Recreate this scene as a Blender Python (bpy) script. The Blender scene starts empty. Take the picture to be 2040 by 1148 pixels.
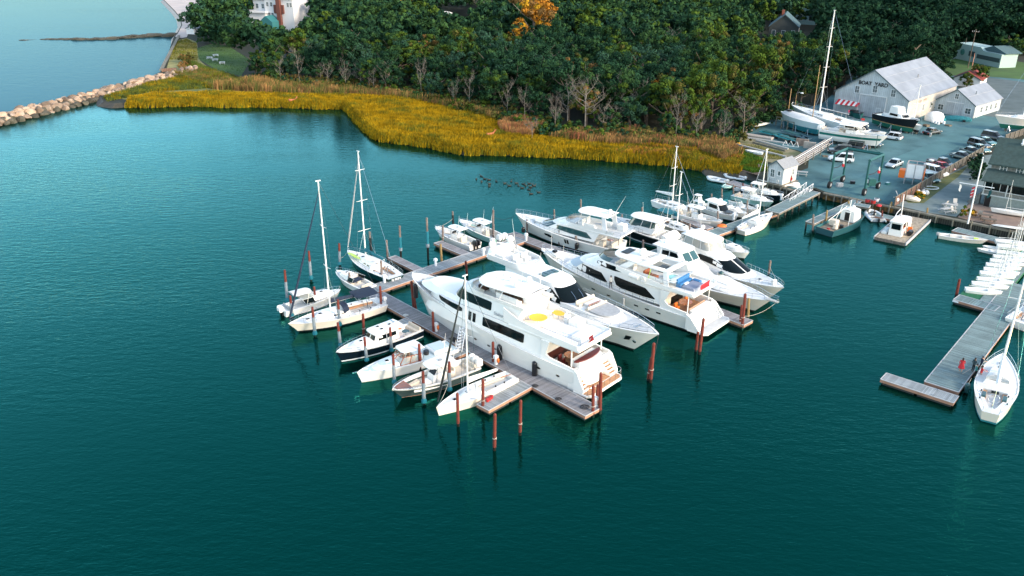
import bpy, bmesh, math, random
import numpy as np
from mathutils import Vector, Matrix
S=bpy.context.scene; COL=S.collection
PI=math.pi; R=math.radians
# ---------------------------------------------------------------- camera, sky, sun, exposure
FPX=1660.0; TH=math.atan(730/1660.0); H=44.0
cd=bpy.data.cameras.new('camera'); cam=bpy.data.objects.new('camera',cd); COL.objects.link(cam)
cam.location=(0,0,H); cam.rotation_euler=(PI/2-TH,0,0)
cd.sensor_width=36; cd.lens=FPX/2040*36; cd.clip_start=.5; cd.clip_end=9000
S.camera=cam
SUN_AZ=R(-36); SUN_EL=R(24)
W=bpy.data.worlds.new('World'); S.world=W; W.use_nodes=True
nt=W.node_tree; bg=nt.nodes['Background']
sky=nt.nodes.new('ShaderNodeTexSky'); sky.sky_type='NISHITA'; sky.sun_disc=False
sky.sun_elevation=SUN_EL; sky.sun_rotation=PI/2-SUN_AZ; sky.air_density=1.0; sky.dust_density=.8; sky.ozone_density=2.5
tint=nt.nodes.new('ShaderNodeMix'); tint.data_type='RGBA'; tint.blend_type='MULTIPLY'; tint.inputs[0].default_value=1
tint.inputs[7].default_value=(1.26,1.05,.84,1)
nt.links.new(sky.outputs[0],tint.inputs[6]); nt.links.new(tint.outputs[2],bg.inputs[0]); bg.inputs[1].default_value=.15
sl=bpy.data.lights.new('sun','SUN'); sl.energy=1.1; sl.angle=R(10); sl.color=(1,.85,.68)
so=bpy.data.objects.new('sun',sl); COL.objects.link(so); so.location=(100,-50,120)
so.rotation_euler=Vector((-math.cos(SUN_AZ)*math.cos(SUN_EL),-math.sin(SUN_AZ)*math.cos(SUN_EL),-math.sin(SUN_EL))).to_track_quat('-Z','Y').to_euler()
S.view_settings.view_transform="Standard"; S.view_settings.look="None"; S.view_settings.gamma=1; S.view_settings.exposure=1.85
S.render.engine='CYCLES'
try: S.cycles.max_bounces=6; S.cycles.use_adaptive_sampling=True
except Exception: pass
rnd=random.Random(7); rng=np.random.default_rng(7)
# ---------------------------------------------------------------- pixel -> point on a level
CT,ST=math.cos(TH),math.sin(TH)
def at(x,y,z=0.0):
    dx=(x-1020)/FPX; dy=(574-y)/FPX
    t=(z-H)/(-ST+dy*CT)
    return Vector((dx*t,(CT+dy*ST)*t,z))
def pix(p):
    z=p[2]-H; d=p[1]*CT-z*ST; u=p[1]*ST+z*CT
    return 1020+FPX*p[0]/d, 574-FPX*u/d
# ---------------------------------------------------------------- materials
MT={}
def mk(name,col,rough=.5,metal=0.0,var=0.0,scale=3.0,bump=0.0,bscale=None,alpha=1,coat=0,trans=0,spec=.5,randv=0.0,obj=True,col2=None):
    if name in MT: return MT[name]
    m=bpy.data.materials.new(name); m.use_nodes=True; t=m.node_tree; b=t.nodes['Principled BSDF']
    b.inputs['Roughness'].default_value=rough; b.inputs['Metallic'].default_value=metal
    b.inputs['Base Color'].default_value=(*col,1); b.inputs['Coat Weight'].default_value=coat
    b.inputs['Specular IOR Level'].default_value=spec
    if alpha<1: b.inputs['Alpha'].default_value=alpha
    if trans: b.inputs['Transmission Weight'].default_value=trans
    if var or randv or bump or col2:
        tc=t.nodes.new('ShaderNodeTexCoord'); no=t.nodes.new('ShaderNodeTexNoise'); no.inputs['Scale'].default_value=scale; no.inputs['Detail'].default_value=5
        t.links.new(tc.outputs['Object'],no.inputs['Vector'])
        c2=col2 if col2 else tuple(max(0,c*(1-var)) for c in col); c1=col if col2 else tuple(min(1,c*(1+var)) for c in col)
        mx=t.nodes.new('ShaderNodeMix'); mx.data_type='RGBA'; mx.inputs[6].default_value=(*c2,1); mx.inputs[7].default_value=(*c1,1)
        cr=t.nodes.new('ShaderNodeMapRange'); cr.inputs[1].default_value=.35; cr.inputs[2].default_value=.65
        t.links.new(no.outputs[0],cr.inputs[0]); t.links.new(cr.outputs[0],mx.inputs[0]); out=mx.outputs[2]
        if randv:
            oi=t.nodes.new('ShaderNodeObjectInfo'); mr=t.nodes.new('ShaderNodeMapRange'); mr.inputs[3].default_value=1-randv; mr.inputs[4].default_value=1+randv
            t.links.new(oi.outputs['Random'],mr.inputs[0]); hs=t.nodes.new('ShaderNodeHueSaturation'); t.links.new(mr.outputs[0],hs.inputs['Value'])
            t.links.new(out,hs.inputs['Color']); out=hs.outputs[0]
        t.links.new(out,b.inputs['Base Color'])
        if bump:
            n2=t.nodes.new('ShaderNodeTexNoise'); n2.inputs['Scale'].default_value=bscale or scale*3; n2.inputs['Detail'].default_value=4
            t.links.new(tc.outputs['Object'],n2.inputs['Vector'])
            bp=t.nodes.new('ShaderNodeBump'); bp.inputs['Strength'].default_value=bump; bp.inputs['Distance'].default_value=.05
            t.links.new(n2.outputs[0],bp.inputs['Height']); t.links.new(bp.outputs[0],b.inputs['Normal'])
    MT[name]=m; return m
def planks(name,col,width=.15,axis=0,var=.3,rough=.75,gap=.12,lscale=.6):
    """boards laid across the object's local axis, each of its own tone, with dark gaps"""
    if name in MT: return MT[name]
    m=bpy.data.materials.new(name); m.use_nodes=True; t=m.node_tree; b=t.nodes['Principled BSDF']; b.inputs['Roughness'].default_value=rough
    tc=t.nodes.new('ShaderNodeTexCoord'); sp=t.nodes.new('ShaderNodeSeparateXYZ'); t.links.new(tc.outputs['Object'],sp.inputs[0])
    def M(op,a,bv=None,c=None):
        n=t.nodes.new('ShaderNodeMath'); n.operation=op
        for i,q in enumerate((a,bv,c)):
            if q is None: continue
            if isinstance(q,(int,float)): n.inputs[i].default_value=q
            else: t.links.new(q,n.inputs[i])
        return n.outputs[0]
    d=M('DIVIDE',sp.outputs[axis],width); fl=M('FLOOR',d); fr=M('FRACT',d)
    wn=t.nodes.new('ShaderNodeTexWhiteNoise'); wn.noise_dimensions='1D'; t.links.new(fl,wn.inputs['W'])
    no=t.nodes.new('ShaderNodeTexNoise'); no.inputs['Scale'].default_value=lscale; no.inputs['Detail'].default_value=6; t.links.new(tc.outputs['Object'],no.inputs['Vector'])
    v=M('MULTIPLY_ADD',wn.outputs[0],2*var,1-var); v=M('MULTIPLY',v,M('MULTIPLY_ADD',no.outputs[0],.9,.55))
    g=M('GREATER_THAN',fr,gap); v=M('MULTIPLY',v,M('MULTIPLY_ADD',g,.75,.25))
    mx=t.nodes.new('ShaderNodeVectorMath'); mx.operation='SCALE'; mx.inputs[0].default_value=col; t.links.new(v,mx.inputs['Scale'])
    t.links.new(mx.outputs[0],b.inputs['Base Color'])
    MT[name]=m; return m
gel=mk('white_gelcoat',(.84,.83,.79),.22,coat=.3,var=.02,scale=.6)
cream=mk('cream_gelcoat',(.78,.72,.62),.3,coat=.2,var=.03,scale=.6)
paleblue=mk('pale_blue_gelcoat',(.50,.62,.66),.3,coat=.2)
nons=mk('grey_nonskid',(.52,.54,.54),.7,var=.06,scale=2)
nonsw=mk('white_nonskid',(.66,.67,.65),.6,var=.05,scale=2)
glass=mk('dark_glass',(.003,.007,.008),.08,spec=.22)
tglass=mk('tinted_glass',(.02,.075,.08),.05,coat=.5)
clr=mk('clear_panel',(.45,.5,.5),.1,alpha=.45,coat=.5)
teak=planks('teak',(.42,.22,.11),.12,1,.15,.6,.1)
teakd=mk('varnished_wood',(.28,.075,.02),.25,var=.2,coat=.5)
black=mk('black_paint',(.008,.009,.012),.3)
rubber=mk('black_rubber',(.012,.012,.013),.75)
navy=mk('navy_hull',(.006,.012,.022),.12,coat=.6)
darkgreen=mk('green_hull',(.004,.045,.045),.15,coat=.5)
greenstripe=mk('teal_green_stripe',(.01,.16,.14),.2,coat=.4)
seafoam=mk('seafoam_hull',(.33,.55,.50),.25,coat=.4)
steel=mk('stainless_steel',(.62,.64,.66),.2,1.0)
alu=mk('painted_mast',(.78,.78,.75),.35)
goldm=mk('bronze_mast',(.42,.26,.12),.45)
navyc=mk('navy_canvas',(.008,.02,.045),.85,var=.2)
teald=mk('teal_canvas',(.01,.14,.17),.85,var=.2)
whitec=mk('white_canvas',(.74,.74,.71),.85,var=.05)
beige=mk('beige_cushion',(.62,.55,.45),.85,var=.08)
greyc=mk('grey_cushion',(.36,.38,.39),.85,var=.1)
tan=mk('tan_cushion',(.42,.26,.17),.8,var=.15)
blue=mk('blue_cushion',(.03,.16,.36),.8)
red=mk('red_fabric',(.55,.02,.03),.7)
redpaint=mk('red_paint',(.4,.03,.03),.4)
orange=mk('orange_plastic',(.75,.16,.02),.5)
yellow=mk('yellow_cloth',(.85,.44,.03),.6)
lime=mk('lime_plastic',(.55,.75,.1),.5)
aqua=mk('spa_water',(.25,.65,.6),.05,coat=1)
antifoul=mk('antifouling',(.02,.015,.02),.7)
bluebott=mk('blue_antifouling',(.02,.20,.24),.6)
greenbott=mk('green_antifouling',(.02,.22,.14),.6)
whitep=mk('white_paint',(.74,.76,.77),.5,var=.05,scale=1)
rope=mk('rope',(.55,.5,.42),.9); ropeb=mk('dark_rope',(.03,.03,.035),.9)
skin=mk('skin',(.45,.26,.18),.6); hairm=mk('dark_hair',(.02,.013,.01),.7)
# ---------------------------------------------------------------- mesh collector
class MB:
    def __init__(s,m=None): s.v=[];s.f=[];s.mi=[];s.ms=[];s.cur=0; s.T=None; s.m(m or gel)
    def m(s,m):
        if m not in s.ms: s.ms.append(m)
        s.cur=s.ms.index(m); return s
    def add(s,vs,fs):
        o=len(s.v)
        if s.T is not None: vs=[s.T@Vector(v) for v in vs]
        s.v+= [tuple(v) for v in vs]; s.f+=[tuple(i+o for i in f) for f in fs]; s.mi+=[s.cur]*len(fs); return s
    def quad(s,a,b,c,d): return s.add([a,b,c,d],[(0,1,2,3)])
    def bx(s,x0,x1,y0,y1,z0,z1):
        return s.add([(x0,y0,z0),(x1,y0,z0),(x1,y1,z0),(x0,y1,z0),(x0,y0,z1),(x1,y0,z1),(x1,y1,z1),(x0,y1,z1)],
                     [(3,2,1,0),(4,5,6,7),(0,1,5,4),(1,2,6,5),(2,3,7,6),(3,0,4,7)])
    def rings(s,rs,cap0=True,cap1=True,closed=True):
        n=len(rs[0]); vs=[p for r in rs for p in r]; fs=[]
        for i in range(len(rs)-1):
            for j in range(n if closed else n-1):
                k=(j+1)%n; fs.append((i*n+j,i*n+k,(i+1)*n+k,(i+1)*n+j))
        if cap0: fs.append(tuple(range(n))[::-1])
        if cap1: fs.append(tuple(range((len(rs)-1)*n,len(rs)*n)))
        return s.add(vs,fs)
    def rb(s,x0,x1,y0,y1,z0,z1,r=.05,tx0=0,tx1=0):
        """box with softened top edges; tx moves the top ends inwards"""
        def rg(i,z,a=0): return [(x0+i+a*tx0,y0+i,z),(x1-i-a*tx1,y0+i,z),(x1-i-a*tx1,y1-i,z),(x0+i+a*tx0,y1-i,z)]
        return s.rings([rg(0,z0),rg(0,z1-r,.9),rg(r,z1,1)])
    def cyl(s,p0,p1,r0,r1=None,n=8,cap=True):
        if r1 is None: r1=r0
        p0=Vector(p0);p1=Vector(p1); d=(p1-p0)
        if d.length<1e-6: return s
        q=d.to_track_quat('Z','Y'); A=[q@Vector((math.cos(2*PI*i/n),math.sin(2*PI*i/n),0)) for i in range(n)]
        return s.rings([[p0+a*r0 for a in A],[p1+a*r1 for a in A]],cap,cap)
    def tube(s,pts,r,n=5,closed=False):
        pts=[Vector(p) for p in pts]
        if closed: pts=pts+[pts[0]]
        rs=[]
        for i,p in enumerate(pts):
            a=pts[max(0,i-1)]; b=pts[min(len(pts)-1,i+1)]
            if closed and i in (0,len(pts)-1): a=pts[-2]; b=pts[1]
            d=(b-a); d=d.normalized() if d.length>1e-9 else Vector((0,0,1))
            up=Vector((0,0,1)) if abs(d.z)<.95 else Vector((1,0,0))
            u=d.cross(up).normalized(); w=u.cross(d)
            rr=r[i] if isinstance(r,(list,tuple)) else r
            rs.append([p+(u*math.cos(2*PI*k/n)+w*math.sin(2*PI*k/n))*rr for k in range(n)])
        return s.rings(rs)
    def sph(s,c,r,n=10,m=6,lo=-1.0):
        if not isinstance(r,(tuple,list)): r=(r,r,r)
        rs=[]
        a0=math.asin(lo)
        for i in range(m+1):
            a=a0+(PI/2-a0)*i/m; a=min(a,PI/2-.02); a=max(a,-PI/2+.02)
            rs.append([(c[0]+r[0]*math.cos(a)*math.cos(2*PI*k/n),c[1]+r[1]*math.cos(a)*math.sin(2*PI*k/n),c[2]+r[2]*math.sin(a)) for k in range(n)])
        return s.rings(rs)
    def prism(s,poly,z0,z1): return s.rings([[(p[0],p[1],z0) for p in poly],[(p[0],p[1],z1) for p in poly]])
    def cap(s,ring,crown=0):
        """symmetric outline closed with a crowned skin"""
        n=len(ring); h=n//2; vs=[];fs=[]
        for i in range(h):
            a=Vector(ring[i]); b=Vector(ring[n-1-i]); wd=(a-b).length; mm=(a+b)/2; mm.z+=crown*min(1,wd*.6); vs+=[a,mm,b]
        for i in range(h-1):
            fs+=[(3*i,3*i+3,3*i+4,3*i+1),(3*i+1,3*i+4,3*i+5,3*i+2)]
        if n%2: vs.append(ring[h]); fs+=[(3*h-3,3*h,3*h-2),(3*h-2,3*h,3*h-1)]
        return s.add(vs,fs)
    def slab(s,poly,z,t,crown=.06,e=.06):
        """rounded plate (hard top, overhang, brow); z may be a function of x"""
        zf=z if callable(z) else (lambda x:z)
        cx=sum(p[0] for p in poly)/len(poly)
        def ring(k,dz): return [(cx+(p[0]-cx)*(1-k/4),p[1]*(1-k/max(.4,abs(max(q[1] for q in poly)))),zf(p[0])+dz) for p in poly]
        r=[ring(e,0),ring(0,t*.4),ring(0,t*.7),ring(e,t)]
        s.rings(r,True,False); return s.cap(r[-1],crown)
    def wire(s,pts,h=.7,sp=1.2,r=.022,mid=1,closed=False):
        """guard rail along pts: posts, a top bar and middle wires"""
        P=[Vector(p) for p in pts]; out=[P[0]]
        for a,b in zip(P,P[1:]+([P[0]] if closed else [])):
            n=max(1,round((b-a).length/sp))
            out+=[a.lerp(b,i/n) for i in range(1,n+1)]
        hh=h if callable(h) else (lambda t:h)
        N=len(out)-1
        top=[p+Vector((0,0,hh(i/N))) for i,p in enumerate(out)]
        s.tube(top,r,5)
        for k in range(1,mid+1): s.tube([p.lerp(q,k/(mid+1)) for p,q in zip(out,top)],r*.6,4)
        for p,q in zip(out,top): s.cyl(p,q,r*.8,n=5,cap=False)
        return s
    def build(s,name,parent=None,smooth=35,label=None,loc=None,rz=0):
        me=bpy.data.meshes.new(name); me.from_pydata(s.v,[],s.f)
        for m in s.ms: me.materials.append(m)
        me.polygons.foreach_set('material_index',s.mi)
        bm=bmesh.new(); bm.from_mesh(me); bmesh.ops.recalc_face_normals(bm,faces=bm.faces); bm.to_mesh(me); bm.free()
        if smooth:
            me.polygons.foreach_set('use_smooth',[True]*len(me.polygons)); me.set_sharp_from_angle(angle=R(smooth))
        me.update(); o=bpy.data.objects.new(name,me); COL.objects.link(o)
        if parent is not None: o.parent=parent
        if loc is not None: o.location=loc; o.rotation_euler=(0,0,rz)
        if label: o['label']=label
        return o
def tag(o,label=None,cat=None,group=None,kind=None):
    if label: o['label']=label
    if cat: o['category']=cat
    if group: o['group']=group
    if kind: o['kind']=kind
    return o
def empty(name,loc,rz,label,cat,group=None):
    o=bpy.data.objects.new(name,None); COL.objects.link(o); o.location=loc; o.rotation_euler=(0,0,rz); o.empty_display_size=.3
    return tag(o,label,cat,group)
def kids(o): return [c for c in COL.objects if c.parent==o]
KC={}
def copy_tree(o,loc=None,rz=None,label=None,group=None,scale=None,cat=None):
    if o.name not in KC: KC[o.name]=[(c,kids(c)) for c in kids(o)]
    r=o.copy(); COL.objects.link(r)
    if loc is not None: r.location=loc
    if rz is not None: r.rotation_euler=(0,0,rz)
    if scale is not None: r.scale=scale if isinstance(scale,(tuple,list)) else (scale,)*3
    tag(r,label,cat,group)
    for c,gs in KC[o.name]:
        d=c.copy(); COL.objects.link(d); d.parent=r
        for g in gs:
            e=g.copy(); COL.objects.link(e); e.parent=d
    return r
def text(body,size,mat,name,parent,loc,rot,label=None,ext=.01):
    cu=bpy.data.curves.new(name,'FONT'); cu.body=body; cu.size=size; cu.align_x='CENTER'; cu.align_y='CENTER'; cu.extrude=ext; cu.offset=size*.02
    t=bpy.data.objects.new(name,cu); COL.objects.link(t); dg=bpy.context.evaluated_depsgraph_get(); me=bpy.data.meshes.new_from_object(t.evaluated_get(dg))
    bpy.data.objects.remove(t); me.materials.clear(); me.materials.append(mat); o=bpy.data.objects.new(name,me); COL.objects.link(o)
    if parent: o.parent=parent
    o.location=loc; o.rotation_euler=rot
    if label:o['label']=label
    return o
def npmesh(name,V,F,mats,mi=None,smooth=False):
    """fast mesh from numpy arrays: V (n,3), F (m,k)"""
    me=bpy.data.meshes.new(name); n=len(V); m,k=F.shape
    me.vertices.add(n); me.vertices.foreach_set('co',V.astype(np.float32).ravel())
    me.loops.add(m*k); me.loops.foreach_set('vertex_index',F.astype(np.int32).ravel())
    me.polygons.add(m); me.polygons.foreach_set('loop_start',(np.arange(m)*k).astype(np.int32))
    if mi is not None: me.polygons.foreach_set('material_index',mi.astype(np.int32))
    for q in mats: me.materials.append(q)
    me.update(calc_edges=True); return me
def tess(vs,z=None):
    from mathutils.geometry import tessellate_polygon
    return tessellate_polygon([[Vector((p[0],p[1],0)) for p in vs]])
def inpoly(x,y,poly):
    c=False; n=len(poly); j=n-1
    for i in range(n):
        xi,yi=poly[i][0],poly[i][1]; xj,yj=poly[j][0],poly[j][1]
        if (yi>y)!=(yj>y) and x<(xj-xi)*(y-yi)/(yj-yi)+xi: c=not c
        j=i
    return c
# ---------------------------------------------------------------- water
def water_mat(name,deep,rough,bs,amp,g0=(.10,.85,.95),g1=(.62,.95,1.0),ior=1.42):
    m=bpy.data.materials.new(name); m.use_nodes=True; t=m.node_tree; b=t.nodes['Principled BSDF']
    b.inputs['Roughness'].default_value=rough; b.inputs['IOR'].default_value=1.45; b.inputs['Specular Tint'].default_value=(.25,.95,1,1)
    tc=t.nodes.new('ShaderNodeTexCoord')
    big=t.nodes.new('ShaderNodeTexNoise'); big.inputs['Scale'].default_value=.018; big.inputs['Detail'].default_value=4
    mp0=t.nodes.new('ShaderNodeMapping'); mp0.inputs['Rotation'].default_value=(0,0,R(12)); mp0.inputs['Scale'].default_value=(.45,1.5,1)
    t.links.new(tc.outputs['Object'],mp0.inputs[0]); t.links.new(mp0.outputs[0],big.inputs['Vector'])
    mx=t.nodes.new('ShaderNodeMix'); mx.data_type='RGBA'; mx.inputs[6].default_value=(*[c*.78 for c in deep],1); mx.inputs[7].default_value=(*[c*1.2 for c in deep],1)
    t.links.new(big.outputs[0],mx.inputs[0]); t.links.new(mx.outputs[2],b.inputs['Base Color'])
    mp=t.nodes.new('ShaderNodeMapping'); mp.inputs['Rotation'].default_value=(0,0,R(35)); mp.inputs['Scale'].default_value=(1,2.6,1)
    t.links.new(tc.outputs['Object'],mp.inputs[0])
    def N(sc,de,di=0):
        n=t.nodes.new('ShaderNodeTexNoise'); n.inputs['Scale'].default_value=sc; n.inputs['Detail'].default_value=de; n.inputs['Distortion'].default_value=di
        t.links.new(mp.outputs[0],n.inputs['Vector']); return n.outputs[0]
    a=t.nodes.new('ShaderNodeMath'); a.operation='MULTIPLY_ADD'; t.links.new(N(bs,3,.6),a.inputs[0]); a.inputs[1].default_value=1.0; 
    c=t.nodes.new('ShaderNodeMath'); c.operation='MULTIPLY'; t.links.new(N(bs*.3,2),c.inputs[0]); c.inputs[1].default_value=1.6
    t.links.new(c.outputs[0],a.inputs[2])
    # patches of calmer and livelier water
    k=t.nodes.new('ShaderNodeMapRange'); t.links.new(big.outputs[0],k.inputs[0]); k.inputs[1].default_value=.35; k.inputs[2].default_value=.65; k.inputs[3].default_value=.35; k.inputs[4].default_value=1.25
    bp=t.nodes.new('ShaderNodeBump'); bp.inputs['Distance'].default_value=amp; t.links.new(k.outputs[0],bp.inputs['Strength']); t.links.new(a.outputs[0],bp.inputs['Height']); t.links.new(bp.outputs[0],b.inputs['Normal'])
    # body colour below, tinted mirror above: the greener the steeper one looks in
    df=t.nodes.new('ShaderNodeBsdfDiffuse'); gl=t.nodes.new('ShaderNodeBsdfGlossy'); gl.inputs['Roughness'].default_value=rough; ms=t.nodes.new('ShaderNodeMixShader'); fr=t.nodes.new('ShaderNodeFresnel'); fr.inputs[0].default_value=ior
    t.links.new(mx.outputs[2],df.inputs[0]); t.links.new(bp.outputs[0],gl.inputs['Normal']); t.links.new(bp.outputs[0],fr.inputs['Normal'])
    rm=t.nodes.new('ShaderNodeMapRange'); rm.inputs[1].default_value=.04 if ior<1.6 else .09; rm.inputs[2].default_value=.38 if ior<1.6 else .42; t.links.new(fr.outputs[0],rm.inputs[0])
    gc=t.nodes.new('ShaderNodeMix'); gc.data_type='RGBA'; gc.inputs[6].default_value=(*g0,1); gc.inputs[7].default_value=(*g1,1); t.links.new(rm.outputs[0],gc.inputs[0]); t.links.new(gc.outputs[2],gl.inputs[0])
    t.links.new(fr.outputs[0],ms.inputs[0]); t.links.new(df.outputs[0],ms.inputs[1]); t.links.new(gl.outputs[0],ms.inputs[2]); t.links.new(ms.outputs[0],t.nodes['Material Output'].inputs[0])
    return m
hw=water_mat('harbour_water',(.0002,.0118,.0082),.045,1.5,.034,(.006,.47,.38),(.30,.64,.72),1.8)
bw=water_mat('bay_water',(.03,.10,.115),.12,.6,.03,(.12,.22,.28),(.15,.26,.33),1.33)
A=at(392,141); B=at(-60,256); dv=(B-A).normalized(); Lf=A+dv*2500
# harbour: near side of the breakwater; bay: far side
bm_=MB(hw).add([(Lf.x,Lf.y,0),(Lf.x,-400,0),(3000,-400,0),(3000,320,0),(A.x,A.y+10,0),(A.x,A.y,0)],[(0,1,2,3,4,5)])
tag(bm_.build('harbour_water',smooth=0),kind='structure')
tag(MB(bw).add([(Lf.x,Lf.y,0),(A.x,A.y,0),(A.x,A.y+10,0),(A.x,5000,0),(-4000,5000,0)],[(0,1,2,3,4)]).build('bay_water',smooth=0),kind='structure')
# ---------------------------------------------------------------- ground
gm=mk('ground_earth',(.012,.022,.010),.95,scale=.12,col2=(.016,.018,.010),bump=.4,bscale=2)
LZ=1.0
coast=[(325,0,3),(347,22,3),(358,36,3),(361,50,3),(354,64,3),(346,74,2),(334,110,.2),(322,142,.2),(290,158,1),(240,172,1),(200,190,1),(206,203,3),(230,206,3),(252,205,2),(300,206,1.5),(330,204,1.5),(400,203,1.5),(450,206,1.5),(500,205,1.5),(580,206,1.5),(640,209,1.5),(690,208,1.5),(704,220,1.5),(716,236,1.5),(745,262,1.5),(760,271,1.5),(800,276,1.5),(860,284,1.5),(925,298,1.5),(1000,298,1.5),(1060,301,1.5),(1150,304,1.5),(1240,311,1.5),(1330,318,1.5),(1400,328,2),(1440,336,6),(1475,342,7),(1508,345,4),(1512,360,.05),(1545,371,.05),(1592,383,.05),(1622,376,.05),(1642,385,.05),(1700,397,.05),(1780,413,.05),(1850,428,.05),(1940,444,.05),(2040,465,.05),(2320,522,.05)]
cw=[at(x,y,LZ) for x,y,_ in coast]; co=[o for _,_,o in coast]
pts=[(Vector((-1000,4200,LZ)),5)]+list(zip(cw,co))+[(Vector((3000,100,LZ)),1),(Vector((3000,4200,LZ)),1)]
P=[p for p,_ in pts]; n=len(P)
bm=bmesh.new(); top=[bm.verts.new(p) for p in P]; bot=[]
for i,(p,o) in enumerate(pts):
    a=P[i-1]; b=P[(i+1)%n]; d=(b-a); d.z=0; d.normalize(); nrm=Vector((-d.y,d.x,0))*-1
    bot.append(bm.verts.new((p.x+nrm.x*o,p.y+nrm.y*o,-.8)))
bm.verts.ensure_lookup_table()
for t_ in tess(P): bm.faces.new([top[k] for k in t_])
for i in range(n): bm.faces.new((top[i],top[(i+1)%n],bot[(i+1)%n],bot[i]))
bmesh.ops.recalc_face_normals(bm,faces=bm.faces)
me=bpy.data.meshes.new('ground'); bm.to_mesh(me); bm.free(); me.materials.append(gm); me.materials.append(mk('shore_mud',(.055,.05,.035),.7,scale=1,col2=(.03,.028,.02)))
me.materials.append(mk('wet_sand',(.30,.26,.23),.6,var=.1,scale=.2))
for q in me.polygons:
    if abs(q.normal.z)<.999: q.material_index=2 if (q.center.y>300 and q.center.x<-60) else 1
o=bpy.data.objects.new('ground',me); COL.objects.link(o); tag(o,kind='structure')
LANDP=[(p.x,p.y) for p in P]
def sheet(name,pxs,z,m,world=None):
    q=world or [at(x,y,z) for x,y in pxs]
    bm=bmesh.new(); vv=[bm.verts.new((p[0],p[1],z)) for p in q]; [bm.faces.new([vv[k] for k in t_]) for t_ in tess(q)]; bmesh.ops.recalc_face_normals(bm,faces=bm.faces)
    if bm.faces[:] and bm.faces[:][0].normal.z<0: bmesh.ops.reverse_faces(bm,faces=bm.faces)
    me=bpy.data.meshes.new(name); bm.to_mesh(me); bm.free(); me.materials.append(m)
    o=bpy.data.objects.new(name,me); COL.objects.link(o); return tag(o,kind='structure')
gravel=mk('gravel',(.072,.178,.192),.95,scale=.22,col2=(.032,.098,.108),bump=.8,bscale=3)
YARD=[(1472,268),(1495,252),(1560,232),(1640,205),(1700,150),(1840,110),(1890,152),(1990,142),(2320,90),(2320,380),(2040,258),(1965,302),(1850,365),(1782,410),(1700,394),(1644,382),(1625,374),(1594,380),(1548,368),(1556,356),(1610,335),(1612,308),(1590,300),(1540,288)]
sheet('gravel_yard',YARD,LZ+.006,gravel)
sheet('yard_track',[(1680,385),(1740,330),(1870,280),(2000,205),(2060,190),(2060,215),(1960,262),(1880,310),(1800,350),(1760,400)],LZ+.012,mk('worn_gravel',(.07,.18,.19),.95,scale=.25,col2=(.05,.14,.15),bump=.3,bscale=5))
sheet('sandy_bank',[(1482,262),(1520,280),(1600,305),(1612,320),(1560,330),(1520,320),(1500,300),(1470,285)],LZ+.018,mk('sandy_dirt',(.26,.22,.13),.95,scale=.5,col2=(.12,.14,.05),bump=.3))
sheet('muddy_shore',[(1400,326),(1450,318),(1505,318),(1520,335),(1512,350),(1475,340),(1440,335)],LZ+.012,mk('mud',(.11,.075,.05),.8,scale=.6,col2=(.07,.05,.035),bump=.4))
conc=mk('concrete',(.17,.22,.22),.9,scale=.4,col2=(.10,.15,.15),bump=.2)
brick=mk('brick_paving',(.26,.185,.14),.9,scale=.8,col2=(.21,.15,.12),bump=.3,bscale=6)
sheet('concrete_quay',[(1783,409),(1850,368),(1960,310),(2040,300),(2040,420),(1990,412),(1930,405),(1905,432),(1850,424)],LZ+.012,conc)
sheet('brick_terrace',[(1908,433),(1932,404),(1990,410),(2060,428),(2300,470),(2300,512),(2040,460),(1940,441)],LZ+.018,brick)
sheet('grassy_verge',[(1800,398),(1850,372),(1885,352),(1930,330),(1910,352),(1862,388),(1840,405),(1810,404)],LZ+.02,mk('scrub_grass',(.12,.13,.035),.95,scale=1.2,col2=(.07,.10,.04),bump=.6))
lawnm=mk('lawn_grass',(.05,.12,.02),.95,scale=.2,col2=(.035,.085,.018),bump=.3,bscale=4)
sheet('lawn',[(1850,112),(1905,103),(2060,128),(2320,160),(2320,200),(2060,160),(1960,152),(1895,150)],LZ+.03,lawnm)
sheet('asphalt_street',[(1900,152),(1955,153),(2060,166),(2320,205),(2320,260),(2060,228),(1990,235),(1930,225)],LZ+.04,mk('asphalt',(.07,.10,.10),.9,scale=.3,col2=(.10,.135,.14),bump=.2))
sheet('garden_path',[(1860,125),(1895,115),(1912,112),(1912,115),(1898,118),(1864,128)],LZ+.05,conc)
sheet('house_lawn',[(392,96),(420,88),(455,92),(500,120),(480,152),(430,138),(396,118)],LZ+.02,lawnm)
sheet('far_lawn',[(840,42),(960,42),(1010,60),(930,100),(880,92),(858,66)],LZ+.02,lawnm)
sand=mk('beach_sand',(.55,.47,.43),.95,scale=.1,col2=(.47,.41,.38),bump=.1)
bw_=[at(x,y,LZ) for x,y in [(327,0),(349,22),(360,36),(363,50),(356,64),(349,73),(360,76),(372,74),(385,45),(398,38),(402,15),(392,3),(388,0)]]
sheet('beach',None,LZ+.01,sand,[(-1000,4190)]+[(p.x,p.y) for p in bw_]+[(-150,900),(-300,4190)])
# wet sand slope where the beach enters the water
sheet('dune_grass',[(356,80),(372,76),(392,84),(398,120),(420,140),(395,135),(330,142),(340,110)],LZ+.015,mk('dune',(.30,.27,.10),.95,scale=.4,col2=(.16,.17,.05),bump=.5))
sheet('salt_meadow',[(205,188),(300,158),(390,138),(440,150),(520,165),(700,180),(850,205),(1000,240),(1200,272),(1440,300),(1440,320),(1100,296),(900,280),(760,262),(700,200),(520,200),(300,200),(250,199)],LZ+.008,mk('meadow',(.17,.16,.035),.95,scale=.25,col2=(.09,.12,.03),bump=.5))
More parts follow.
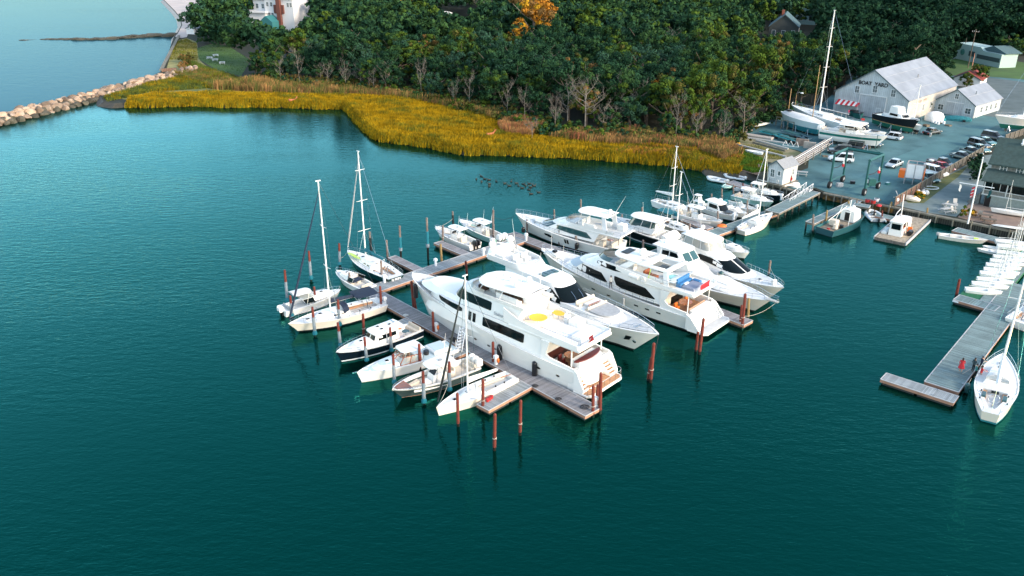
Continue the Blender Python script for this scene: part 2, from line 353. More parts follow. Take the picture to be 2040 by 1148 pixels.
# ---------------------------------------------------------------- quay walls
plank=planks('quay_planks',(.20,.19,.12),.28,0,.45,.9,.3)
capm=mk('timber_cap',(.17,.16,.125),.85,var=.25,scale=1.5)
def wall(name,p0,p1,z0,z1,th,m,label,cat,group=None,cap=True,posts=0):
    a=at(*p0,LZ); b=at(*p1,LZ); d=b-a; L=d.length; r=empty(name,(a.x,a.y,0),math.atan2(d.y,d.x),label,cat,group)
    MB(m).bx(0,L,-th-.05,-.05,z0,z1-.1).build('sheeting',r,smooth=0)
    if cap: MB(capm).bx(-.05,L+.05,-th-.25,.25,z1-.098,z1+.14).build('cap',r,smooth=0)
    if posts:
        for i in range(posts):
            x=L*(i+.5)/posts
            MB(capm).cyl((x,-th-.22,-1.5),(x+rnd.uniform(-.1,.1),-th-.22,z1+.1+rnd.random()*.5),.14,.13,7).build('post',r)
    return r
rust=mk('rusty_sheet_piling',(.26,.12,.02),.8,scale=2.5,col2=(.025,.03,.024),bump=.4)
stain_shadow=planks('stained_shadowed_planks',(.055,.055,.042),.35,0,.5,.9,.35)  # stained boards, base colour darkened further to paint in the quay's black shadow
wall('quay_wall',(1642,385),(1782,413.5),-1.5,LZ,.25,rust,'rust stained timber bulkhead closing the boat lift basin','quay wall',posts=9)
wall('quay_wall',(1782,413.5),(2330,524),-1.5,LZ,.25,stain_shadow,'long dark bulkhead below the clubhouse terrace','quay wall',posts=14)
wall('quay_wall',(1512,361),(1592,383),-1.5,LZ,.25,stain_shadow,'short bulkhead under the little shed on posts','quay wall',posts=6)
# sea wall by the beach
a=at(357,73,LZ); b=at(322,141,LZ); d=b-a; r=empty('sea_wall',(a.x,a.y,0),math.atan2(d.y,d.x),'thin grey sea wall between the beach and the breakwater','wall')
MB(conc).bx(0,d.length,-.35,.35,-1,LZ+.5).build('wall',r,smooth=0); MB(capm).bx(-.2,d.length+3,-.5,.5,LZ+.502,LZ+.62).build('cap',r,smooth=0)
a=at(322,143,LZ); d=at(352,141,LZ)-a
o=MB(mk('brown_timber',(.17,.10,.07),.9,var=.3)).bx(0,d.length,-.4,.3,-1,LZ+.9).build('timber_groyne',loc=(a.x,a.y,0),rz=math.atan2(d.y,d.x)); tag(o,'brown timber return wall at the shore end of the breakwater','wall')
# ---------------------------------------------------------------- rocks
rockm=mk('granite',(.36,.28,.215),.85,scale=.8,col2=(.22,.15,.10),bump=.6,bscale=4,randv=.5)
darkrock=mk('weedy_rock',(.045,.045,.03),.9,scale=.8,col2=(.09,.08,.06),bump=.6,randv=.3)
def rockmesh(k,m):
    g=random.Random(k); bm=bmesh.new(); bmesh.ops.create_icosphere(bm,subdivisions=2,radius=1)
    pl=[(Vector((g.gauss(0,1),g.gauss(0,1),g.gauss(0,1))).normalized(),g.uniform(.45,.75)) for _ in range(7)]
    for v in bm.verts:
        for n_,dd in pl:
            e=v.co.dot(n_)-dd
            if e>0: v.co-=n_*e
        v.co*=1+g.uniform(-.03,.03)
    me=bpy.data.meshes.new('boulder'); bm.to_mesh(me); bm.free(); me.materials.append(m)
    me.polygons.foreach_set('use_smooth',[True]*len(me.polygons)); me.set_sharp_from_angle(angle=R(28)); return me
RM=[rockmesh(i,rockm) for i in range(9)]; DM=[rockmesh(40+i,darkrock) for i in range(4)]
P0=at(-45,252,.5); P1=at(392,141,.5); d=P1-P0; LB=d.length; dn=d.normalized(); pn=Vector((-dn.y,dn.x,0))
core=MB(darkrock); core.rings([[P0+pn*3.2+Vector((0,0,-1.6)),P0+pn*1.6+Vector((0,0,.8)),P0-pn*1.6+Vector((0,0,.8)),P0-pn*3.2+Vector((0,0,-1.6))],[P1+pn*3.2+Vector((0,0,-1.6)),P1+pn*1.6+Vector((0,0,.8)),P1-pn*1.6+Vector((0,0,.8)),P1-pn*3.2+Vector((0,0,-1.6))]])
tag(core.build('breakwater_core',smooth=0),'dark rubble core under the breakwater boulders','breakwater')
segn=['at the left picture edge','near the left picture edge','left of the middle','at the middle','right of the middle','where the marsh begins','towards the shore end','at the shore end']
rows=[(-3.0,.15),(-1.7,.95),(0,1.45),(1.7,1.0),(3.1,.1)]
for off,zz in rows:
    t=rnd.random()*1.5
    while t<LB:
        o=bpy.data.objects.new('boulder',DM[rnd.randrange(4)] if abs(off)>2.5 and rnd.random()<.6 else RM[rnd.randrange(9)]); COL.objects.link(o)
        s=rnd.uniform(.8,1.75)
        if off<-2.5: s*=.9
        p=P0+dn*t+pn*(off+rnd.uniform(-.35,.35)); o.location=(p.x,p.y,zz+rnd.uniform(-.15,.25)); o.rotation_euler=(rnd.uniform(-.4,.4),rnd.uniform(-.4,.4),rnd.random()*6.3)
        o.scale=(s*rnd.uniform(.85,1.3),s*rnd.uniform(.75,1.1),s*rnd.uniform(.6,.85)); tag(o,'%s boulder %s, breakwater %s'%(('dark wet' if o.data in DM else 'large tan' if s>1.4 else 'small tan' if s<1.05 else 'tan granite'),('in the harbour side foot','on the harbour side slope','on the crest','on the bay side slope','in the bay side foot')[rows.index((off,zz))],segn[min(7,int(8*t/LB))]),'boulder','boulders of the breakwater'); t+=s*1.75
# far groin across the bay
Q0=at(20,82,0); Q1=at(345,73,0); dq=Q1-Q0
k=0
for i in range(64):
    t=i/63; t=t**.75
    p=Q0.lerp(Q1,t); o=bpy.data.objects.new('groyne_rock',DM[i%4]); COL.objects.link(o); s=1.0+t*1.6
    o.location=(p.x+rnd.uniform(-1,1),p.y+rnd.uniform(-1.2,1.2)+3*math.sin(t*9),-.25+.3*t); o.scale=(s*2.0,s*1.1,s*.55*rnd.uniform(.6,1.2)); o.rotation_euler=(0,0,rnd.uniform(-.4,.4))
    tag(o,'low dark weedy rock of the far groyne, %s'%('at its thin outer tip','on its outer third','halfway along','on its inner half','close to the beach','touching the beach')[min(5,int(t*6))],'rock','rocks of the far groyne')
# ---------------------------------------------------------------- blades: marsh, reeds
def blades(name,poly,cnt,hr,w,mats,wts,lean=.35,zb=LZ-.05,clump=0,edge=0,taper=True,seed=1,heightf=None,segs=1):
    g=np.random.default_rng(seed); xs=[p[0] for p in poly]; ys=[p[1] for p in poly]
    pts=[]
    pp=np.array(poly)
    def mask(X,Y):
        c=np.zeros(len(X),bool); j=len(pp)-1
        for i in range(len(pp)):
            xi,yi=pp[i];xj,yj=pp[j]
            cond=((yi>Y)!=(yj>Y))&(X<(xj-xi)*(Y-yi)/((yj-yi) if yj!=yi else 1e-9)+xi); c^=cond; j=i
        return c
    X=np.empty(0);Y=np.empty(0)
    while len(X)<cnt:
        x=g.uniform(min(xs),max(xs),cnt); y=g.uniform(min(ys),max(ys),cnt)
        m=mask(x,y); X=np.r_[X,x[m]];Y=np.r_[Y,y[m]]
    X=X[:cnt];Y=Y[:cnt]
    if clump: X=X+g.normal(0,.12,cnt);Y=Y+g.normal(0,.12,cnt)
    nz=np.sin(X*.31+1.3*np.sin(Y*.23))*np.cos(Y*.37+X*.11)+.6*np.sin(X*1.1+2*np.sin(Y*.9))+.5*np.sin(Y*1.7+X*.6)
    h=g.uniform(*hr,cnt)*(1+.14*nz)
    a=g.uniform(0,2*np.pi,cnt); ww=w*g.uniform(.6,1.4,cnt)
    lx=g.normal(0,lean*.5,cnt)*h+.15*h; ly=g.normal(0,lean*.5,cnt)*h
    V=np.zeros((cnt,4,3)); dx=np.cos(a)*ww/2; dy=np.sin(a)*ww/2
    V[:,0]=np.c_[X-dx,Y-dy,np.full(cnt,zb)]; V[:,1]=np.c_[X+dx,Y+dy,np.full(cnt,zb)]
    V[:,2]=np.c_[X+lx+dx*.3,Y+ly+dy*.3,zb+h]; V[:,3]=np.c_[X+lx-dx*.3,Y+ly-dy*.3,zb+h]
    F=np.arange(cnt*4).reshape(cnt,4)
    sel=np.clip(((nz+1.6)/3.2+g.normal(0,.14,cnt)),0,.999); cum=np.cumsum(wts)/sum(wts); mi=np.searchsorted(cum,sel)
    me=npmesh(name,V.reshape(-1,3),F,mats,np.clip(mi,0,len(mats)-1))
    o=bpy.data.objects.new(name,me); COL.objects.link(o); return tag(o,kind='stuff')
def leafmat(name,c,v=.25,tr=.25):
    m=mk(name,c,.85,var=v,scale=.35,spec=.06); return m
gold=[leafmat('marsh_gold',(.33,.21,.007)),leafmat('marsh_ochre',(.24,.165,.010)),leafmat('marsh_olive',(.13,.135,.014)),leafmat('marsh_rust',(.36,.16,.04))]
def W2(pxs,z=LZ): return [(p.x,p.y) for p in (at(x,y,z) for x,y in pxs)]
gp1=W2([(252,207),(256,197),(300,189),(420,186),(560,190),(690,193),(700,200),(690,208),(640,208),(560,206),(500,205),(400,203),(330,204),(300,206)])
o=blades('marsh_grass',gp1,26000,(.7,1.15),.16,gold[:3],[.5,.3,.2],seed=1); tag(o,'golden marsh grass fringing the far shore','marsh grass')
gp2=W2([(690,208),(695,192),(780,196),(850,208),(930,225),(1010,243),(1060,262),(1130,276),(1230,284),(1250,300),(1225,309),(1150,304),(1060,301),(1000,298),(925,298),(860,284),(800,276),(760,271),(745,262),(716,236),(704,220)])
o=blades('marsh_grass',gp2,74000,(.8,1.35),.16,[gold[0],gold[1],gold[2]],[.52,.30,.18],seed=2); tag(o,'broad golden marsh grass beside the open cove','marsh grass')
gp3=W2([(1215,283),(1400,297),(1480,318),(1470,335),(1400,328),(1330,318),(1240,311),(1225,309),(1245,300)])
o=blades('marsh_grass',gp3,22000,(.8,1.4),.16,[gold[1],gold[2],gold[3],gold[0]],[.3,.35,.2,.15],seed=22); tag(o,'olive and rust marsh grass towards the boat yard','marsh grass')
reedc_green=leafmat('meadow_green',(.07,.10,.025))
gp2b=W2([(205,196),(300,165),(380,150),(430,158),(420,176),(300,184),(256,194),(215,203)])
o=blades('marsh_grass',gp2b,9000,(.5,.9),.16,[reedc_green,gold[2],gold[1]],[.45,.35,.2],seed=3); tag(o,'low yellow green marsh grass behind the breakwater','marsh grass')
reedc=[leafmat('reed_brown',(.21,.125,.05)),leafmat('reed_tan',(.33,.19,.075)),leafmat('reed_green',(.10,.12,.03)),leafmat('reed_pink',(.34,.13,.07))]

def fringe(name,pxs,cnt,hr,mats,wts,label,seed,reach=1.6):
    g=np.random.default_rng(seed); P=[at(x,y,LZ) for x,y in pxs]; seg=np.array([(b-a).length for a,b in zip(P,P[1:])]); cum=np.cumsum(seg)/seg.sum()
    k=np.searchsorted(cum,g.uniform(0,1,cnt)); t=g.uniform(0,1,cnt); A_=np.array([tuple(p) for p in P]); a=A_[k]; b=A_[k+1]; d=b-a; n=np.c_[d[:,1],-d[:,0]]; n/=np.linalg.norm(n,axis=1)[:,None]
    wob=.6+.4*np.sin(t*9+k*2.1)+.3*np.sin(t*31+k)
    o=g.uniform(-.6,1,cnt)*reach*(.75+.25*wob); c=a+d*t[:,None]; X=c[:,0]+n[:,0]*o; Y=c[:,1]+n[:,1]*o; zb=np.clip(.9-np.clip(o,0,9)/1.5*1.0,-.25,1)
    h=g.uniform(*hr,cnt); an=g.uniform(0,6.28,cnt); w=.16*g.uniform(.6,1.4,cnt); dx=np.cos(an)*w/2; dy=np.sin(an)*w/2; lx=g.normal(0,.16,cnt)*h+.1*h; ly=g.normal(0,.16,cnt)*h
    V=np.zeros((cnt,4,3)); V[:,0]=np.c_[X-dx,Y-dy,zb]; V[:,1]=np.c_[X+dx,Y+dy,zb]; V[:,2]=np.c_[X+lx+dx*.3,Y+ly+dy*.3,zb+h]; V[:,3]=np.c_[X+lx-dx*.3,Y+ly-dy*.3,zb+h]
    mi=np.searchsorted(np.cumsum(wts)/sum(wts),g.uniform(0,.999,cnt)); o_=bpy.data.objects.new(name,npmesh(name,V.reshape(-1,3),np.arange(cnt*4).reshape(cnt,4),mats,mi)); COL.objects.link(o_); tag(o_,label,'marsh grass',kind='stuff')
fringe('marsh_fringe',[(x,y) for x,y,_ in coast[13:37]],28000,(.7,1.2),gold[:3],[.4,.35,.25],'golden grass hanging over the water edge of the marsh',31)
rp1=W2([(420,178),(520,160),(640,168),(760,178),(850,192),(940,212),(1020,236),(1070,255),(1040,262),(930,228),(850,210),(780,198),(690,192),(560,188)])
o=blades('reeds',rp1,26000,(1.4,2.4),.14,[reedc[0],reedc[2],reedc[1]],[.4,.35,.25],lean=.2,seed=4); tag(o,'brown and green reeds behind the golden marsh','reeds')
rp2=W2([(990,255),(1030,243),(1075,250),(1085,268),(1050,277),(1000,272)])
o=blades('reeds',rp2,9000,(1.6,2.4),.14,[reedc[1],reedc[3],reedc[0]],[.5,.2,.3],lean=.2,seed=5); tag(o,'pinkish tan reed clump standing in the marsh','reeds')
rp3=W2([(1090,280),(1170,268),(1260,272),(1370,285),(1450,292),(1478,312),(1440,326),(1380,305),(1270,296),(1160,290)])
o=blades('reeds',rp3,24000,(1.4,2.3),.14,[reedc[0],reedc[1],reedc[2],reedc[3]],[.3,.3,.3,.1],lean=.2,seed=6); tag(o,'rusty reeds below the big trees by the boat yard','reeds')
rp4=W2([(330,148),(400,140),(450,150),(500,165),(520,180),(420,178),(400,165)])
o=blades('scrub',rp4,9000,(.5,1.2),.15,[reedc[2],reedc[0],gold[2]],[.5,.25,.25],seed=7); tag(o,'low green scrub inland of the breakwater','scrub')
o=blades('verge_grass',W2([(1440,318),(1470,296),(1520,318),(1535,340),(1500,345),(1470,335)]),9000,(.25,.6),.12,[leafmat('grass_green',(.07,.15,.02)),gold[2]],[.7,.3],seed=8); tag(o,'bright green grass on the bank beside the little shed','grass')
o=blades('verge_grass',W2([(1475,290),(1500,288),(1560,305),(1560,318),(1510,318),(1480,305)]),4000,(.1,.35),.1,[leafmat('grass_dry',(.20,.19,.06)),gold[2]],[.7,.3],seed=9); tag(o,'thin dry grass around the stored timber','grass')

o=blades('scrub',W2([(362,118),(395,128),(430,142),(482,158),(520,166),(500,170),(440,158),(400,148),(372,140)]),7000,(.4,1.0),.15,[reedc[2],leafmat('grass_green',(.07,.15,.02)),gold[2]],[.4,.3,.3],seed=11); tag(o,'green scrub between the mansion lawn and the marsh','scrub')
o=blades('scrub',W2([(350,84),(372,78),(392,88),(394,124),(362,118),(338,120)]),5000,(.2,.6),.15,[leafmat('grass_dry',(.20,.19,.06)),gold[2],reedc[2]],[.5,.3,.2],seed=12); tag(o,'dry dune grass along the sea wall','dune grass')
o=blades('lawn_tufts',W2([(392,96),(420,88),(455,92),(500,120),(480,152),(430,138),(396,118)]),5000,(.06,.22),.2,[leafmat('tuft_green',(.05,.11,.02)),leafmat('tuft_dark',(.03,.07,.02))],[.6,.4],seed=13); tag(o,'uneven mown grass of the mansion lawn','grass')
# ---------------------------------------------------------------- trees
leaf={'dark':leafmat('leaf_dark',(.017,.052,.026)),'deep':leafmat('leaf_deep',(.008,.030,.016)),'mid':leafmat('leaf_mid',(.030,.072,.024)),
'yg':leafmat('leaf_yellow_green',(.055,.095,.014)),'olive':leafmat('leaf_olive',(.075,.075,.02)),'orange':leafmat('leaf_orange',(.34,.15,.02)),'gold':leafmat('leaf_gold',(.42,.24,.02)),'brown':leafmat('leaf_brown',(.17,.10,.035)),'blue':leafmat('leaf_blue_green',(.028,.072,.046)),'silver':leafmat('leaf_silver',(.14,.19,.17))}
bark=mk('bark',(.12,.095,.075),.95,var=.3); greybark=mk('pale_bark',(.17,.155,.135),.95,var=.25)
def crown(seed,h,rad,nc,per,lw,mats,wts,shape='round',low=.28):
    """leaf clumps spread over a lobed crown volume"""
    g=np.random.default_rng(seed); Vs=[];Ms=[]
    lobes=[]
    nl=max(3,nc//9)
    for i in range(nl):
        a=g.uniform(0,2*np.pi); rr=rad*.55*np.sqrt(g.uniform(0,1)); z=h*g.uniform(low+.15,.86)
        k=(1-abs(z/h-.6)*.9)
        if shape=='cone': k=max(.15,1.15-z/h); rr=rad*.3*k
        lobes.append((np.cos(a)*rr*k,np.sin(a)*rr*k,z,rad*g.uniform(.38,.58)*(k if shape=='cone' else 1)))
    lobes.append((0,0,h*.72 if shape!='cone' else h*.9,rad*(.5 if shape!='cone' else .12)))
    cl=[]
    for i in range(nc):
        lx,ly,lz,lr=lobes[i%len(lobes)]
        d=g.normal(0,1,3); d[2]=abs(d[2])*.95-.4; d/=np.linalg.norm(d)
        cl.append((lx+d[0]*lr,ly+d[1]*lr,lz+d[2]*lr*.85,lr*g.uniform(.28,.5),d))
    cum=np.cumsum(wts)/sum(wts)
    for (cx,cy,cz,cr,dd) in cl:
        n=per; d=g.normal(0,1,(n,3)); d[:,2]+=.25; d/=np.linalg.norm(d,axis=1)[:,None]
        r=cr*g.uniform(.45,1.05,n)[:,None]; P=np.array([cx,cy,cz])+d*r*np.array([1,1,.7])
        nr=d+g.normal(0,.45,(n,3)); nr/=np.linalg.norm(nr,axis=1)[:,None]
        t=np.cross(nr,g.normal(0,1,(n,3))); t/=np.linalg.norm(t,axis=1)[:,None]+1e-9; b=np.cross(nr,t)
        s=(lw*g.uniform(.6,1.25,n))[:,None]
        q=np.stack([P-t*s,P-b*s*.6,P+t*s,P+b*s*.6],1); Vs.append(q)
        Ms.append(np.full(n,np.searchsorted(cum,g.uniform())))
    V=np.concatenate(Vs).reshape(-1,3); mi=np.clip(np.concatenate(Ms),0,len(mats)-1)
    return V,np.arange(len(V)).reshape(-1,4),mi
def trunkmb(seed,h,r,m,limbs=6,spread=.35,up=.7,ext=0):
    g=random.Random(seed); s=MB(m); top=Vector((g.uniform(-.5,.5),g.uniform(-.5,.5),h*up))
    mid=Vector((top.x*.3,top.y*.2,h*up*.5)); s.tube([(0,0,-.4),mid,top],[r,r*.75,r*.4],6)
    for i in range(limbs):
        a=2*PI*i/limbs+g.uniform(-.4,.4); t=g.uniform(.35,.95); b=Vector((0,0,0)).lerp(top,t); L=h*spread*g.uniform(.7,1.1)
        e=b+Vector((math.cos(a)*L,math.sin(a)*L,L*g.uniform(.45,.9))); m2=b.lerp(e,.5)+Vector((0,0,-L*.08))
        s.tube([b,m2,e],[r*.4,r*.27,r*.1],5)
        if ext:
            for k in range(ext):
                q=m2.lerp(e,g.random()); f_=q+Vector((g.uniform(-1,1),g.uniform(-1,1),g.uniform(.2,1.1)))*L*.45; s.tube([q,q.lerp(f_,.5)+Vector((0,0,.1)),f_],[r*.17,r*.11,r*.05],4)
                for k2 in range(2):
                    q2=q.lerp(f_,g.uniform(.4,.9)); s.tube([q2,q2+Vector((g.uniform(-1,1),g.uniform(-1,1),g.uniform(.1,1)))*L*.25],[r*.09,r*.04],3)
    return s
protos={}
def proto(key,name,seed,h,rad,nc,per,lw,mats,wts,bk=bark,shape='round',low=.12,limbs=6):
    nc=int(nc*1.5); per=int(per*1.9); lw*=.6
    V,F,mi=crown(seed,h,rad,nc,per,lw,[leaf[m] for m in mats],wts,shape,low)
    me=npmesh('crown',V,F,[leaf[m] for m in mats],mi)
    tb=trunkmb(seed,h,.22+h*.012,bk,limbs); tm=bpy.data.meshes.new('trunk'); tm.from_pydata(tb.v,[],tb.f); tm.materials.append(bk)
    protos.setdefault(key,[]).append((name,me,tm,h,rad))
for i in range(4): proto('dark','broadleaf_tree',10+i,11.5,4.9,58,40,.42,['dark','deep','mid'],[.5,.3,.2])
for i in range(3): proto('deep','broadleaf_tree',15+i,12,5.0,58,40,.42,['deep','dark'],[.7,.3])
for i in range(3): proto('mid','broadleaf_tree',20+i,11,4.6,54,40,.42,['mid','dark','yg'],[.5,.3,.2])
for i in range(3): proto('blue','broadleaf_tree',30+i,10.5,4.8,58,40,.40,['blue','dark','mid'],[.6,.2,.2])
for i in range(3): proto('yg','broadleaf_tree',40+i,11,4.3,46,38,.42,['yg','mid','olive'],[.5,.25,.25])
for i in range(2): proto('olive','broadleaf_tree',50+i,10.5,4.0,38,36,.40,['olive','yg','brown'],[.5,.3,.2])
for i in range(2): proto('orange','autumn_tree',60+i,12.5,4.8,46,42,.40,['orange','brown','gold'],[.7,.15,.15],greybark,low=.35)
proto('gold','autumn_tree',65,9,4.2,44,40,.38,['gold','orange','yg'],[.75,.15,.1])
proto('brown','autumn_tree',67,11,4.3,36,34,.38,['brown','olive','orange'],[.5,.3,.2],greybark)
for i in range(2): proto('small','small_tree',70+i,6.2,3.0,34,34,.36,['mid','dark','olive'],[.4,.4,.2])
proto('smallyg','small_tree',74,5.6,2.8,30,34,.34,['yg','olive','mid'],[.5,.3,.2])
proto('silver','conifer_tree',80,13,3.0,60,34,.4,['silver','blue'],[.7,.3],greybark,'cone',.15)
def dead(seed,h):
    tb=trunkmb(seed,h,.13,greybark,11,.36,.9,ext=8); tm=bpy.data.meshes.new('bare_branches'); tm.from_pydata(tb.v,[],tb.f); tm.materials.append(greybark); return tm
DEAD=[dead(90+i,9.5) for i in range(4)]
NT=[0]
def tree(key,x,y,label,group,s=1.0,z=LZ,k=None,sz=None):
    pl=protos[key]; name,me,tm,h,rad=pl[rnd.randrange(len(pl)) if k is None else k]
    r=empty(name,(x,y,z),rnd.random()*6.28,label,'tree',group); r.scale=(s,s,s*(sz or rnd.uniform(.9,1.15)))
    for nm,m_ in (('crown',me),('trunk',tm)):
        o=bpy.data.objects.new(nm,m_); COL.objects.link(o); o.parent=r
    NT[0]+=1; return r
def deadtree(x,y,label,k,s=1.0,group=None):  # one bare branching mesh
    r=tag(bpy.data.objects.new('dead_tree',DEAD[k%4]),label,'tree',group); COL.objects.link(r); r.location=(x,y,LZ); r.rotation_euler=(0,0,rnd.random()*6.28); r.scale=(s,s,s); NT[0]+=1; return r
edge=[(425,38),(406,72),(400,100),(440,104),(462,108),(500,138),(478,158),(540,166),(620,172),(720,182),(800,190),(880,205),(960,225),(1020,240),(1100,262),(1180,268),(1300,276),(1420,292),(1465,278),(1490,255),(1550,228),(1600,212),(1650,200),'BL','BR',(1862,118),(1890,103),(1930,101),(2000,108),(2060,114),(2320,142)]
ew=[Vector((100,230,LZ)) if q=='BL' else Vector((116,221,LZ)) if q=='BR' else at(q[0],q[1],LZ) for q in edge]
forest=[(p.x,p.y) for p in ew]+[(700,300),(700,1000),(-330,1000),(-205,620),(-165,520),(-150,440)]
clear=[W2([(842,40),(960,40),(1010,60),(930,104),(880,96),(856,66)]),W2([(480,70),(600,64),(640,74),(600,84),(480,88)]),W2([(1898,108),(1930,106),(2000,116),(2080,124),(2080,140)]),W2([(1530,72),(1600,72),(1600,98),(1530,98)])]
def indist(x,y): return any(inpoly(x,y,c) for c in clear)
# placed by eye: the trees that stand out
def T(key,px,py,label,s=1,group=None,k=None,sz=None):
    p=at(px,py,LZ); return tree(key,p.x,p.y,label,group,s,k=k,sz=sz)
T('orange',1062,118,'large orange autumn tree rising out of the dark wood',1.75,k=0)
T('orange',1030,128,'smaller orange brown crown leaning against the big orange tree',.95,k=1)
T('gold',822,62,'golden leaved tree below the silver conifer at the far lawn',1.6)
T('brown',660,42,'rusty brown tree beside the white mansion',2.1); T('brown',705,40,'brown tree right of the rusty one behind the mansion',1.4)
T('brown',1320,240,'orange brown tree at the marsh edge with bare limbs',1.15); T('brown',1355,262,'low rust coloured tree next to the orange brown one',.95)
T('olive',1548,160,'olive gold tree left of the tall racing mast',1.1)
T('silver',783,44,'tall silvery conifer beside the far lawn',1.6,k=0); T('silver',815,36,'shorter pale conifer right of the tall one',1.3,k=0)
T('yg',1170,120,'bright yellow green tree in the middle of the wood',1.3); T('yg',1660,180,'leafy green tree whose crown touches the boat shed roof',1.0)
T('yg',1850,70,'yellow green crown lit above the boat shed',1.25); T('mid',2010,128,'round green tree in front of the white building',.95)
T('smallyg',1945,172,'small bushy tree behind the red roofed hut',1.0); T('smallyg',1925,176,'little dark shrub tree beside the red roof',.8)
g0_=random.Random(8)
for i,(px,py,lb) in enumerate([(1075,190,'bare grey tree left of the pale dead pair'),(1130,258,'pale dead tree leaning at the foot of the wood'),(1165,268,'tall dead grey tree standing above the reeds'),(1255,252,'bleached bare tree with the widest branches'),(1225,268,'small dead tree in front of the bleached one'),(1315,150,'pale dead crown among green trees'),(965,60,'bare forked tree near the far lawn'),(720,178,'thin leafless tree behind the brown reeds'),(1480,272,'bent bare tree beside the stored timber'),(1750,120,'bleached snag behind the boat shed'),(1060,282,'tiny bare tree at the edge of the tan reeds'),(1420,40,'bare pale branches at the top of the wood'),(640,170,'leafless sapling by the left end of the reeds')]):
    p=at(px,py,LZ); deadtree(p.x,p.y,lb,i,[1,1,1.2,1.25,.7,1.2,1.3,.8,.85,1.1,.5,1.5,.7][i])
for i,px in enumerate((560,598,655,690,745,770,840,905,935,1010,1045,1105,1200,1345,1385,1440)):
    j=max(k for k,e in enumerate(edge) if not isinstance(e,str) and e[0]<=px and k<26); a_,b_=edge[j],edge[j+1]; py=a_[1]+(b_[1]-a_[1])*(px-a_[0])/max(1,b_[0]-a_[0]); p=at(px,py+3,LZ)
    deadtree(p.x,p.y,'slender pale trunked tree at the wood edge, %s'%('leftmost','second from left','third from left','fourth from left','near the left dead sapling','beside the left dead sapling','above the marsh inlet','above the broad marsh start','over the green thicket','left of the tan reeds','behind the tan reeds','right of the tan reeds','between the dead grey trees','right of the rust coloured tree','left of the rusty reeds end','nearest the boat yard')[i],i,1,'pale trunked trees of the wood edge').scale=(.5,.5,g0_.uniform(.7,1.05))
cand=[]
g=random.Random(3); grid={}
def far_ok(x,y,d):
    gx,gy=int(x//10),int(y//10)
    for i in range(gx-1,gx+2):
        for j in range(gy-1,gy+2):
            for q in grid.get((i,j),()):
                if (q[0]-x)**2+(q[1]-y)**2<d*d: return False
    grid.setdefault((gx,gy),[]).append((x,y)); return True
lowz=[W2([(482,60),(610,50),(640,80),(600,128),(500,134),(480,100)]),W2([(1505,70),(1625,60),(1625,130),(1500,140)])]
for _ in range(90000):
    x=g.uniform(-330,560); y=g.uniform(175,980)
    X,Y=pix((x,y,LZ+8))
    if X<-60 or X>2110 or Y<-70: continue
    if not inpoly(x,y,forest) or indist(x,y): continue
    if y<470 and X<470 and Y<70: pass
    d=5.0 if y<330 else 6.3
    if far_ok(x,y,d): cand.append((x,y))
def wooddark(x,y):
    X,Y=pix((x,y,LZ+6)); return X>1650
def dist_edge(x,y): return min((x-p.x)**2+(y-p.y)**2 for p in dense)
dense=[]
for a,b in zip(ew,ew[1:]):
    n_=max(1,int((b-a).length/6)); dense+=[a.lerp(b,i/n_) for i in range(n_)]
cand.sort(key=lambda q:q[0]**2+q[1]**2)
kinds={'deep':('very dark green tree in the shaded wood behind the boat shed','shaded trees behind the boat shed'),'dark':('dark green broadleaf tree standing in the wood behind the marsh','dark trees of the wood'),'mid':('mid green leafy tree standing in the wood behind the marsh','green trees of the wood'),'blue':('blue green bushy tree standing in the wood behind the marsh','blue green trees of the wood'),'yg':('yellow green tree standing in the wood behind the marsh','yellow green trees of the wood'),'olive':('olive tree turning autumn brown in the wood behind the marsh','olive trees of the wood'),'small':('low bushy tree at the front edge of the wood','low trees at the edge of the wood')}
cols=[(520,'behind the mansion lawn'),(640,'behind the left reeds'),(760,'behind the marsh inlet'),(880,'behind the start of the broad marsh'),(1000,'behind the green thicket'),(1090,'above the tan reed clump'),(1180,'beside the dead grey trees'),(1300,'behind the bleached bare tree'),(1420,'beside the orange brown trees'),(1540,'left of the stored timber'),(1640,'left of the racing mast'),(1760,'behind the big boat shed'),(1900,'between shed roof and white building'),(9999,'behind the white building')]
kw={'dark':'dark green','mid':'mid green','blue':'blue green','yg':'yellow green','olive':'olive brown','small':'low bushy','deep':'very dark'}
def tlabel(key,x,y,de,s):
    X,_=pix((x,y,LZ+4)); c=next(n for l,n in cols if X<l); d='front row' if de<7 else 'second row' if de<14 else 'third row' if de<22 else 'fourth row' if de<31 else 'deeper row'
    return '%s %s tree, %s, %s'%('small' if s<.92 else 'broad' if s>1.1 else 'middle sized',kw[key],d,c)
far=[]
for x,y in cand:
    if any(inpoly(x,y,q) for q in lowz):
        if NT[0]<292 and g.random()<.7: tree('small',x,y,'low bushy tree growing in front of a house in the wood','low trees in front of the houses',g.uniform(.6,.95))
    elif NT[0]<290:
        de=math.sqrt(dist_edge(x,y)); X,Y=pix((x,y,LZ+5)); u=g.random()
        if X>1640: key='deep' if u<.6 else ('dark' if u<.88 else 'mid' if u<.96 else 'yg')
        elif X>1380: key='yg' if u<.35 else 'olive' if u<.5 else 'dark' if u<.75 else 'mid'
        elif X<760: key='blue' if u<.4 else 'dark' if u<.65 else 'mid' if u<.9 else 'yg'
        else: key='dark' if u<.38 else 'blue' if u<.62 else 'mid' if u<.84 else 'yg' if u<.94 else 'olive'
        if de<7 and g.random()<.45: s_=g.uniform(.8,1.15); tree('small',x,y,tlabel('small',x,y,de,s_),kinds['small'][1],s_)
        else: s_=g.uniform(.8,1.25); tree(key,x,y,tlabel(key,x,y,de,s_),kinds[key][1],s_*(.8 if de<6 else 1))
    else: far.append((x,y))
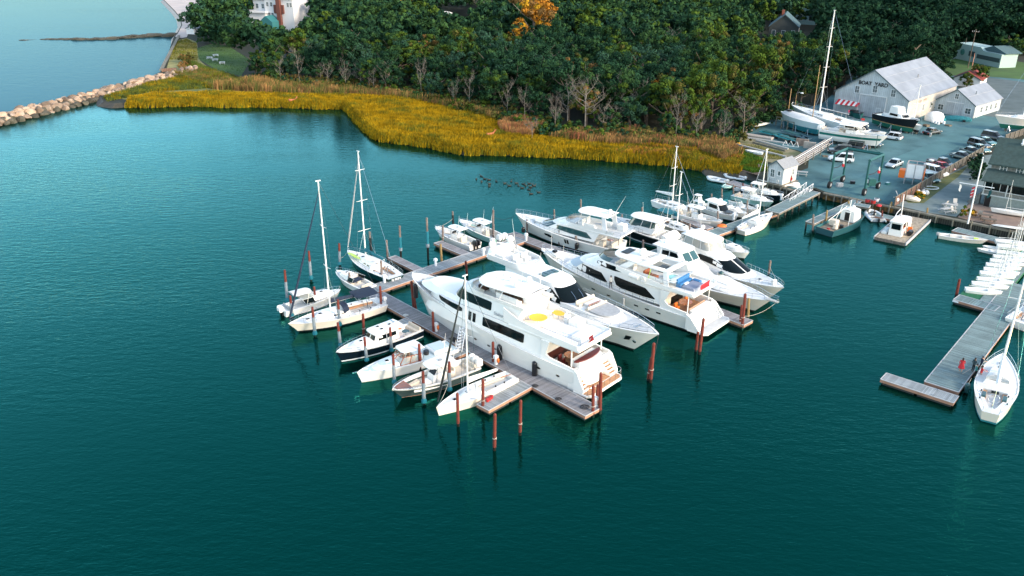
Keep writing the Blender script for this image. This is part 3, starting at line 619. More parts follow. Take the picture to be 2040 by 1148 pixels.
# the far part of the wood reads as one mass
Vs=[];Fs=[];Ms=[]; off=0; lowp=[crown(200+i,12,5.4,34,18,.62,[leaf['dark']]*5,[.45,.25,.2,.06,.04]) for i in range(8)]
fm=[leaf['dark'],leaf['deep'],leaf['mid'],leaf['yg'],leaf['blue']]
gg=np.random.default_rng(5)
for x,y in far:
    V,F,mi=lowp[gg.integers(8)]; a=gg.uniform(0,6.28); s=gg.uniform(.8,1.35); ca,sa=math.cos(a)*s,math.sin(a)*s
    W_=np.empty_like(V); W_[:,0]=V[:,0]*ca-V[:,1]*sa+x; W_[:,1]=V[:,0]*sa+V[:,1]*ca+y; W_[:,2]=V[:,2]*s+LZ
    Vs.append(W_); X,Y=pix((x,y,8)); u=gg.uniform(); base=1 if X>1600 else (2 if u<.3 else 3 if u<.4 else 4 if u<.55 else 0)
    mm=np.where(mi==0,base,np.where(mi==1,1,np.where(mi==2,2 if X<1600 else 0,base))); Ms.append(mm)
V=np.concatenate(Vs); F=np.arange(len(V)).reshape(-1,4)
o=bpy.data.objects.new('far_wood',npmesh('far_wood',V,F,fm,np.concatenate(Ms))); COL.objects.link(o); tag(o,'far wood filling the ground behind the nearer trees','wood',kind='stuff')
print('trees',NT[0],'far',len(far))
# undergrowth under the front trees
V,F,mi=crown(300,1.9,1.5,10,26,.24,[leaf['mid']]*3,[.5,.3,.2],low=.1)
def thicket(name,poly,cnt,mats,label,seed,s0=.8,s1=1.5):
    g=np.random.default_rng(seed); Vs=[];Ms=[]; xs=[p[0] for p in poly]; ys=[p[1] for p in poly]; k=0
    while k<cnt:
        x,y=g.uniform(min(xs),max(xs)),g.uniform(min(ys),max(ys))
        if not inpoly(x,y,poly): continue
        a=g.uniform(0,6.28); s=g.uniform(s0,s1); ca,sa=math.cos(a)*s,math.sin(a)*s; W_=np.empty_like(V); W_[:,0]=V[:,0]*ca-V[:,1]*sa+x; W_[:,1]=V[:,0]*sa+V[:,1]*ca+y; W_[:,2]=V[:,2]*s+LZ-.2
        Vs.append(W_); Ms.append(np.full(len(F),g.integers(len(mats)))); k+=1
    VV=np.concatenate(Vs); o=bpy.data.objects.new(name,npmesh(name,VV,np.arange(len(VV)).reshape(-1,4),mats,np.concatenate(Ms))); COL.objects.link(o); tag(o,label,'undergrowth',kind='stuff')
thicket('undergrowth',W2([(480,160),(620,168),(760,176),(860,192),(960,212),(1040,235),(1120,258),(1250,268),(1400,280),(1430,296),(1300,288),(1180,284),(1090,282),(1040,262),(940,232),(850,205),(720,186),(600,178)]),520,[leaf['mid'],leaf['dark'],leaf['yg'],leaf['olive']],'green thicket between the reeds and the wood',1)
thicket('undergrowth',W2([(1440,300),(1480,285),(1500,262),(1560,238),(1600,226),(1590,218),(1540,226),(1488,246),(1460,270),(1420,290)]),90,[leaf['dark'],leaf['mid'],leaf['olive']],'bushes along the left side of the boat yard',2,.6,1.2)
thicket('undergrowth',W2([(352,132),(372,118),(382,124),(376,140),(356,142)]),12,[leaf['brown'],leaf['olive']],'brown bush beside the sea wall',3)
thicket('undergrowth',W2([(1932,330),(1952,310),(1962,335),(1950,372),(1935,362)]),22,[leaf['dark'],leaf['deep']],'dark shrubs at the corner of the clubhouse',4,.5,1.1)
for px,py,s in ((1845,225,.9),(1855,222,.7)): 
    p=at(px,py,LZ); tree('small',p.x,p.y,'small bush in the gap between the two white sheds','bushes between the sheds',s*.5)
# ---------------------------------------------------------------- deer and ducks
deerm=mk('deer_coat',(.42,.13,.05),.8)
def deer(px,py,rz,label,gr=False):
    p=at(px,py,LZ); s=MB(deerm)
    s.rings([[(x,w*math.cos(a),z+h*math.sin(a)) for a in [k*PI/4 for k in range(8)]] for x,w,z,h in ((-.75,.06,.95,.08),(-.62,.2,.92,.22),(-.2,.2,.85,.2),(.3,.21,.86,.26),(.55,.14,.95,.2),(.72,.09,1.1,.13))])
    hz=(1.5,1.62,.98,1.18) if not gr else (.75,.45,.9,1.1)
    s.tube([(.6,0,1.05),(hz[2]-.15,0,(1.05+hz[0])/2),(hz[2],0,hz[0])],[.13,.09,.075],7); s.tube([(hz[2]-.03,0,hz[0]),(hz[3],0,hz[0]-.06)],[.085,.04],6)
    for e in (-1,1): s.cyl((hz[2]-.05,e*.05,hz[0]+.04),(hz[2]-.1,e*.14,hz[0]+.2),.035,.01,4)
    for y in (-.11,.11):
        s.tube([(.42,y,.75),(.44,y,.4),(.42,y,0)],[.08,.045,.03],5); s.tube([(-.58,y,.85),(-.48,y,.55),(-.66,y,.38),(-.6,y,0)],[.12,.07,.04,.03],5)
    s.cyl((-.75,0,1.0),(-.85,0,.85),.05,.02,5)
    o=s.build('deer',loc=(p.x,p.y,LZ),rz=rz); o.scale=(1.25,)*3; tag(o,label,'deer'); return o
deer(583,206,0.2,'reddish deer standing at the water edge of the golden marsh').location.z=.75; deer(977,277,.5,'reddish deer walking in the golden grass by the cove'); deer(1052,271,.2,'reddish deer beside the pinkish reed clump',True)
deer(1026,270,2.8,'reddish deer half hidden in the tan reeds',True)
dk=mk('duck_feathers',(.03,.028,.02),.8)
DK=[(949,357.7),(958.6,351.8),(959.2,363),(965.5,357.2),(974,359),(975,367),(975,372),(989,362.5),(1005.8,366),(1014.5,370.7),(1018.5,362),(1028.4,366),(1032.5,370.5),(1042.6,367.5),(1040,375.4),(1047.3,370.6),(1054.6,366.6),(1056.8,373.3),(1061,369),(1065,370.8),(1054,378.7),(1058,387),(1073,384)]
s=MB(dk); s.sph((0,0,.05),(.34,.17,.16),9,5); s.tube([(.24,0,.12),(.34,0,.3)],[.07,.05],5); s.sph((.38,0,.34),(.09,.07,.07),6,4); s.cyl((.44,0,.33),(.54,0,.31),.03,.015,4); s.cyl((-.3,0,.1),(-.45,0,.17),.08,.02,5)
d0=s.build('duck'); tag(d0,'dark duck floating in the loose flock on the open cove','duck','flock of ducks on the cove')
for i,(x,y) in enumerate(DK):
    o=d0 if i==0 else copy_tree(d0); p=at(x,y,0); o.location=p; o.rotation_euler=(0,0,rnd.random()*6.28)
thicket('undergrowth',W2([(1880,72),(2090,76),(2090,116),(2000,107),(1930,101),(1888,102)]),190,[leaf['deep'],leaf['dark']],'dark undergrowth behind the low white building',9,1.6,3.0)
thicket('undergrowth',W2([(396,60),(470,60),(480,100),(455,96),(400,90)]),60,[leaf['dark'],leaf['mid']],'undergrowth at the top of the mansion lawn',10,1.2,2.2)
# ---------------------------------------------------------------- docks
dkm=planks('dock_boards',(.25,.24,.245),.15,0,.22,.85,.13); dkg=planks('dock_boards_pale',(.26,.29,.30),.15,0,.22,.85,.13); dkt=planks('dock_boards_teal_grey',(.16,.23,.23),.15,0,.25,.85,.13)
fas=mk('dock_fascia',(.38,.20,.13),.85,var=.2,scale=.7); rub=mk('dock_rubbing_strip',(.46,.46,.46),.6)
floatm=mk('dock_float',(.03,.035,.035),.8)
wetm=mk('wet_timber',(.015,.013,.010),.3)
def dock(p0,p1,w,label,z=.62,m=None,name='dock',th=.34,floats=True,fm=None,piles=0,group=None,cat='dock'):
    a=at(*p0,z) if not isinstance(p0,Vector) else p0; b=at(*p1,z) if not isinstance(p1,Vector) else p1
    d=b-a; L=d.length; r=empty(name,(a.x,a.y,z),math.atan2(d.y,d.x),label,cat,group); wd=abs(w); s=1 if w>0 else -1
    y0,y1=(0,w) if w>0 else (w,0)
    MB(m or dkm).bx(0,L,y0+.06,y1-.06,-.05,0).build('deck',r,smooth=0)
    f=MB(fm or fas); f.bx(0,L,y0,y0+.058,-th,-.03); f.bx(0,L,y1-.058,y1,-th,-.03); f.bx(-.06,-.002,y0,y1,-th,-.03); f.bx(L+.002,L+.06,y0,y1,-th,-.03); f.build('fascia',r,smooth=0)
    g=MB(rub); g.bx(0,L,y0-.03,y0+.055,-.028,.03); g.bx(0,L,y1-.055,y1+.03,-.028,.03); g.bx(L+.003,L+.09,y0,y1,-.028,.03); g.bx(-.09,-.003,y0,y1,-.028,.03); g.build('edge_strip',r,smooth=0)
    if floats:
        g=MB(floatm); k=max(1,int(L/2.4))
        for i in range(k): g.bx(L*i/k+.15,L*(i+1)/k-.15,y0+.12,y1-.12,-z-.2,-.12)
        g.build('float',r,smooth=0)
    if piles:
        k=max(2,int(L/piles))
        for i in range(k+1):
            for yy in (y0+.15,y1-.15):
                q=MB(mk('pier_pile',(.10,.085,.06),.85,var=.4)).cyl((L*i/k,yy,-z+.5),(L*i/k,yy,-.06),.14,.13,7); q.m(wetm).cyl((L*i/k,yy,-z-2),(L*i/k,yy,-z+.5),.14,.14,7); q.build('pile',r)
    c=MB(steel); 
    for i in range(int(L/4)):
        for yy in (y0+.16,y1-.16): c.bx(2+i*4-.14,2+i*4+.14,yy-.03,yy+.03,.005,.09)
    if L>4: c.build('cleats',r,smooth=0)
    return r,a,b
M1=dock((735,592),(1165,829),2.25,'long main finger dock running past the big white motor yacht to the front')
dock((748.8,583),(1050,480),2.3,'grey cross dock passing behind the bow of the big white motor yacht',m=dkg,z=.63)
dock((828,541),(773,514),-1.35,'short finger dock beside the green hulled sloop',m=dkm,z=.615)
dock((938,504),(880,480),1.45,'short finger dock between the black engines and the dark tall piling',m=dkm,z=.61)
dock((1009,468),(1481,648),1.9,'long inner dock running between the big yachts to the right',m=dkm,z=.615)
dock((820,641),(768,664),-1.3,'grey finger dock beside the dark blue picnic boat',m=dkg,z=.61)
dock((935,701),(868,729),-1.3,'grey finger dock behind the three white outboards',m=dkg,z=.61)
dock((1059.4,771),(974.4,818),-1.7,'finger dock with red buckets at the front of the marina',m=dkg,z=.64)
dock((1250,534),(1556,424),2.2,'straight dock leading from the yachts to the timber pier',m=dkt,z=.61)
dock((1408,457),(1356,439),-1.5,'small finger dock between the teal covered sloop and the boat with the T top',m=dkm,z=.6)
dock((1447,364),(1512,385),2.1,'dinghy dock beside the inflatables',m=dkm,z=.6)
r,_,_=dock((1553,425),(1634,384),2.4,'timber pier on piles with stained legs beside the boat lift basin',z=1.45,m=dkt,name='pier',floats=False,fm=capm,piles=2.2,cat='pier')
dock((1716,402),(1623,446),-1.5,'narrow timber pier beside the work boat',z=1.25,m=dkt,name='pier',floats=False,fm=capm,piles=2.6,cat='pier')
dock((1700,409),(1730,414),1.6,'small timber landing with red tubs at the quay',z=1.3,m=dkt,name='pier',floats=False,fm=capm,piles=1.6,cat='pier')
dock((1734,428),(1785,440),1.8,'low floating stage behind the inflatable boat with the driver',z=.5,m=dkt)
dock((1897,460),(1993,484),2.2,'slatted float between the cream skiff and the quay',z=.5,m=dkt)
# right hand docks
RA=at(1898.5,803,.6); RB=at(1755,756,.6); rd=(RB-RA).normalized(); rp=Vector((-rd.y,rd.x,0)); 
if rp.y<0: rp=-rp
dock((1898.5,803),(1755,756),-1.75,'outer end float forming the foot of the L shaped dock',m=dkg,z=.6)
a=at(1912,779,.605); b=at(2001,659,.605); dd=(b-a).normalized()
dock(a-dd*.3,a+dd*34,3.3,'wide grey walkway where the people in red stand',m=dkt,z=.605)
r,_,_=dock((1980,620),(1900,597),-2.1,'short float with the white fender in front of the dinghies',m=dkt,z=.61)
E0=at(1984,612,.6); E1=at(1910,588,.6); ed=(E1-E0).normalized(); back=dd
# dinghy float: green net floor and pale deck
def poly_thing(name,P,z0,z1,m,label,cat,sm=0):
    s=MB(m); s.prism([(p[0],p[1]) for p in P],z0,z1); return tag(s.build(name,smooth=sm),label,cat)
g0=E1+back*.2; netm=mk('green_net',(.01,.12,.05),.8,var=.3,scale=4)
poly_thing('dinghy_platform',[g0,E0+back*.2,E0+back*27,g0+back*27],.2,.5,netm,'green netted float carrying the row of racing dinghies','float')
E2=E0+back*.2-ed*0
r=empty('deck_platform',(E2.x,E2.y,.55),math.atan2(dd.y,dd.x),'pale slatted deck along the row of racing dinghies','deck')
MB(dkt).bx(.1,27,0.05,2.1,-.03,.04).build('deck',r,smooth=0)
# ---------------------------------------------------------------- gangway
a=at(1565,409,.66); b=at(1612,377,1.5); d=b-a; L=math.hypot(d.x,d.y); r=empty('gangway',a,math.atan2(d.y,d.x),'white aluminium gangway with truss sides from quay to dock','gangway')
sl_=d.z/L
def zz(x): return .05+sl_*x
s=MB(dkg); s.add([(0,-.55,zz(0)),(L,-.55,zz(L)),(L,.55,zz(L)),(0,.55,zz(0)),(0,-.55,zz(0)+.06),(L,-.55,zz(L)+.06),(L,.55,zz(L)+.06),(0,.55,zz(0)+.06)],[(0,1,2,3),(4,5,6,7),(0,1,5,4),(1,2,6,5),(2,3,7,6),(3,0,4,7)]); s.build('walkway',r,smooth=0)
for y in (-.6,.6):
    s=MB(whitep); s.tube([(0,y,zz(0)+1.05),(L,y,zz(L)+1.05)],.045,5); s.tube([(0,y,zz(0)),(L,y,zz(L))],.045,5); k=8
    for i in range(k):
        x0,x1=L*i/k,L*(i+1)/k; s.cyl((x0,y,zz(x0)),(x0,y,zz(x0)+1.05),.03,n=5); s.cyl((x0,y,zz(x0)+(0 if i%2 else 1.05)),(x1,y,zz(x1)+(1.05 if i%2 else 0)),.03,n=5)
    s.cyl((L,y,zz(L)),(L,y,zz(L)+1.05),.03,n=5); s.build('truss_rail',r)
# ---------------------------------------------------------------- pilings
pr=mk('red_brown_piling',(.17,.028,.015),.75,scale=1.2,col2=(.10,.016,.01),bump=.4,bscale=6)
pw=mk('weathered_piling',(.21,.17,.15),.9,scale=1.5,col2=(.13,.10,.09),bump=.4,bscale=6)
py_=mk('yellowed_piling',(.28,.20,.08),.85,scale=1.5,col2=(.26,.17,.07))
pd=mk('black_piling_sleeve',(.012,.018,.02),.6); psl=mk('grey_piling_sleeve',(.17,.215,.25),.6,var=.2,scale=1.5); ptc=mk('turquoise_collar',(.008,.15,.20),.5)
wetm=mk('wet_timber',(.015,.013,.010),.3)
def pile(tx,ty,bx,by,typ,label,r=.15,n=9):
    b=at(bx,by,0); Y=b.y
    # height from the photograph: solve the level at which the pile reaches its top row
    k=(574-ty)/FPX; z_=(k*Y*CT-Y*ST)/(k*ST+CT)+H
    dtop=Y*CT-(z_-H)*ST; X=(tx-1020)/FPX*dtop
    o=empty('piling',(b.x,b.y,0),0,label,'piling','dock pilings'); t=Vector((X-b.x,0,z_)); B=Vector((0,0,0)); P_=lambda f:B.lerp(t,f)
    def seg(nm,f0,f1,m,ra,rb=None,cap=True): MB(m).cyl(P_(f0),P_(f1),ra,rb or ra,n,cap).build(nm,o)
    lo=Vector(t)*(-.35)
    if typ=='S':
        MB(wetm).cyl(lo,P_(.07),r*.85,r*.85,n).build('wet_foot',o)
        seg('collar',.07,.14,ptc,r*1.55,r*1.5); seg('collar_rim',.14,.2,ptc,r*1.2,r*1.1); seg('sleeve',.2,.66,psl,r*1.05,r*1.0); seg('timber_top',.66,1,pr,r*.85,r*.75)
    elif typ=='T':
        MB(wetm).cyl(lo,P_(.3),r*.85,r*.85,n).build('wet_foot',o); seg('collar',.3,.38,psl,r*1.4); seg('sleeve',.38,.68,ptc,r*1.05); seg('timber_top',.68,1,pw,r*.85,r*.8)
    elif typ=='D':
        MB(wetm).cyl(lo,P_(.02),r*.9,r*.9,n).build('wet_foot',o); seg('sleeve',.02,.7,pd,r*1.1); seg('timber_top',.7,1,pw,r*.85,r*.8)
    else:
        m={'R':pr,'W':pw,'Y':py_}[typ]; MB(wetm).cyl(lo,P_(.09),r*1.02,r,n).build('wet_foot',o); seg('timber',.09,.97,m,r,r*.9,); seg('top_cap',.97,1,m,r*.9,r*.5)
        if rnd.random()<.5: MB(rope).tube([P_(.3)+Vector((r*1.1*math.cos(a),r*1.1*math.sin(a),.03*a)) for a in [i*.7 for i in range(12)]],.03,4).build('rope_turns',o)
    return o
PL=[(567,538,573,606,'S','leftmost grey sleeved piling beyond the walkaround boat',.17),
(615,500,620,560,'S','grey sleeved piling standing left of the cream sloop mast',.17),
(675.5,485,677,530,'S','grey sleeved piling between the two tall masts',.17),
(578,589,582,632,'S','piling at the outboard engines of the walkaround boat',.17),
(625.5,571,630,612,'R','red piling between the walkaround boat and the cream sloop',.14),
(622,612,628,670,'S','sleeved piling in front of the cream sloop bow, left one',.17),
(673,597,677,652,'S','sleeved piling in front of the cream sloop cockpit, right one',.17),
(736,461.5,740,503,'D','black sleeved piling right of the green sloop mast',.17),
(770,478,772,516,'W','weathered piling at the stern of the green hulled sloop',.15),
(796,450,799,520,'T','turquoise sleeved piling in open water right of the green sloop',.17),
(850,434,853,517,'T','turquoise sleeved piling left of the center console boats',.17),
(901.5,421,903,446,'D','short dark piling behind the left center console boat',.16),
(695.6,543,697,574,'W','weathered piling beside the little cuddy boat',.15),
(759,519,761,562,'W','pinkish piling at the transom of the green sloop',.15),
(757,570,760,620,'R','red piling at the corner of main dock and cross dock',.15),
(723,625,725,670,'R','red piling between the cream sloop and the blue picnic boat',.15),
(819.5,560,825,618,'R','red piling under the bow of the big motor yacht',.17),(824,584,829,620,'R','shorter red piling paired with the one under the big bow',.15),
(672.7,643,679,692,'S','sleeved piling at the bow of the blue picnic boat',.16),
(777,653,780,702,'S','sleeved piling between picnic boat and pale express boat',.16),
(726,672,731,722,'S','sleeved piling in front of the blue picnic boat',.16),
(862,621,864,670,'R','red piling beside the first white power post of the main dock',.15),
(834.7,685,837,737,'R','red piling between the express boat and the T top boat',.15),
(783,706,786,767,'S','sleeved piling at the bow of the pale express boat',.16),
(842.5,740,845,806,'S','turquoise footed piling at the bow of the white T top boat',.17),
(894.8,721,896,782,'S','turquoise footed piling between the T top boat and the racing sloop',.17),
(982,681,983,730,'R','red piling on the dock edge beside the racing sloop stern',.15),
(1003,649,1003,714,'R','tall red piling against the side of the big motor yacht',.17),(996.5,671,996,712,'R','lower red piling leaning by the tall one at the big motor yacht',.15),
(911,783,912.7,849,'R','red piling in the water beside the racing sloop bow',.14),
(962,755,962,819,'R','red piling at the end of the finger dock with the buckets',.15),
(986,824,985,897,'R','nearest red piling standing alone in front',.15),
(1037.5,797,1036,867,'R','lone red piling right of the nearest one',.14),
(1182,768,1181,830,'R','red piling at the very end of the main dock',.15),(1191.5,766,1188,808,'R','middle red piling of the three at the dock end',.15),(1197,742,1195,824,'R','tallest red piling of the three at the dock end',.17),
(927.6,520,931,550,'R','red piling beside the tender on the second big yacht',.15),
(1115,598,1115,640,'R','red piling between the big motor yacht and the dark windscreen yacht',.15),
(1303,683,1296,762,'R','tall red piling off the bow of the dark windscreen yacht',.17),(1298,712,1291,758,'R','leaning red piling beside the tall one off the bow',.15),
(1402,634,1393,706,'R','tall red piling at the swim platform of the flybridge yacht',.17),(1391,661,1386,700,'R','leaning red piling next to the swim platform piling',.15),
(1485,585,1478,655,'R','tall red piling at the end of the inner dock',.17),(1478,608,1474,650,'R','leaning red piling at the end of the inner dock',.14),(1492,594,1490,634,'Y','yellow piling behind the red ones at the inner dock end',.15),
(1535,519,1531,547,'W','weathered piling beyond the bow rail of the rightmost cruiser',.15),(1479,541,1477,556,'W','short weathered piling between the two bows on the right',.14),
(1213,560,1213,590,'W','weathered piling between the dark windscreen yacht and the flybridge yacht',.15),
(882,449,882,486,'W','weathered piling beside the left center console boat',.15),(877.6,486,880,525,'Y','yellow piling at the tip of the short finger dock',.16),
(982.6,418,982,476,'W','tall weathered piling behind the right center console boat',.16),(983.5,446,983,478,'W','short weathered piling at the white outboards',.14),
(1049.6,437,1050,470,'W','weathered piling at the bow of the middle flybridge boat',.15),(1114.5,458,1114,490,'W','weathered piling at the hull side of the middle flybridge boat',.15),(1157,397,1157,430,'W','weathered piling behind the hardtop of the middle flybridge boat',.15),
(1104,417,1104,436,'W','thin piling tip behind the middle flybridge boat',.13),(1146.8,470,1147,500,'W','weathered piling beside the black fender of the middle boat',.14),
(1239,427,1239,455,'W','weathered piling at the black hull of the hardtop boat',.15),(1279,413,1279,440,'W','reddish piling behind the hardtop boat',.14),(1281,478,1281,506,'W','weathered piling in front of the black hulled hardtop boat',.15),
(1371.5,403,1371,437,'W','weathered piling left of the tower boat',.15),(1374,445,1373,474,'W','weathered piling in front of the small beige sloop',.15),
(1430,421,1430,450,'W','piling with a red life jacket at the bow of the tower boat',.14),(1417.6,386,1417,404,'W','weathered piling behind the cabin boat',.14),(1438,376,1438,398,'W','weathered piling behind the runabouts',.14),(1461,368,1461,388,'W','weathered piling near the green dinghy',.13),
(1489,399,1488,429,'W','dark piling at the bows of the runabouts',.14),(1480,365,1480,380,'R','small red topped piling of the dinghy dock',.13),(1511.8,327,1511,347,'W','tall thin piling beside the moored inflatables',.14),(1496.5,366,1497,382,'W','weathered piling at the corner of the dinghy dock',.14),
(1620.6,427,1619,462,'W','weathered piling at the outer end of the work boat pier',.15),(1648,419,1644,452,'Y','tall yellow piling beside the work boat stern',.15),(1638,442,1637,456,'Y','stubby yellow piling beside the work boat pier',.16),
(1690.6,400,1690,420,'Y','piling behind the wheelhouse of the work boat',.15),(1707,399,1706,419,'W','piling at the landing right of the work boat',.14),(1754,398,1753,411,'Y','yellow piling on the landing with the red tubs',.13),(1776.5,402,1774,423,'Y','piling at the foot of the long board fence',.15),(1757.6,420,1757,438,'R','red piling between the inflatable and the barge',.13),
(1848,414,1846,436,'Y','bright yellow piling against the clubhouse quay',.14),(1912,556,1905,590,'R','leaning rust coloured piling at the dinghy float',.17)]
for p in PL: pile(*p[:6],r=p[6]*1.08)
# ---------------------------------------------------------------- power posts, small things on the docks
def pedestal(px,py,label,z=.62,bag=False):
    p=at(px,py,z); r=empty('power_post',p,R(40),label,'power post','power posts on the docks')
    s=MB(whitep); s.rb(-.13,.13,-.13,.13,0,.75,.04); s.build('post',r); s=MB(whitep); s.rb(-.22,.22,-.2,.2,.75,1.15,.1); s.build('head',r)
    if bag: MB(orange).sph((.1,-.28,.55),(.14,.12,.32),8,5).build('cable_bag',r)
for q in [(767,608,'white power post at the corner red piling'),(869,660,'white power post with orange bag halfway along the main dock',.62,True),(988,726,'white power post with orange bag near the tall red piling',.62,True),(1186,810,'white power post at the far end of the main dock'),(766,563,'white power post behind the green sloop'),(868,530,'white power post on the cross dock near the big bow'),(963,509,'white power post near the black engines'),(1048,479,'white power post at the middle flybridge boat'),(1461,438,'white power post in front of the cabin boat'),(1507,421,'white power post beside the runabouts'),(1556,399,'white power post near the gangway'),(981,489,'white power post behind the right center console boat')]: pedestal(*q)
for i,(px,py) in enumerate([(971,800),(975,797),(979,794)]):
    p=at(px,py,.64); s=MB(redpaint); s.cyl((0,0,0),(0,0,.32),.16,.2,10); tag(s.build('bucket',loc=p),'small red bucket on the finger dock at the front','bucket','red buckets on the finger dock')
p=at(1438,451,.63); s=MB(orange); s.sph((0,0,0),(.8,.55,.38),12,6,0); s.T=None; tag(s.build('folded_cover',loc=p),'orange folded cover lying on the straight dock','cover')
def coil(px,py,m,label,z=.64,r=.35,nm='hose_coil'):
    p=at(px,py,z); s=MB(m); s.tube([(r*(1-.02*i)*math.cos(i*.5),r*(1-.02*i)*math.sin(i*.5),.03+.004*i) for i in range(40)],.03,5); tag(s.build(nm,loc=p),label,'hose'if nm=='hose_coil' else 'rope')
coil(1165,812,ropeb,'dark coiled hose at the end of the main dock',r=.5); coil(1112,796,ropeb,'black rope heap on the lower main dock',nm='rope_coil'); coil(1066,770,ropeb,'black rope heap where the bucket finger meets the dock',nm='rope_coil'); coil(808,629,whitec,'white hose heap near the picnic boat finger'); coil(918,690,whitec,'white hose heap near the boarding ladder')
s=MB(rubber); s.bx(-.6,.6,-.35,.35,0,.03); p=at(905,677,.63); tag(s.build('door_mat',loc=p,rz=R(-48)),'black mat at the foot of the boarding ladder','mat')
s=MB(whitep); s.rb(-1.1,1.1,-.06,.06,-.2,.05,.03); p=at(1917,603,.5); tag(s.build('dock_fender',loc=p,rz=math.atan2(rd.y,rd.x)),'white fender strip on the short float by the dinghies','fender')
# ---------------------------------------------------------------- boat kit
def plan(xa,xf,wa,wf,nose,z=0,n=6,k=4,e=1.0):
    half=[(xa+(xf-nose-xa)*i/k, wa+(wf-wa)*i/k) for i in range(k+1)]+[(xf-nose+nose*math.sin(i*PI/2/n), wf*max(0,math.cos(i*PI/2/n))**e) for i in range(1,n+1)]
    half[-1]=(xf,0)
    zf=z if callable(z) else (lambda x:z)
    full=[(x,-y) for x,y in half]+[(x,y) for x,y in half[:-1][::-1]]
    return [(x,y,zf(x)) for x,y in full]
class Sh:
    """a deckhouse: walls lofted between a lower and an upper outline"""
    def __init__(s,b,t):
        s.b=[Vector(p) for p in b]; s.t=[Vector(p) for p in t]; s.n=len(b)
        s.c=[0]
        for i in range(1,s.n): s.c.append(s.c[-1]+(s.b[i]-s.b[i-1]).length)
    def walls(s,mb,aft=True):
        mb.rings([s.b,s.t],False,False,closed=aft); return s
    def roof(s,mb,crown=.1): mb.cap(s.t,crown); return s
    def P(s,u,v,off=0):
        u=min(max(u,0),1)*s.c[-1]; i=0
        while i<s.n-2 and s.c[i+1]<u: i+=1
        f=(u-s.c[i])/max(1e-6,s.c[i+1]-s.c[i]); b=s.b[i].lerp(s.b[i+1],f); t=s.t[i].lerp(s.t[i+1],f)
        p=b.lerp(t,v)
        if off:
            nrm=(s.b[i+1]-s.b[i]).cross(t-b)
            if nrm.length>1e-9:
                nrm.normalize()
                p=p+nrm*off
        return p
    def strip(s,mb,u0,u1,v0,v1,n=8,off=.02,both=False):
        """window band; v0,v1 may be functions of the fraction along the band"""
        f0=v0 if callable(v0) else (lambda t:v0); f1=v1 if callable(v1) else (lambda t:v1)
        a=[s.P(u0+(u1-u0)*i/n,f0(i/n),off) for i in range(n+1)]; b=[s.P(u0+(u1-u0)*i/n,f1(i/n),off) for i in range(n+1)]
        mb.rings([a,b],False,False,closed=False)
        if both: s.strip(mb,1-u1,1-u0,(lambda t:f0(1-t)),(lambda t:f1(1-t)),n,off)
        return s
    def yx(s,x,z):
        """half width at x and height z on the starboard run"""
        h=s.n//2+1
        def at_(ring,x):
            for i in range(h-1):
                a,b=ring[i],ring[i+1]
                if (a.x<=x<=b.x) or (b.x<=x<=a.x): 
                    f=(x-a.x)/(b.x-a.x) if abs(b.x-a.x)>1e-6 else 0; return abs(a.y+(b.y-a.y)*f),a.z+(b.z-a.z)*f
            q=ring[0] if x<ring[0].x else ring[h-1]; return abs(q.y),q.z
        yb,zb=at_(s.b,x); yt,zt=at_(s.t,x); v=(z-zb)/max(1e-6,zt-zb); return yb+(yt-yb)*v
    def Q(s,x,z,off,sg):
        """point of the wall at length x and height z"""
        lo,hi=0.0,.5; 
        for _ in range(22):
            u=(lo+hi)/2; b=s.P(u,0); t=s.P(u,1); v=(z-b.z)/max(1e-6,t.z-b.z); v=min(max(v,.01),.99)
            if b.lerp(t,v).x<x: lo=u
            else: hi=u
        p=s.P(u,v,off); return (p.x,sg*abs(p.y),p.z)
    def win(s,mb,poly,off=.025,side=0):
        """side window given as [(x,zlo,zhi),...]; side 0 = both"""
        for sg in ((1,-1) if side==0 else (side,)):
            P=[]
            for i in range(len(poly)-1):
                (xa,la,ha),(xb,lb,hb_)=poly[i],poly[i+1]; k=max(1,int(abs(xb-xa)/.8))
                for j in range(k): t=j/k; P.append((xa+(xb-xa)*t,la+(lb-la)*t,ha+(hb_-ha)*t))
            P.append(poly[-1])
            a=[s.Q(x,l,off,sg) for x,l,h in P]; b=[s.Q(x,h,off,sg) for x,l,h in P]
            mb.rings([a,b],False,False,closed=False)
        return s
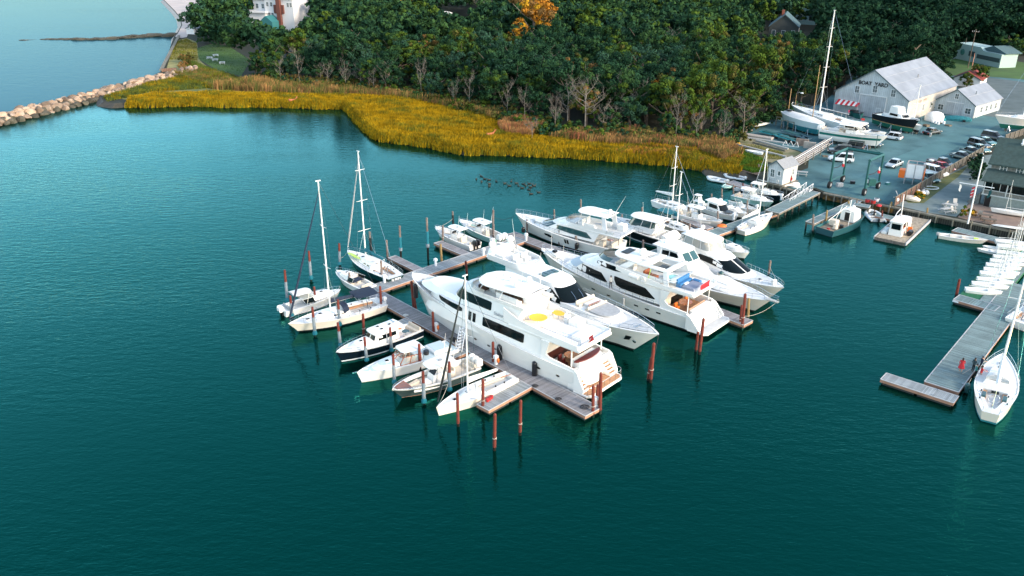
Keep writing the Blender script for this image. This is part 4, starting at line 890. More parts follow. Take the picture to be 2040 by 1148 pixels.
class Hull:
    def __init__(s,r,xs,xe,B,hb,hs,tr=.85,sm=.42,p=2.3,q=.8,flare=.3,rake=.1,top=gel,bot=antifoul,boot=None,sheer=None,wells=(),inset=.12,bul=.03,deck=nonsw,cap=gel,trk=0.0,n=26,sp=1.7,name='hull',draft=.5,dip=0,build=True,zoff=0):
        s.__dict__.update(locals()); s.L=xe-xs
        S_=[i/n for i in range(n+1)]; rows=[]
        for t in S_:
            zs=s.zs(t); w=s.hw(t); boothi=.05+ (.16 if boot else .04)
            lv=[(-draft,0),(.05,0),(boothi,0),(boothi+(zs-boothi)*.4,0),(zs-.16 if sheer else zs*.85+boothi*.15,0),(zs,0)]
            rows.append([s.pt(t,z) for z,_ in lv])
        mats=[bot,boot or top,top,top,sheer or top]
        mb=MB(top)
        for sg in (1,-1):
            for j in range(5):
                mb.m(mats[j]); vs=[]; fs=[]
                for rr in rows: 
                    for k in (j,j+1): v=rr[k]; vs.append((v[0],sg*v[1],v[2]))
                for i in range(n): fs.append((2*i,2*i+2,2*i+3,2*i+1) if sg>0 else (2*i,2*i+1,2*i+3,2*i+2))
                mb.add(vs,fs)
        r0=rows[0]
        for j in range(5):
            mb.m(mats[j]); a,b=r0[j],r0[j+1]; mb.quad((a[0],-a[1],a[2]),(b[0],-b[1],b[2]),(b[0],b[1],b[2]),(a[0],a[1],a[2]))
        s.mb=mb
        # top side: cap, inner liner, sole
        bd=sorted(set([0.0,1.0]+[w_[0] for w_ in wells]+[w_[1] for w_ in wells]))
        st=[]
        for a,b in zip(bd,bd[1:]):
            cf=(bul,inset)
            for w_ in wells:
                if w_[0]<=(a+b)/2<=w_[1]: cf=(w_[2],w_[3])
            k=max(2,int((b-a)*n)+1)
            for i in range(k+1): st.append((a+(b-a)*i/k,cf))
        dk=MB(cap); R_=[]
        for t,(dp,ins) in st:
            w=s.hw(t); zs=s.zs(t); x=xs+t*s.L; zi=ins(t) if callable(ins) else ins; ii=min(zi,w*.9)
            z1=max(zs-(dp(t) if callable(dp) else dp),.12); wi=w-ii
            R_.append([(x,w,zs),(x,wi,zs+.01),(x,wi*.985,z1),(x,0,z1+(.04 if dp is bul else 0)),(x,-wi*.985,z1),(x,-wi,zs+.01),(x,-w,zs)])
        for j,mm in enumerate((cap,cap,deck,deck,cap,cap)):
            dk.m(mm); vs=[];fs=[]
            for rr in R_: vs+=[rr[j],rr[j+1]]
            for i in range(len(R_)-1): fs.append((2*i,2*i+2,2*i+3,2*i+1))
            dk.add(vs,fs)
        s.hull=mb.build(name,r,40); s.deck=dk.build('deck',r,30)
    def hw(s,t):
        t=min(max(t,0),1)
        if t<s.sm: f=s.tr+(1-s.tr)*math.sin(PI/2*t/s.sm)
        else: f=(max(0,1-((t-s.sm)/(1-s.sm))**s.p))**s.q
        return s.B/2*f
    def zs(s,t): t=min(max(t,0),1); return s.hs+(s.hb-s.hs)*t**s.sp-s.dip*math.sin(PI*t)
    def pt(s,t,z,out=0):
        zs=s.zs(t); f=max(-.3,z/zs); wf=max(.22,.95-s.flare*(.35+2.0*t**2.6)); w=s.hw(t)*(wf+(1-wf)*max(f,0)**1.3)
        if z<0: w*=.8
        x=s.xs+t*s.L-s.rake*s.L*t**4*(1-f)+s.trk*max(0,1-t*8)*(1-f)
        return (x,w+out,z)
    def t(s,x): return (x-s.xs)/s.L
    def edge(s,x,inn=.1,dz=0,sg=1): t=s.t(x); return Vector((x,sg*max(0,s.hw(t)-inn),s.zs(t)+dz))
    def rail(s,mb,x0,x1,h=.7,sp=1.3,inn=.1,r=.022,mid=1,front=True,k=10,sides=(1,-1)):
        if front: P=[s.edge(x0+(x1-x0)*i/k,inn,0,1) for i in range(k+1)]+[s.edge(x1-(x1-x0)*i/k,inn,0,-1) for i in range(1 if s.hw(s.t(x1))<.15 else 0,k+1)]; mb.wire(P,h,sp,r,mid)
        else:
            for sg in sides: mb.wire([s.edge(x0+(x1-x0)*i/k,inn,0,sg) for i in range(k+1)],h,sp,r,mid)
        return mb
    def hwin(s,mb,poly,off=.02,side=0):
        """window in the topsides, [(x,zlo,zhi)]"""
        for sg in ((1,-1) if side==0 else (side,)):
            a=[];b=[]
            for x,l,h in poly:
                for z,ar in ((l,a),(h,b)): p=s.pt(s.t(x),z,off); ar.append((p[0],sg*p[1],z))
            mb.rings([a,b],False,False,closed=False)
    def stripe(s,mb,z,w,x0,x1,off=.02,k=16):
        for sg in (1,-1):
            a=[];b=[]
            for i in range(k+1):
                t=s.t(x0+(x1-x0)*i/k)
                zz=z(t) if callable(z) else z
                for q,ar in ((zz,a),(zz+w,b)): p=s.pt(t,q,off); ar.append((p[0],sg*p[1],q))
            mb.rings([a,b],False,False,closed=False)
def boat(name,label,bow,zb,ang,L,cat,group=None):
    """root amidships on the water; +x runs to the bow; the bow tip lands on its pixel"""
    b=at(bow[0],bow[1],zb); a=R(ang)
    return empty(name,(b.x-math.cos(a)*L/2,b.y-math.sin(a)*L/2,0),a,label,cat,group)
def outboard(r,x,y,z,m=gel,s=1.0):
    o=MB(m); o.rings([[(x-.1*s+(a*.33-.12)*s,y+b*.2*s,z+zz*s) for a,b in ((-1,-.7),(-.3,-1),(1,-.8),(1,.8),(-.3,1),(-1,.7))] for zz in (.3,.45,.85)]+[[(x-.1*s+(a*.22-.12)*s,y+b*.12*s,z+1.02*s) for a,b in ((-1,-.7),(-.3,-1),(1,-.8),(1,.8),(-.3,1),(-1,.7))]])
    o.m(rubber if m is not black else black).bx(x-.2*s,x+.02*s,y-.08*s,y+.08*s,z-.7*s,z+.35*s); o.cyl((x-.35*s,y,z-.62*s),(x+.1*s,y,z-.62*s),.09*s,.06*s,6)
    return o.build('outboard_engine',r)
def dome(r,x,y,z,rad=.38,st=.35):
    o=MB(gel).cyl((x,y,z),(x,y,z+st),.13,.1,8); o.sph((x,y,z+st+rad*.7),(rad,rad,rad*1.05),12,7,-.7); return o.build('satellite_dome',r,60)
def antenna(r,x,y,z,h,dx=0,dy=0): return MB(alu).cyl((x,y,z),(x+dx,y+dy,z+h),.03,.012,5).build('antenna',r)
def radar(r,x,y,z,ang=.4,w=1.3):
    o=MB(gel).cyl((x,y,z),(x,y,z+.22),.18,.14,8); c,s_=math.cos(ang),math.sin(ang); a=Vector((c,s_,0))*w/2; b=Vector((-s_,c,0))*.09
    p=Vector((x,y,z+.3)); o.rings([[p-a-b-Vector((0,0,.06)),p+a-b-Vector((0,0,.06)),p+a+b-Vector((0,0,.06)),p-a+b-Vector((0,0,.06))],[p-a-b+Vector((0,0,.06)),p+a-b+Vector((0,0,.06)),p+a+b+Vector((0,0,.06)),p-a+b+Vector((0,0,.06))]]); return o.build('radar',r)
def fender(r,x,y,z,m=black,h=.9,rad=.2):
    o=MB(m); o.cyl((x,y,z-h/2),(x,y,z+h/2),rad,rad,9); o.sph((x,y,z+h/2),(rad,rad,rad*.7),9,4,0); o.sph((x,y,z-h/2),(rad,rad,-rad*.7),9,4,0); o.m(rope).cyl((x,y,z+h/2),(x,y*.93,z+h/2+.8),.02,n=4); return o.build('fender',r)
def seat(mb,x0,x1,y0,y1,z,h=.42,back=None,bh=.4):
    mb.rb(x0,x1,y0,y1,z,z+h,.06)
    if back=='a': mb.rb(x0,x0+.18,y0,y1,z+h-.02,z+h+bh,.05)
    if back=='f': mb.rb(x1-.18,x1,y0,y1,z+h-.02,z+h+bh,.05)
    if back=='r': mb.rb(x0,x1,y0,y0+.18,z+h-.02,z+h+bh,.05)
    if back=='l': mb.rb(x0,x1,y1-.18,y1,z+h-.02,z+h+bh,.05)
    return mb
def hatch(r,x,y,z,w=.5,l=.5,m=glass,th=.04): 
    o=MB(gel).rb(x-l/2-.05,x+l/2+.05,y-w/2-.05,y+w/2+.05,z-.06,z+th-.012,.02); o.m(m).rb(x-l/2,x+l/2,y-w/2,y+w/2,z,z+th,.01); return o.build('hatch',r)
def cleats(r,h,xs,inn=.2):
    o=MB(steel)
    for x in xs:
        for sg in (1,-1): p=h.edge(x,inn,0,sg); o.bx(x-.15,x+.15,p.y-.03,p.y+.03,p.z+.02,p.z+.09)
    return o.build('cleats',r,smooth=0)
def name_text(r,body,size,x,y,z,sg,mat=greyc,rx=PI/2,aft=False):
    if aft: return text(body,size,mat,'lettering',r,(x,0,z),(PI/2,0,-PI/2))
    return text(body,size,mat,'lettering',r,(x,sg*y,z),(PI/2,0,0 if sg<0 else PI))
def mast(r,x,h,z,boom=4.0,m=alu,spr=(.45,.72),sw=1.0,bow=None,stern=None,beam=1.6,jib=None,cover=whitec,rad=.1,rake=0,boomz=1.1,jtop=.93,covr=.2):
    """mast with spreaders, boom and cover, stays and furled jib"""
    top=(x-rake,0,h); o=MB(m).cyl((x,0,z),top,rad,rad*.7,9); o.m(steel).cyl(top,(x-rake,0,h+.6),.012,n=4); o.m(m).bx(x-rake-.3,x-rake+.3,-.04,.04,h-.05,h+.06); o.build('mast',r)
    f=lambda t:(x-rake*t,z+(h-z)*t)
    o=MB(m)
    for t in spr:
        xx,zz=f(t); w=sw*(1.15-t*.5)
        for sg in (1,-1): o.cyl((xx,0,zz),(xx-.12,sg*w,zz+.06),.045,.025,5)
    o.build('spreaders',r)
    o=MB(steel); chain=z-.1
    for sg in (1,-1):
        pts=[(x-.1,sg*beam,chain)]+[(f(t)[0]-.12,sg*sw*(1.15-t*.5),f(t)[1]+.06) for t in spr]+[(x-rake,0,h*.97)]
        o.tube(pts,.017,4); o.cyl((x-.3,sg*beam,chain),(f(spr[0])[0],0,f(spr[0])[1]),.014,n=4)
    if stern is not None: o.cyl((stern,0,z-.1),(x-rake,0,h-.05),.016,n=4)
    if bow is not None and jib is None: o.cyl((bow,0,z),(f(jtop)[0],0,f(jtop)[1]),.018,n=4)
    o.build('rigging',r)
    if bow is not None and jib is not None:
        xx,zz=f(jtop); o=MB(jib); A_=Vector((bow,0,z+.25)); B_=Vector((xx,0,zz)); o.tube([A_,A_.lerp(B_,.12),A_.lerp(B_,.5),B_],[.06,.13,.11,.04],7); o.build('furled_jib',r)
    if boom:
        o=MB(m).cyl((x-.1,0,z+boomz),(x-boom,0,z+boomz+.1),.08,.07,7); o.build('boom',r)
        if cover is not None:
            o=MB(cover); k=7
            o.rings([[(x-.1-(boom-.3)*i/k,yy*cw,z+boomz+.08+zz*covr*2.6*(1-.65*i/k)) for yy,zz,cw in ((-1,0,covr),(-.8,.6,covr),(0,1,covr*.6),(.8,.6,covr),(1,0,covr))] for i in range(k+1)]); o.build('sail_cover',r)
# ---------------------------------------------------------------- the big yachts
def tab(r,x,y,z,rx,ry,m,h=.7,nm='table'):
    o=MB(m); o.rings([[(x+rx*math.cos(a)*k,y+ry*math.sin(a)*k,z+h+d) for a in [i*PI/8 for i in range(16)]] for k,d in ((.95,0),(1,.03),(.97,.06))]); o.m(steel).cyl((x,y,z),(x,y,z+h),.06,n=7); return o.build(nm,r)
def person(x,y,z,rz,label,top_,leg,parent=None,pose='stand',s=1.0,skirt=None,hair=hairm,shoe=None,hh=.05):
    """one continuous body in a jointed pose, clothing and hair as children"""
    import mathutils
    r=bpy.data.objects.new('person',None)
    bm=bmesh.new(); L_=bm.verts.layers.skin.verify() if hasattr(bm.verts.layers,'skin') else None
    if pose=='sit': J=dict(pel=(0,0,.5),sp=(.02,0,.75),ch=(.03,0,1.0),nk=(.05,0,1.14),hd=(.08,0,1.26),ht=(.08,0,1.36)); legs=[[(.08,.1,.5),(.45,.13,.52),(.5,.13,.1),(.62,.13,.06)],[(.08,-.1,.5),(.45,-.13,.52),(.5,-.13,.1),(.62,-.13,.06)]]; arms=[[(.03,.2,1.06),(.12,.26,.82),(.36,.2,.75)],[(.03,-.2,1.06),(.12,-.26,.82),(.36,-.2,.75)]]
    else:
        J=dict(pel=(0,0,.92),sp=(.01,0,1.15),ch=(0,0,1.36),nk=(.01,0,1.5),hd=(.03,0,1.62),ht=(.02,0,1.72)); legs=[[(0,.1,.9),(.05,.11,.5),(0,.12,.09),(.16,.13,.04)],[(0,-.1,.9),(-.02,-.11,.5),(-.1,-.12,.09),(.06,-.13,.04)]]
        arms=[[(0,.2,1.42),(.0,.27,1.14),(.12,.25,.9)],[(0,-.2,1.42),(.04,-.27,1.14),(.18,-.2,.98)]]
        if pose=='reach': arms=[[(0,.2,1.42),(.22,.25,1.2),(.5,.15,1.15)],[(0,-.2,1.42),(.22,-.25,1.2),(.5,-.15,1.15)]]
    vs=[];es=[];rad=[]
    def ad(p,rr): vs.append(p); rad.append(rr); return len(vs)-1
    pel=ad(J['pel'],.14); sp=ad(J['sp'],.12); ch=ad(J['ch'],.145); nk=ad(J['nk'],.055); hd=ad(J['hd'],.095); ht=ad(J['ht'],.07); es+=[(pel,sp),(sp,ch),(ch,nk),(nk,hd),(hd,ht)]
    for l in legs:
        a=ad(l[0],.09); b=ad(l[1],.06); c=ad(l[2],.045); d=ad(l[3],.04); es+=[(pel,a),(a,b),(b,c),(c,d)]
    for l in arms:
        a=ad(l[0],.055); b=ad(l[1],.042); c=ad(l[2],.032); dv=(Vector(l[2])-Vector(l[1])).normalized(); d=ad(tuple(Vector(l[2])+dv*.12),.03); es+=[(ch,a),(a,b),(b,c),(c,d)]
    me=bpy.data.meshes.new('body'); me.from_pydata(vs,es,[]); o=bpy.data.objects.new('person',me); COL.objects.link(o)
    md=o.modifiers.new('skin','SKIN'); sv=me.skin_vertices[0].data
    for i,rr in enumerate(rad): sv[i].radius=(rr,rr*(1.25 if i in (pel,ch) else 1))
    sv[pel].use_root=True; o.modifiers.new('sub','SUBSURF').levels=1
    dg=bpy.context.evaluated_depsgraph_get(); m2=bpy.data.meshes.new_from_object(o.evaluated_get(dg)); bpy.data.objects.remove(o)
    m2.materials.append(skin); m2.materials.append(top_); m2.materials.append(leg)
    wz=J['pel'][2]
    for p in m2.polygons:
        c=p.center
        if c.z>J['nk'][2]-.02: k=0
        elif c.z>wz+.02 and abs(c.y)<.33: k=1 if not(abs(c.y)>.16 and c.x>.1 and pose!='sit') else 0
        else: k=2 if c.z>.1 else 0
        p.material_index=k; p.use_smooth=True
    o=bpy.data.objects.new('person',m2); COL.objects.link(o); o.location=(x,y,z); o.rotation_euler=(0,0,rz); o.scale=(s,s,s)
    h=MB(hair); hx,_,hz=J['hd']; h.sph((hx-.02,0,hz+.03),(.12,.105,.125),9,5,-.2); 
    if hh>.06: h.rings([[(hx-.06+.05*math.cos(a),.09*math.sin(a),zz) for a in [i*PI/4 for i in range(8)]] for zz in (hz+.05,hz-hh)])
    h.build('hair',o)
    if skirt is not None:
        q=MB(skirt); q.rings([[(rx*math.cos(a),rx*1.15*math.sin(a),zz) for a in [i*PI/6 for i in range(12)]] for rx,zz in ((.17,1.42),(.15,1.15),(.2,.9),(.3,.5))]); q.build('dress',o)
    if label: tag(o,label,'person')
    if parent is not None: o.parent=parent
    return o
def stairs(mb,x0,x1,y0,y1,z0,z1,n,m1,m2):
    for i in range(n):
        t0,t1=i/n,(i+1)/n; xa=x0+(x1-x0)*t0; xb=x0+(x1-x0)*t1; z=z0+(z1-z0)*t1
        mb.m(m1).bx(min(xa,xb),max(xa,xb),y0,y1,z0-.3,z-.03); mb.m(m2).bx(min(xa,xb)+.02,max(xa,xb)-.02,y0+.05,y1-.05,z-.027,z)
def pod(r,P0,P1,name='ladder'): pass
# ---- 1: tri-deck white motor yacht at the main dock
def yacht1():
    L=28.6; r=boat('motor_yacht','biggest white motor yacht with black window bands and yellow tables, alongside the main dock',(822,544),5,138,L,'yacht')
    h=Hull(r,-12.9,14.3,6.5,5.0,2.75,tr=.93,sm=.30,p=2.5,q=.62,flare=.30,rake=.10,boot=black,bul=.75,inset=.16,deck=nonsw,wells=[(0,.02,.05,.3),(.02,.19,.95,.25),(.19,.62,.25,.3),(.62,.985,.5,.16)],sp=1.5,n=34)
    o=MB(gel); h.stripe(o,lambda t:h.zs(t)-.75,.10,-12,12,.05); h.stripe(o,lambda t:1.15+t*1.1,.08,-12.5,9,.06); o.build('rub_rail',r)
    # main deck house, full beam
    a=Sh(plan(-8.6,11.2,2.95,3.05,7.6,2.7,e=.8),plan(-9.4,9.8,2.62,2.72,6.8,5.05,e=.8)); m=MB(gel); a.walls(m); a.roof(m,.12); m.build('main_deck_house',r)
    for nm,p in (('window',[(-6.1,3.7,4.55),(-5.9,3.62,4.62),(-.3,3.75,4.75),(-.15,3.8,4.7)]),('window',[(.9,3.75,4.75),(1.35,3.75,4.78)]),('window',[(1.55,3.75,4.78),(2.0,3.8,4.8)]),('window',[(3.0,4.45,4.8),(3.6,4.3,4.95),(6.7,4.55,5.0),(7.2,4.75,5.0)])):
        for sg in (1,-1): m=MB(glass); a.win(m,p,.03,sg); m.build(nm,r)
    # foredeck: coachroof, hatches, windlass
    f=Sh(plan(3.5,12.0,2.5,2.2,5.4,4.9,e=.8),plan(3.5,10.4,2.2,1.9,4.6,5.55,e=.8)); m=MB(gel); f.walls(m); f.roof(m,.12); m.build('foredeck_coachroof',r)
    o=MB(steel)
    for x,y in ((12.2,.55),(12.2,-.55)): o.cyl((x,y,4.3),(x,y,4.75),.2,.16,10); o.bx(x+.3,x+.9,y-.08,y+.08,4.3,4.5)
    for x,y in ((11.6,1.2),(11.6,-1.2),(12.9,.9),(12.9,-.9)): o.bx(x-.2,x+.2,y-.05,y+.05,4.3,4.45)
    o.build('windlass',r)
    # wheelhouse
    b=Sh(plan(-4.6,6.1,2.6,2.5,3.0,5.1,e=.7),plan(-5.4,4.3,2.25,2.2,2.4,6.95,e=.7)); m=MB(gel); b.walls(m); b.roof(m,.08); m.build('wheelhouse',r)
    m=MB(glass); b.strip(m,.33,.67,.30,.86,16,.03); m.build('windscreen',r)
    for sg in (1,-1): m=MB(glass); b.win(m,[(-1.1,5.75,6.5),(-.95,5.65,6.62),(2.4,5.7,6.7),(2.9,5.85,6.6)],.03,sg); m.build('window',r)
    # aft wing of the upper deck
    m=MB(gel); m.slab(plan(-13.3,-3.5,2.75,2.85,.4,0),4.92,.32,.02,.04); m.build('upper_deck',r)
    m=MB(gel)
    for sg in (1,-1):
        m.rings([[(x,sg*(2.78-d),z) for x,z in ((-13.1,5.2),(-9,5.2),(-4.6,5.2),(-3.2,5.2),(-3.2,5.9+.9),(-5.2,6.1),(-9,5.72),(-13.1,5.62))] for d in (0,.12)])
    m.bx(-13.25,-13.1,-2.6,2.6,5.2,5.55); m.build('upper_bulwark',r)
    m=MB(steel); 
    for sg in (1,-1): m.wire([(-13,sg*2.5,5.6),(-8.2,sg*2.6,5.7)],.45,1.5,.025,0)
    m.wire([(-13.15,2.4,5.5),(-13.15,-2.4,5.5)],.5,1.2,.025,1); m.build('upper_rail',r)
    # flybridge coaming, seats, hardtop
    c=Sh(plan(-5.6,4.0,2.35,2.3,2.6,6.9,e=.8),plan(-5.8,3.3,2.5,2.45,2.6,7.35,e=.8)); m=MB(gel); c.walls(m,False); 
    ci=Sh(plan(-5.5,3.8,2.2,2.15,2.5,6.98,e=.8),plan(-5.7,3.2,2.38,2.33,2.5,7.35,e=.8)); ci.walls(m,False); m.rings([c.t,ci.t],False,False,closed=False); m.build('flybridge_coaming',r)
    m=MB(clr); w=Sh(c.t,[(p[0]-.25,p[1]*.95,p[2]+.42) for p in c.t]); w.strip(m,.28,.72,0,1,16,0); m.build('flybridge_screen',r)
    m=MB(nonsw).slab(plan(-5.4,3.5,2.1,2.05,2.3,0),6.98,.03,0,.02); m.build('flybridge_sole',r)
    m=MB(whitec); seat(m,-4.4,-1.4,1.2,2.0,7.0,.4,'l'); seat(m,-4.4,-3.5,-2.0,-1.0,7.0,.4,'r'); seat(m,-.2,.6,.1,.9,7.0,.6,'a',.5); seat(m,-.2,.6,-1.0,-.2,7.0,.6,'a',.5); seat(m,-2.9,-2.0,-2.1,-1.2,7,.45,'r'); m.build('flybridge_seats',r)
    m=MB(mk('dark_cushion',(.06,.03,.02),.8)); m.rb(-4.3,-2.9,.25,1.15,7.0,7.35,.05); m.rb(-2.6,-1.5,.3,1.1,7.0,7.62,.05); m.rb(.9,1.6,.2,1.6,7.0,7.75,.1); m.build('flybridge_bar',r)
    m=MB(gel).slab(plan(-5.6,2.0,1.9,2.35,2.3,0,e=.8),8.15,.24,.14,.14); m.build('hardtop',r,50)
    m=MB(whitep); m.rings([[(x,y,z) for x,y in ((-5.2+dx,-.75),(-4.3+dx,-.85),(-4.3+dx,.85),(-5.2+dx,.75))] for dx,z in ((0,5.3),(.1,8.2))]); m.build('hardtop_support',r)
    for sg in (1,-1): MB(whitep).cyl((1.2,sg*1.9,7.3),(.6,sg*1.75,8.2),.05).build('hardtop_post',r); MB(whitep).cyl((-2.2,sg*2.3,7.3),(-2.4,sg*2.0,8.2),.045).build('hardtop_post',r)
    dome(r,-3.4,.9,8.4,.0+.33,.25); dome(r,-3.4,-1.1,8.4,.33,.25); radar(r,-1.8,0,8.45); antenna(r,-4.5,1.6,8.3,2.6,-.3); antenna(r,-4.5,-1.6,8.3,2.6,-.3)
    m=MB(steel)
    for x in (-2.6,-1,0): m.cyl((x,.4,8.4),(x,.4,8.62),.06,n=6); m.bx(x-.1,x+.1,-.9,-.7,8.4,8.52)
    m.build('deck_lights',r)
    # sun deck furniture
    tab(r,-6.3,.75,5.22,1.0,.95,yellow); tab(r,-7.2,-1.5,5.22,.75,.55,yellow)
    for x,y,a in ((-6.3,-1.2,0),(-8.3,-1.6,0),(-7.3,-2.35,1)):
        m=MB(whitec); seat(m,x-.28,x+.28,y-.28,y+.28,5.22,.42,'a' if a==0 else 'r',.42); m.build('chair',r)
    m=MB(gel); m.rb(-10.2,-8.9,-2.3,-1.1,5.22,5.95,.1); m.rb(-12.4,-11,-1.2,1.2,5.22,5.6,.1); m.build('deck_lockers',r)
    m=MB(steel).wire([(-9.6,1.9,5.2),(-12.6,1.8,5.2)],.8,1.0,.025,0); m.build('sun_deck_rail',r)
    # aft deck
    m=MB(teak).slab(plan(-12.4,-8.7,2.6,2.7,.3,0),1.86,.05,0,.02); m.build('aft_deck_floor',r,0)
    m=MB(mk('dark_interior',(.05,.012,.008),.4)); m.bx(-8.72,-8.62,-2.3,2.3,2.0,4.6); m.build('saloon_doors',r,0)
    m=MB(mk('overhang_shaded_red',(.10,.010,.008),.5)); m.rings([[(x,y,z) for x,y in [( -12.2-.75*math.cos(a),2.1*math.sin(a)) for a in [PI*(i/8-.5) for i in range(9)]]] for z in (3.25,3.42)],closed=False); m.build('dark_red_rail_band',r,60)  # rail and chair red darkened: shade below the upper deck put into the colour
    m=MB(tan); seat(m,-12.4,-11.6,-1.6,1.6,1.95,.5,'a'); m.build('aft_sofa',r); tab(r,-10.4,0,1.9,.95,.8,teakd)
    for x,y in ((-9.6,.9),(-9.6,-.9),(-10.4,1.35),(-10.4,-1.35)):
        m=MB(mk('overhang_shaded_red',(.10,.010,.008),.5)); seat(m,x-.25,x+.25,y-.25,y+.25,1.9,.45,'f'); m.build('aft_chair',r)
    m=MB(yellow); m.rb(-12.6,-12.3,-1.5,.9,2.9,3.15,.08); m.build('yellow_cushion_roll',r)
    m=MB(gel)
    for sg in (1,-1):
        m.rings([[(x,sg*(2.95-d),z) for x,z in ((-8.6,2.5),(-8.6,4.95),(-9.6,4.95),(-9.2,3.5),(-9.6,3.25),(-13.0,3.0),(-13.0,2.5))] for d in (0,.2)])
        m.cyl((-12.2,sg*2.5,3.0),(-12.2,sg*2.5,4.95),.07)
    m.build('aft_coaming',r)
    # curved transom with stairs
    m=MB(gel); m.rings([[( -12.7-.85*math.cos(a)+dx,1.75*math.sin(a)*k,z) for a in [PI*(i/10-.5) for i in range(11)]]+[(-11.6,1.7*k,z),(-11.6,-1.7*k,z)] for dx,k,z in ((-.15,1,.75),(.1,1.0,3.3))]); m.build('transom',r)
    for sg in (1,-1):
        m=MB(gel); stairs(m,-14.0,-12.0,*( (1.85,2.75) if sg>0 else (-2.75,-1.85)),.72,2.6,7,gel,teak); m.build('stairs',r,0)
        m=MB(gel); m.rings([[(x,sg*(2.98-d),z) for x,z in ((-12.9,.6),(-12.9,3.0),(-13.3,2.8),(-14.1,1.2),(-14.1,.6))] for d in (0,.2)]); m.build('wing',r)
    m=MB(gel).slab([(p[0],p[1],0) for p in [(-15.0,-2.5),(-14.6,-3.0),(-12.9,-3.05),(-12.6,0),(-12.9,3.05),(-14.6,3.0),(-15.0,2.5)]],.42,.24,0,.03); m.build('swim_platform',r)
    m=MB(teak).slab([(p[0],p[1],0) for p in [(-14.85,-2.4),(-14.5,-2.85),(-13.0,-2.9),(-12.8,0),(-13.0,2.9),(-14.5,2.85),(-14.85,2.4)]],.66,.02,0,.01); m.build('teak_platform',r,0)
    m=MB(steel); m.wire([(-13.6,2.9,.68),(-14.6,2.85,.68),(-14.92,2.4,.68),(-14.92,-2.4,.68),(-14.6,-2.85,.68),(-13.6,-2.9,.68)],.85,1.0,.022,0); m.build('platform_rail',r)
    m=MB(steel); h.rail(m,6,14.0,.25,1.2,.06,.025,0); m.build('bow_rail',r)
    for x in (-2,-1,1.2,2.2,-8.3,-10.8):
        for sg in (1,-1):
            p=h.pt(h.t(x),1.6,.02); m=MB(steel); m.rings([[(x+.22*math.cos(a)*k,sg*(p[1]+k2),1.55+.12*math.sin(a)*k) for a in [i*PI/5 for i in range(10)]] for k,k2 in ((1.2,0),(1.2,.02),(.9,.03))]); m.m(glass).add([(x+.19*math.cos(a),sg*(p[1]+.034),1.55+.1*math.sin(a)) for a in [i*PI/5 for i in range(10)]],[tuple(range(10))]); m.build('porthole',r,0)
    for x,z in ((-7.9,1.3),(-2.9,1.5),(12.4,3.6)):
        w_=h.pt(h.t(x),z,.26)[1]; fender(r,x,w_,z,black,1.5,.3)
    name_text(r,'Seaborn Star',.42,-3.4,2.86,4.96,1) if 0 else text('Seabury Star',.5,greyc,'lettering',r,(-2.9,2.60,5.62),(R(80),0,PI))
    # boarding ladder to the dock
    p0=Vector((2.6,3.15,2.75)); p1=Vector((1.5,5.0,.72)); q=empty('boarding_ladder',(0,0,0),0,'white boarding steps leading from the dock to the big motor yacht','ladder'); q.matrix_world=Matrix.Translation(r.location)@Matrix.Rotation(r.rotation_euler.z,4,'Z')
    d=(p1-p0); sd=Vector((-d.y,d.x,0)).normalized()*.35
    m=MB(whitep)
    for s_ in (-1,1): m.cyl(p0+sd*s_,p1+sd*s_,.05,n=5)
    m.build('stringers',q)
    for i in range(8): t=(i+.5)/8; c_=p0+d*t; m=MB(whitep); m.bx(c_.x-.15,c_.x+.15,c_.y-.36,c_.y+.36,c_.z,c_.z+.04); m.build('step',q,0)
    m=MB(steel); m.tube([p0+sd+Vector((0,0,.9)),p1+sd+Vector((0,0,.9))],.025,5); m.cyl(p1+sd,p1+sd+Vector((0,0,.9)),.02,n=5); m.cyl(p0+sd,p0+sd+Vector((0,0,.9)),.02,n=5); m.build('handrail',q)
    # ensign
    m=MB(alu).cyl((-13.2,1.2,5.5),(-13.9,1.2,6.8),.03,n=5); m.build('flag_staff',r); m=MB(red); m.rings([[(-13.85+.0*i,1.2+.12*math.sin(i*1.2),6.75-.18*i),(-13.35+.02*i,1.2+.1*math.sin(i*1.5+1),6.2-.18*i)] for i in range(5)],False,False,closed=False); m.build('flag',r)
    return r,h
yacht1()
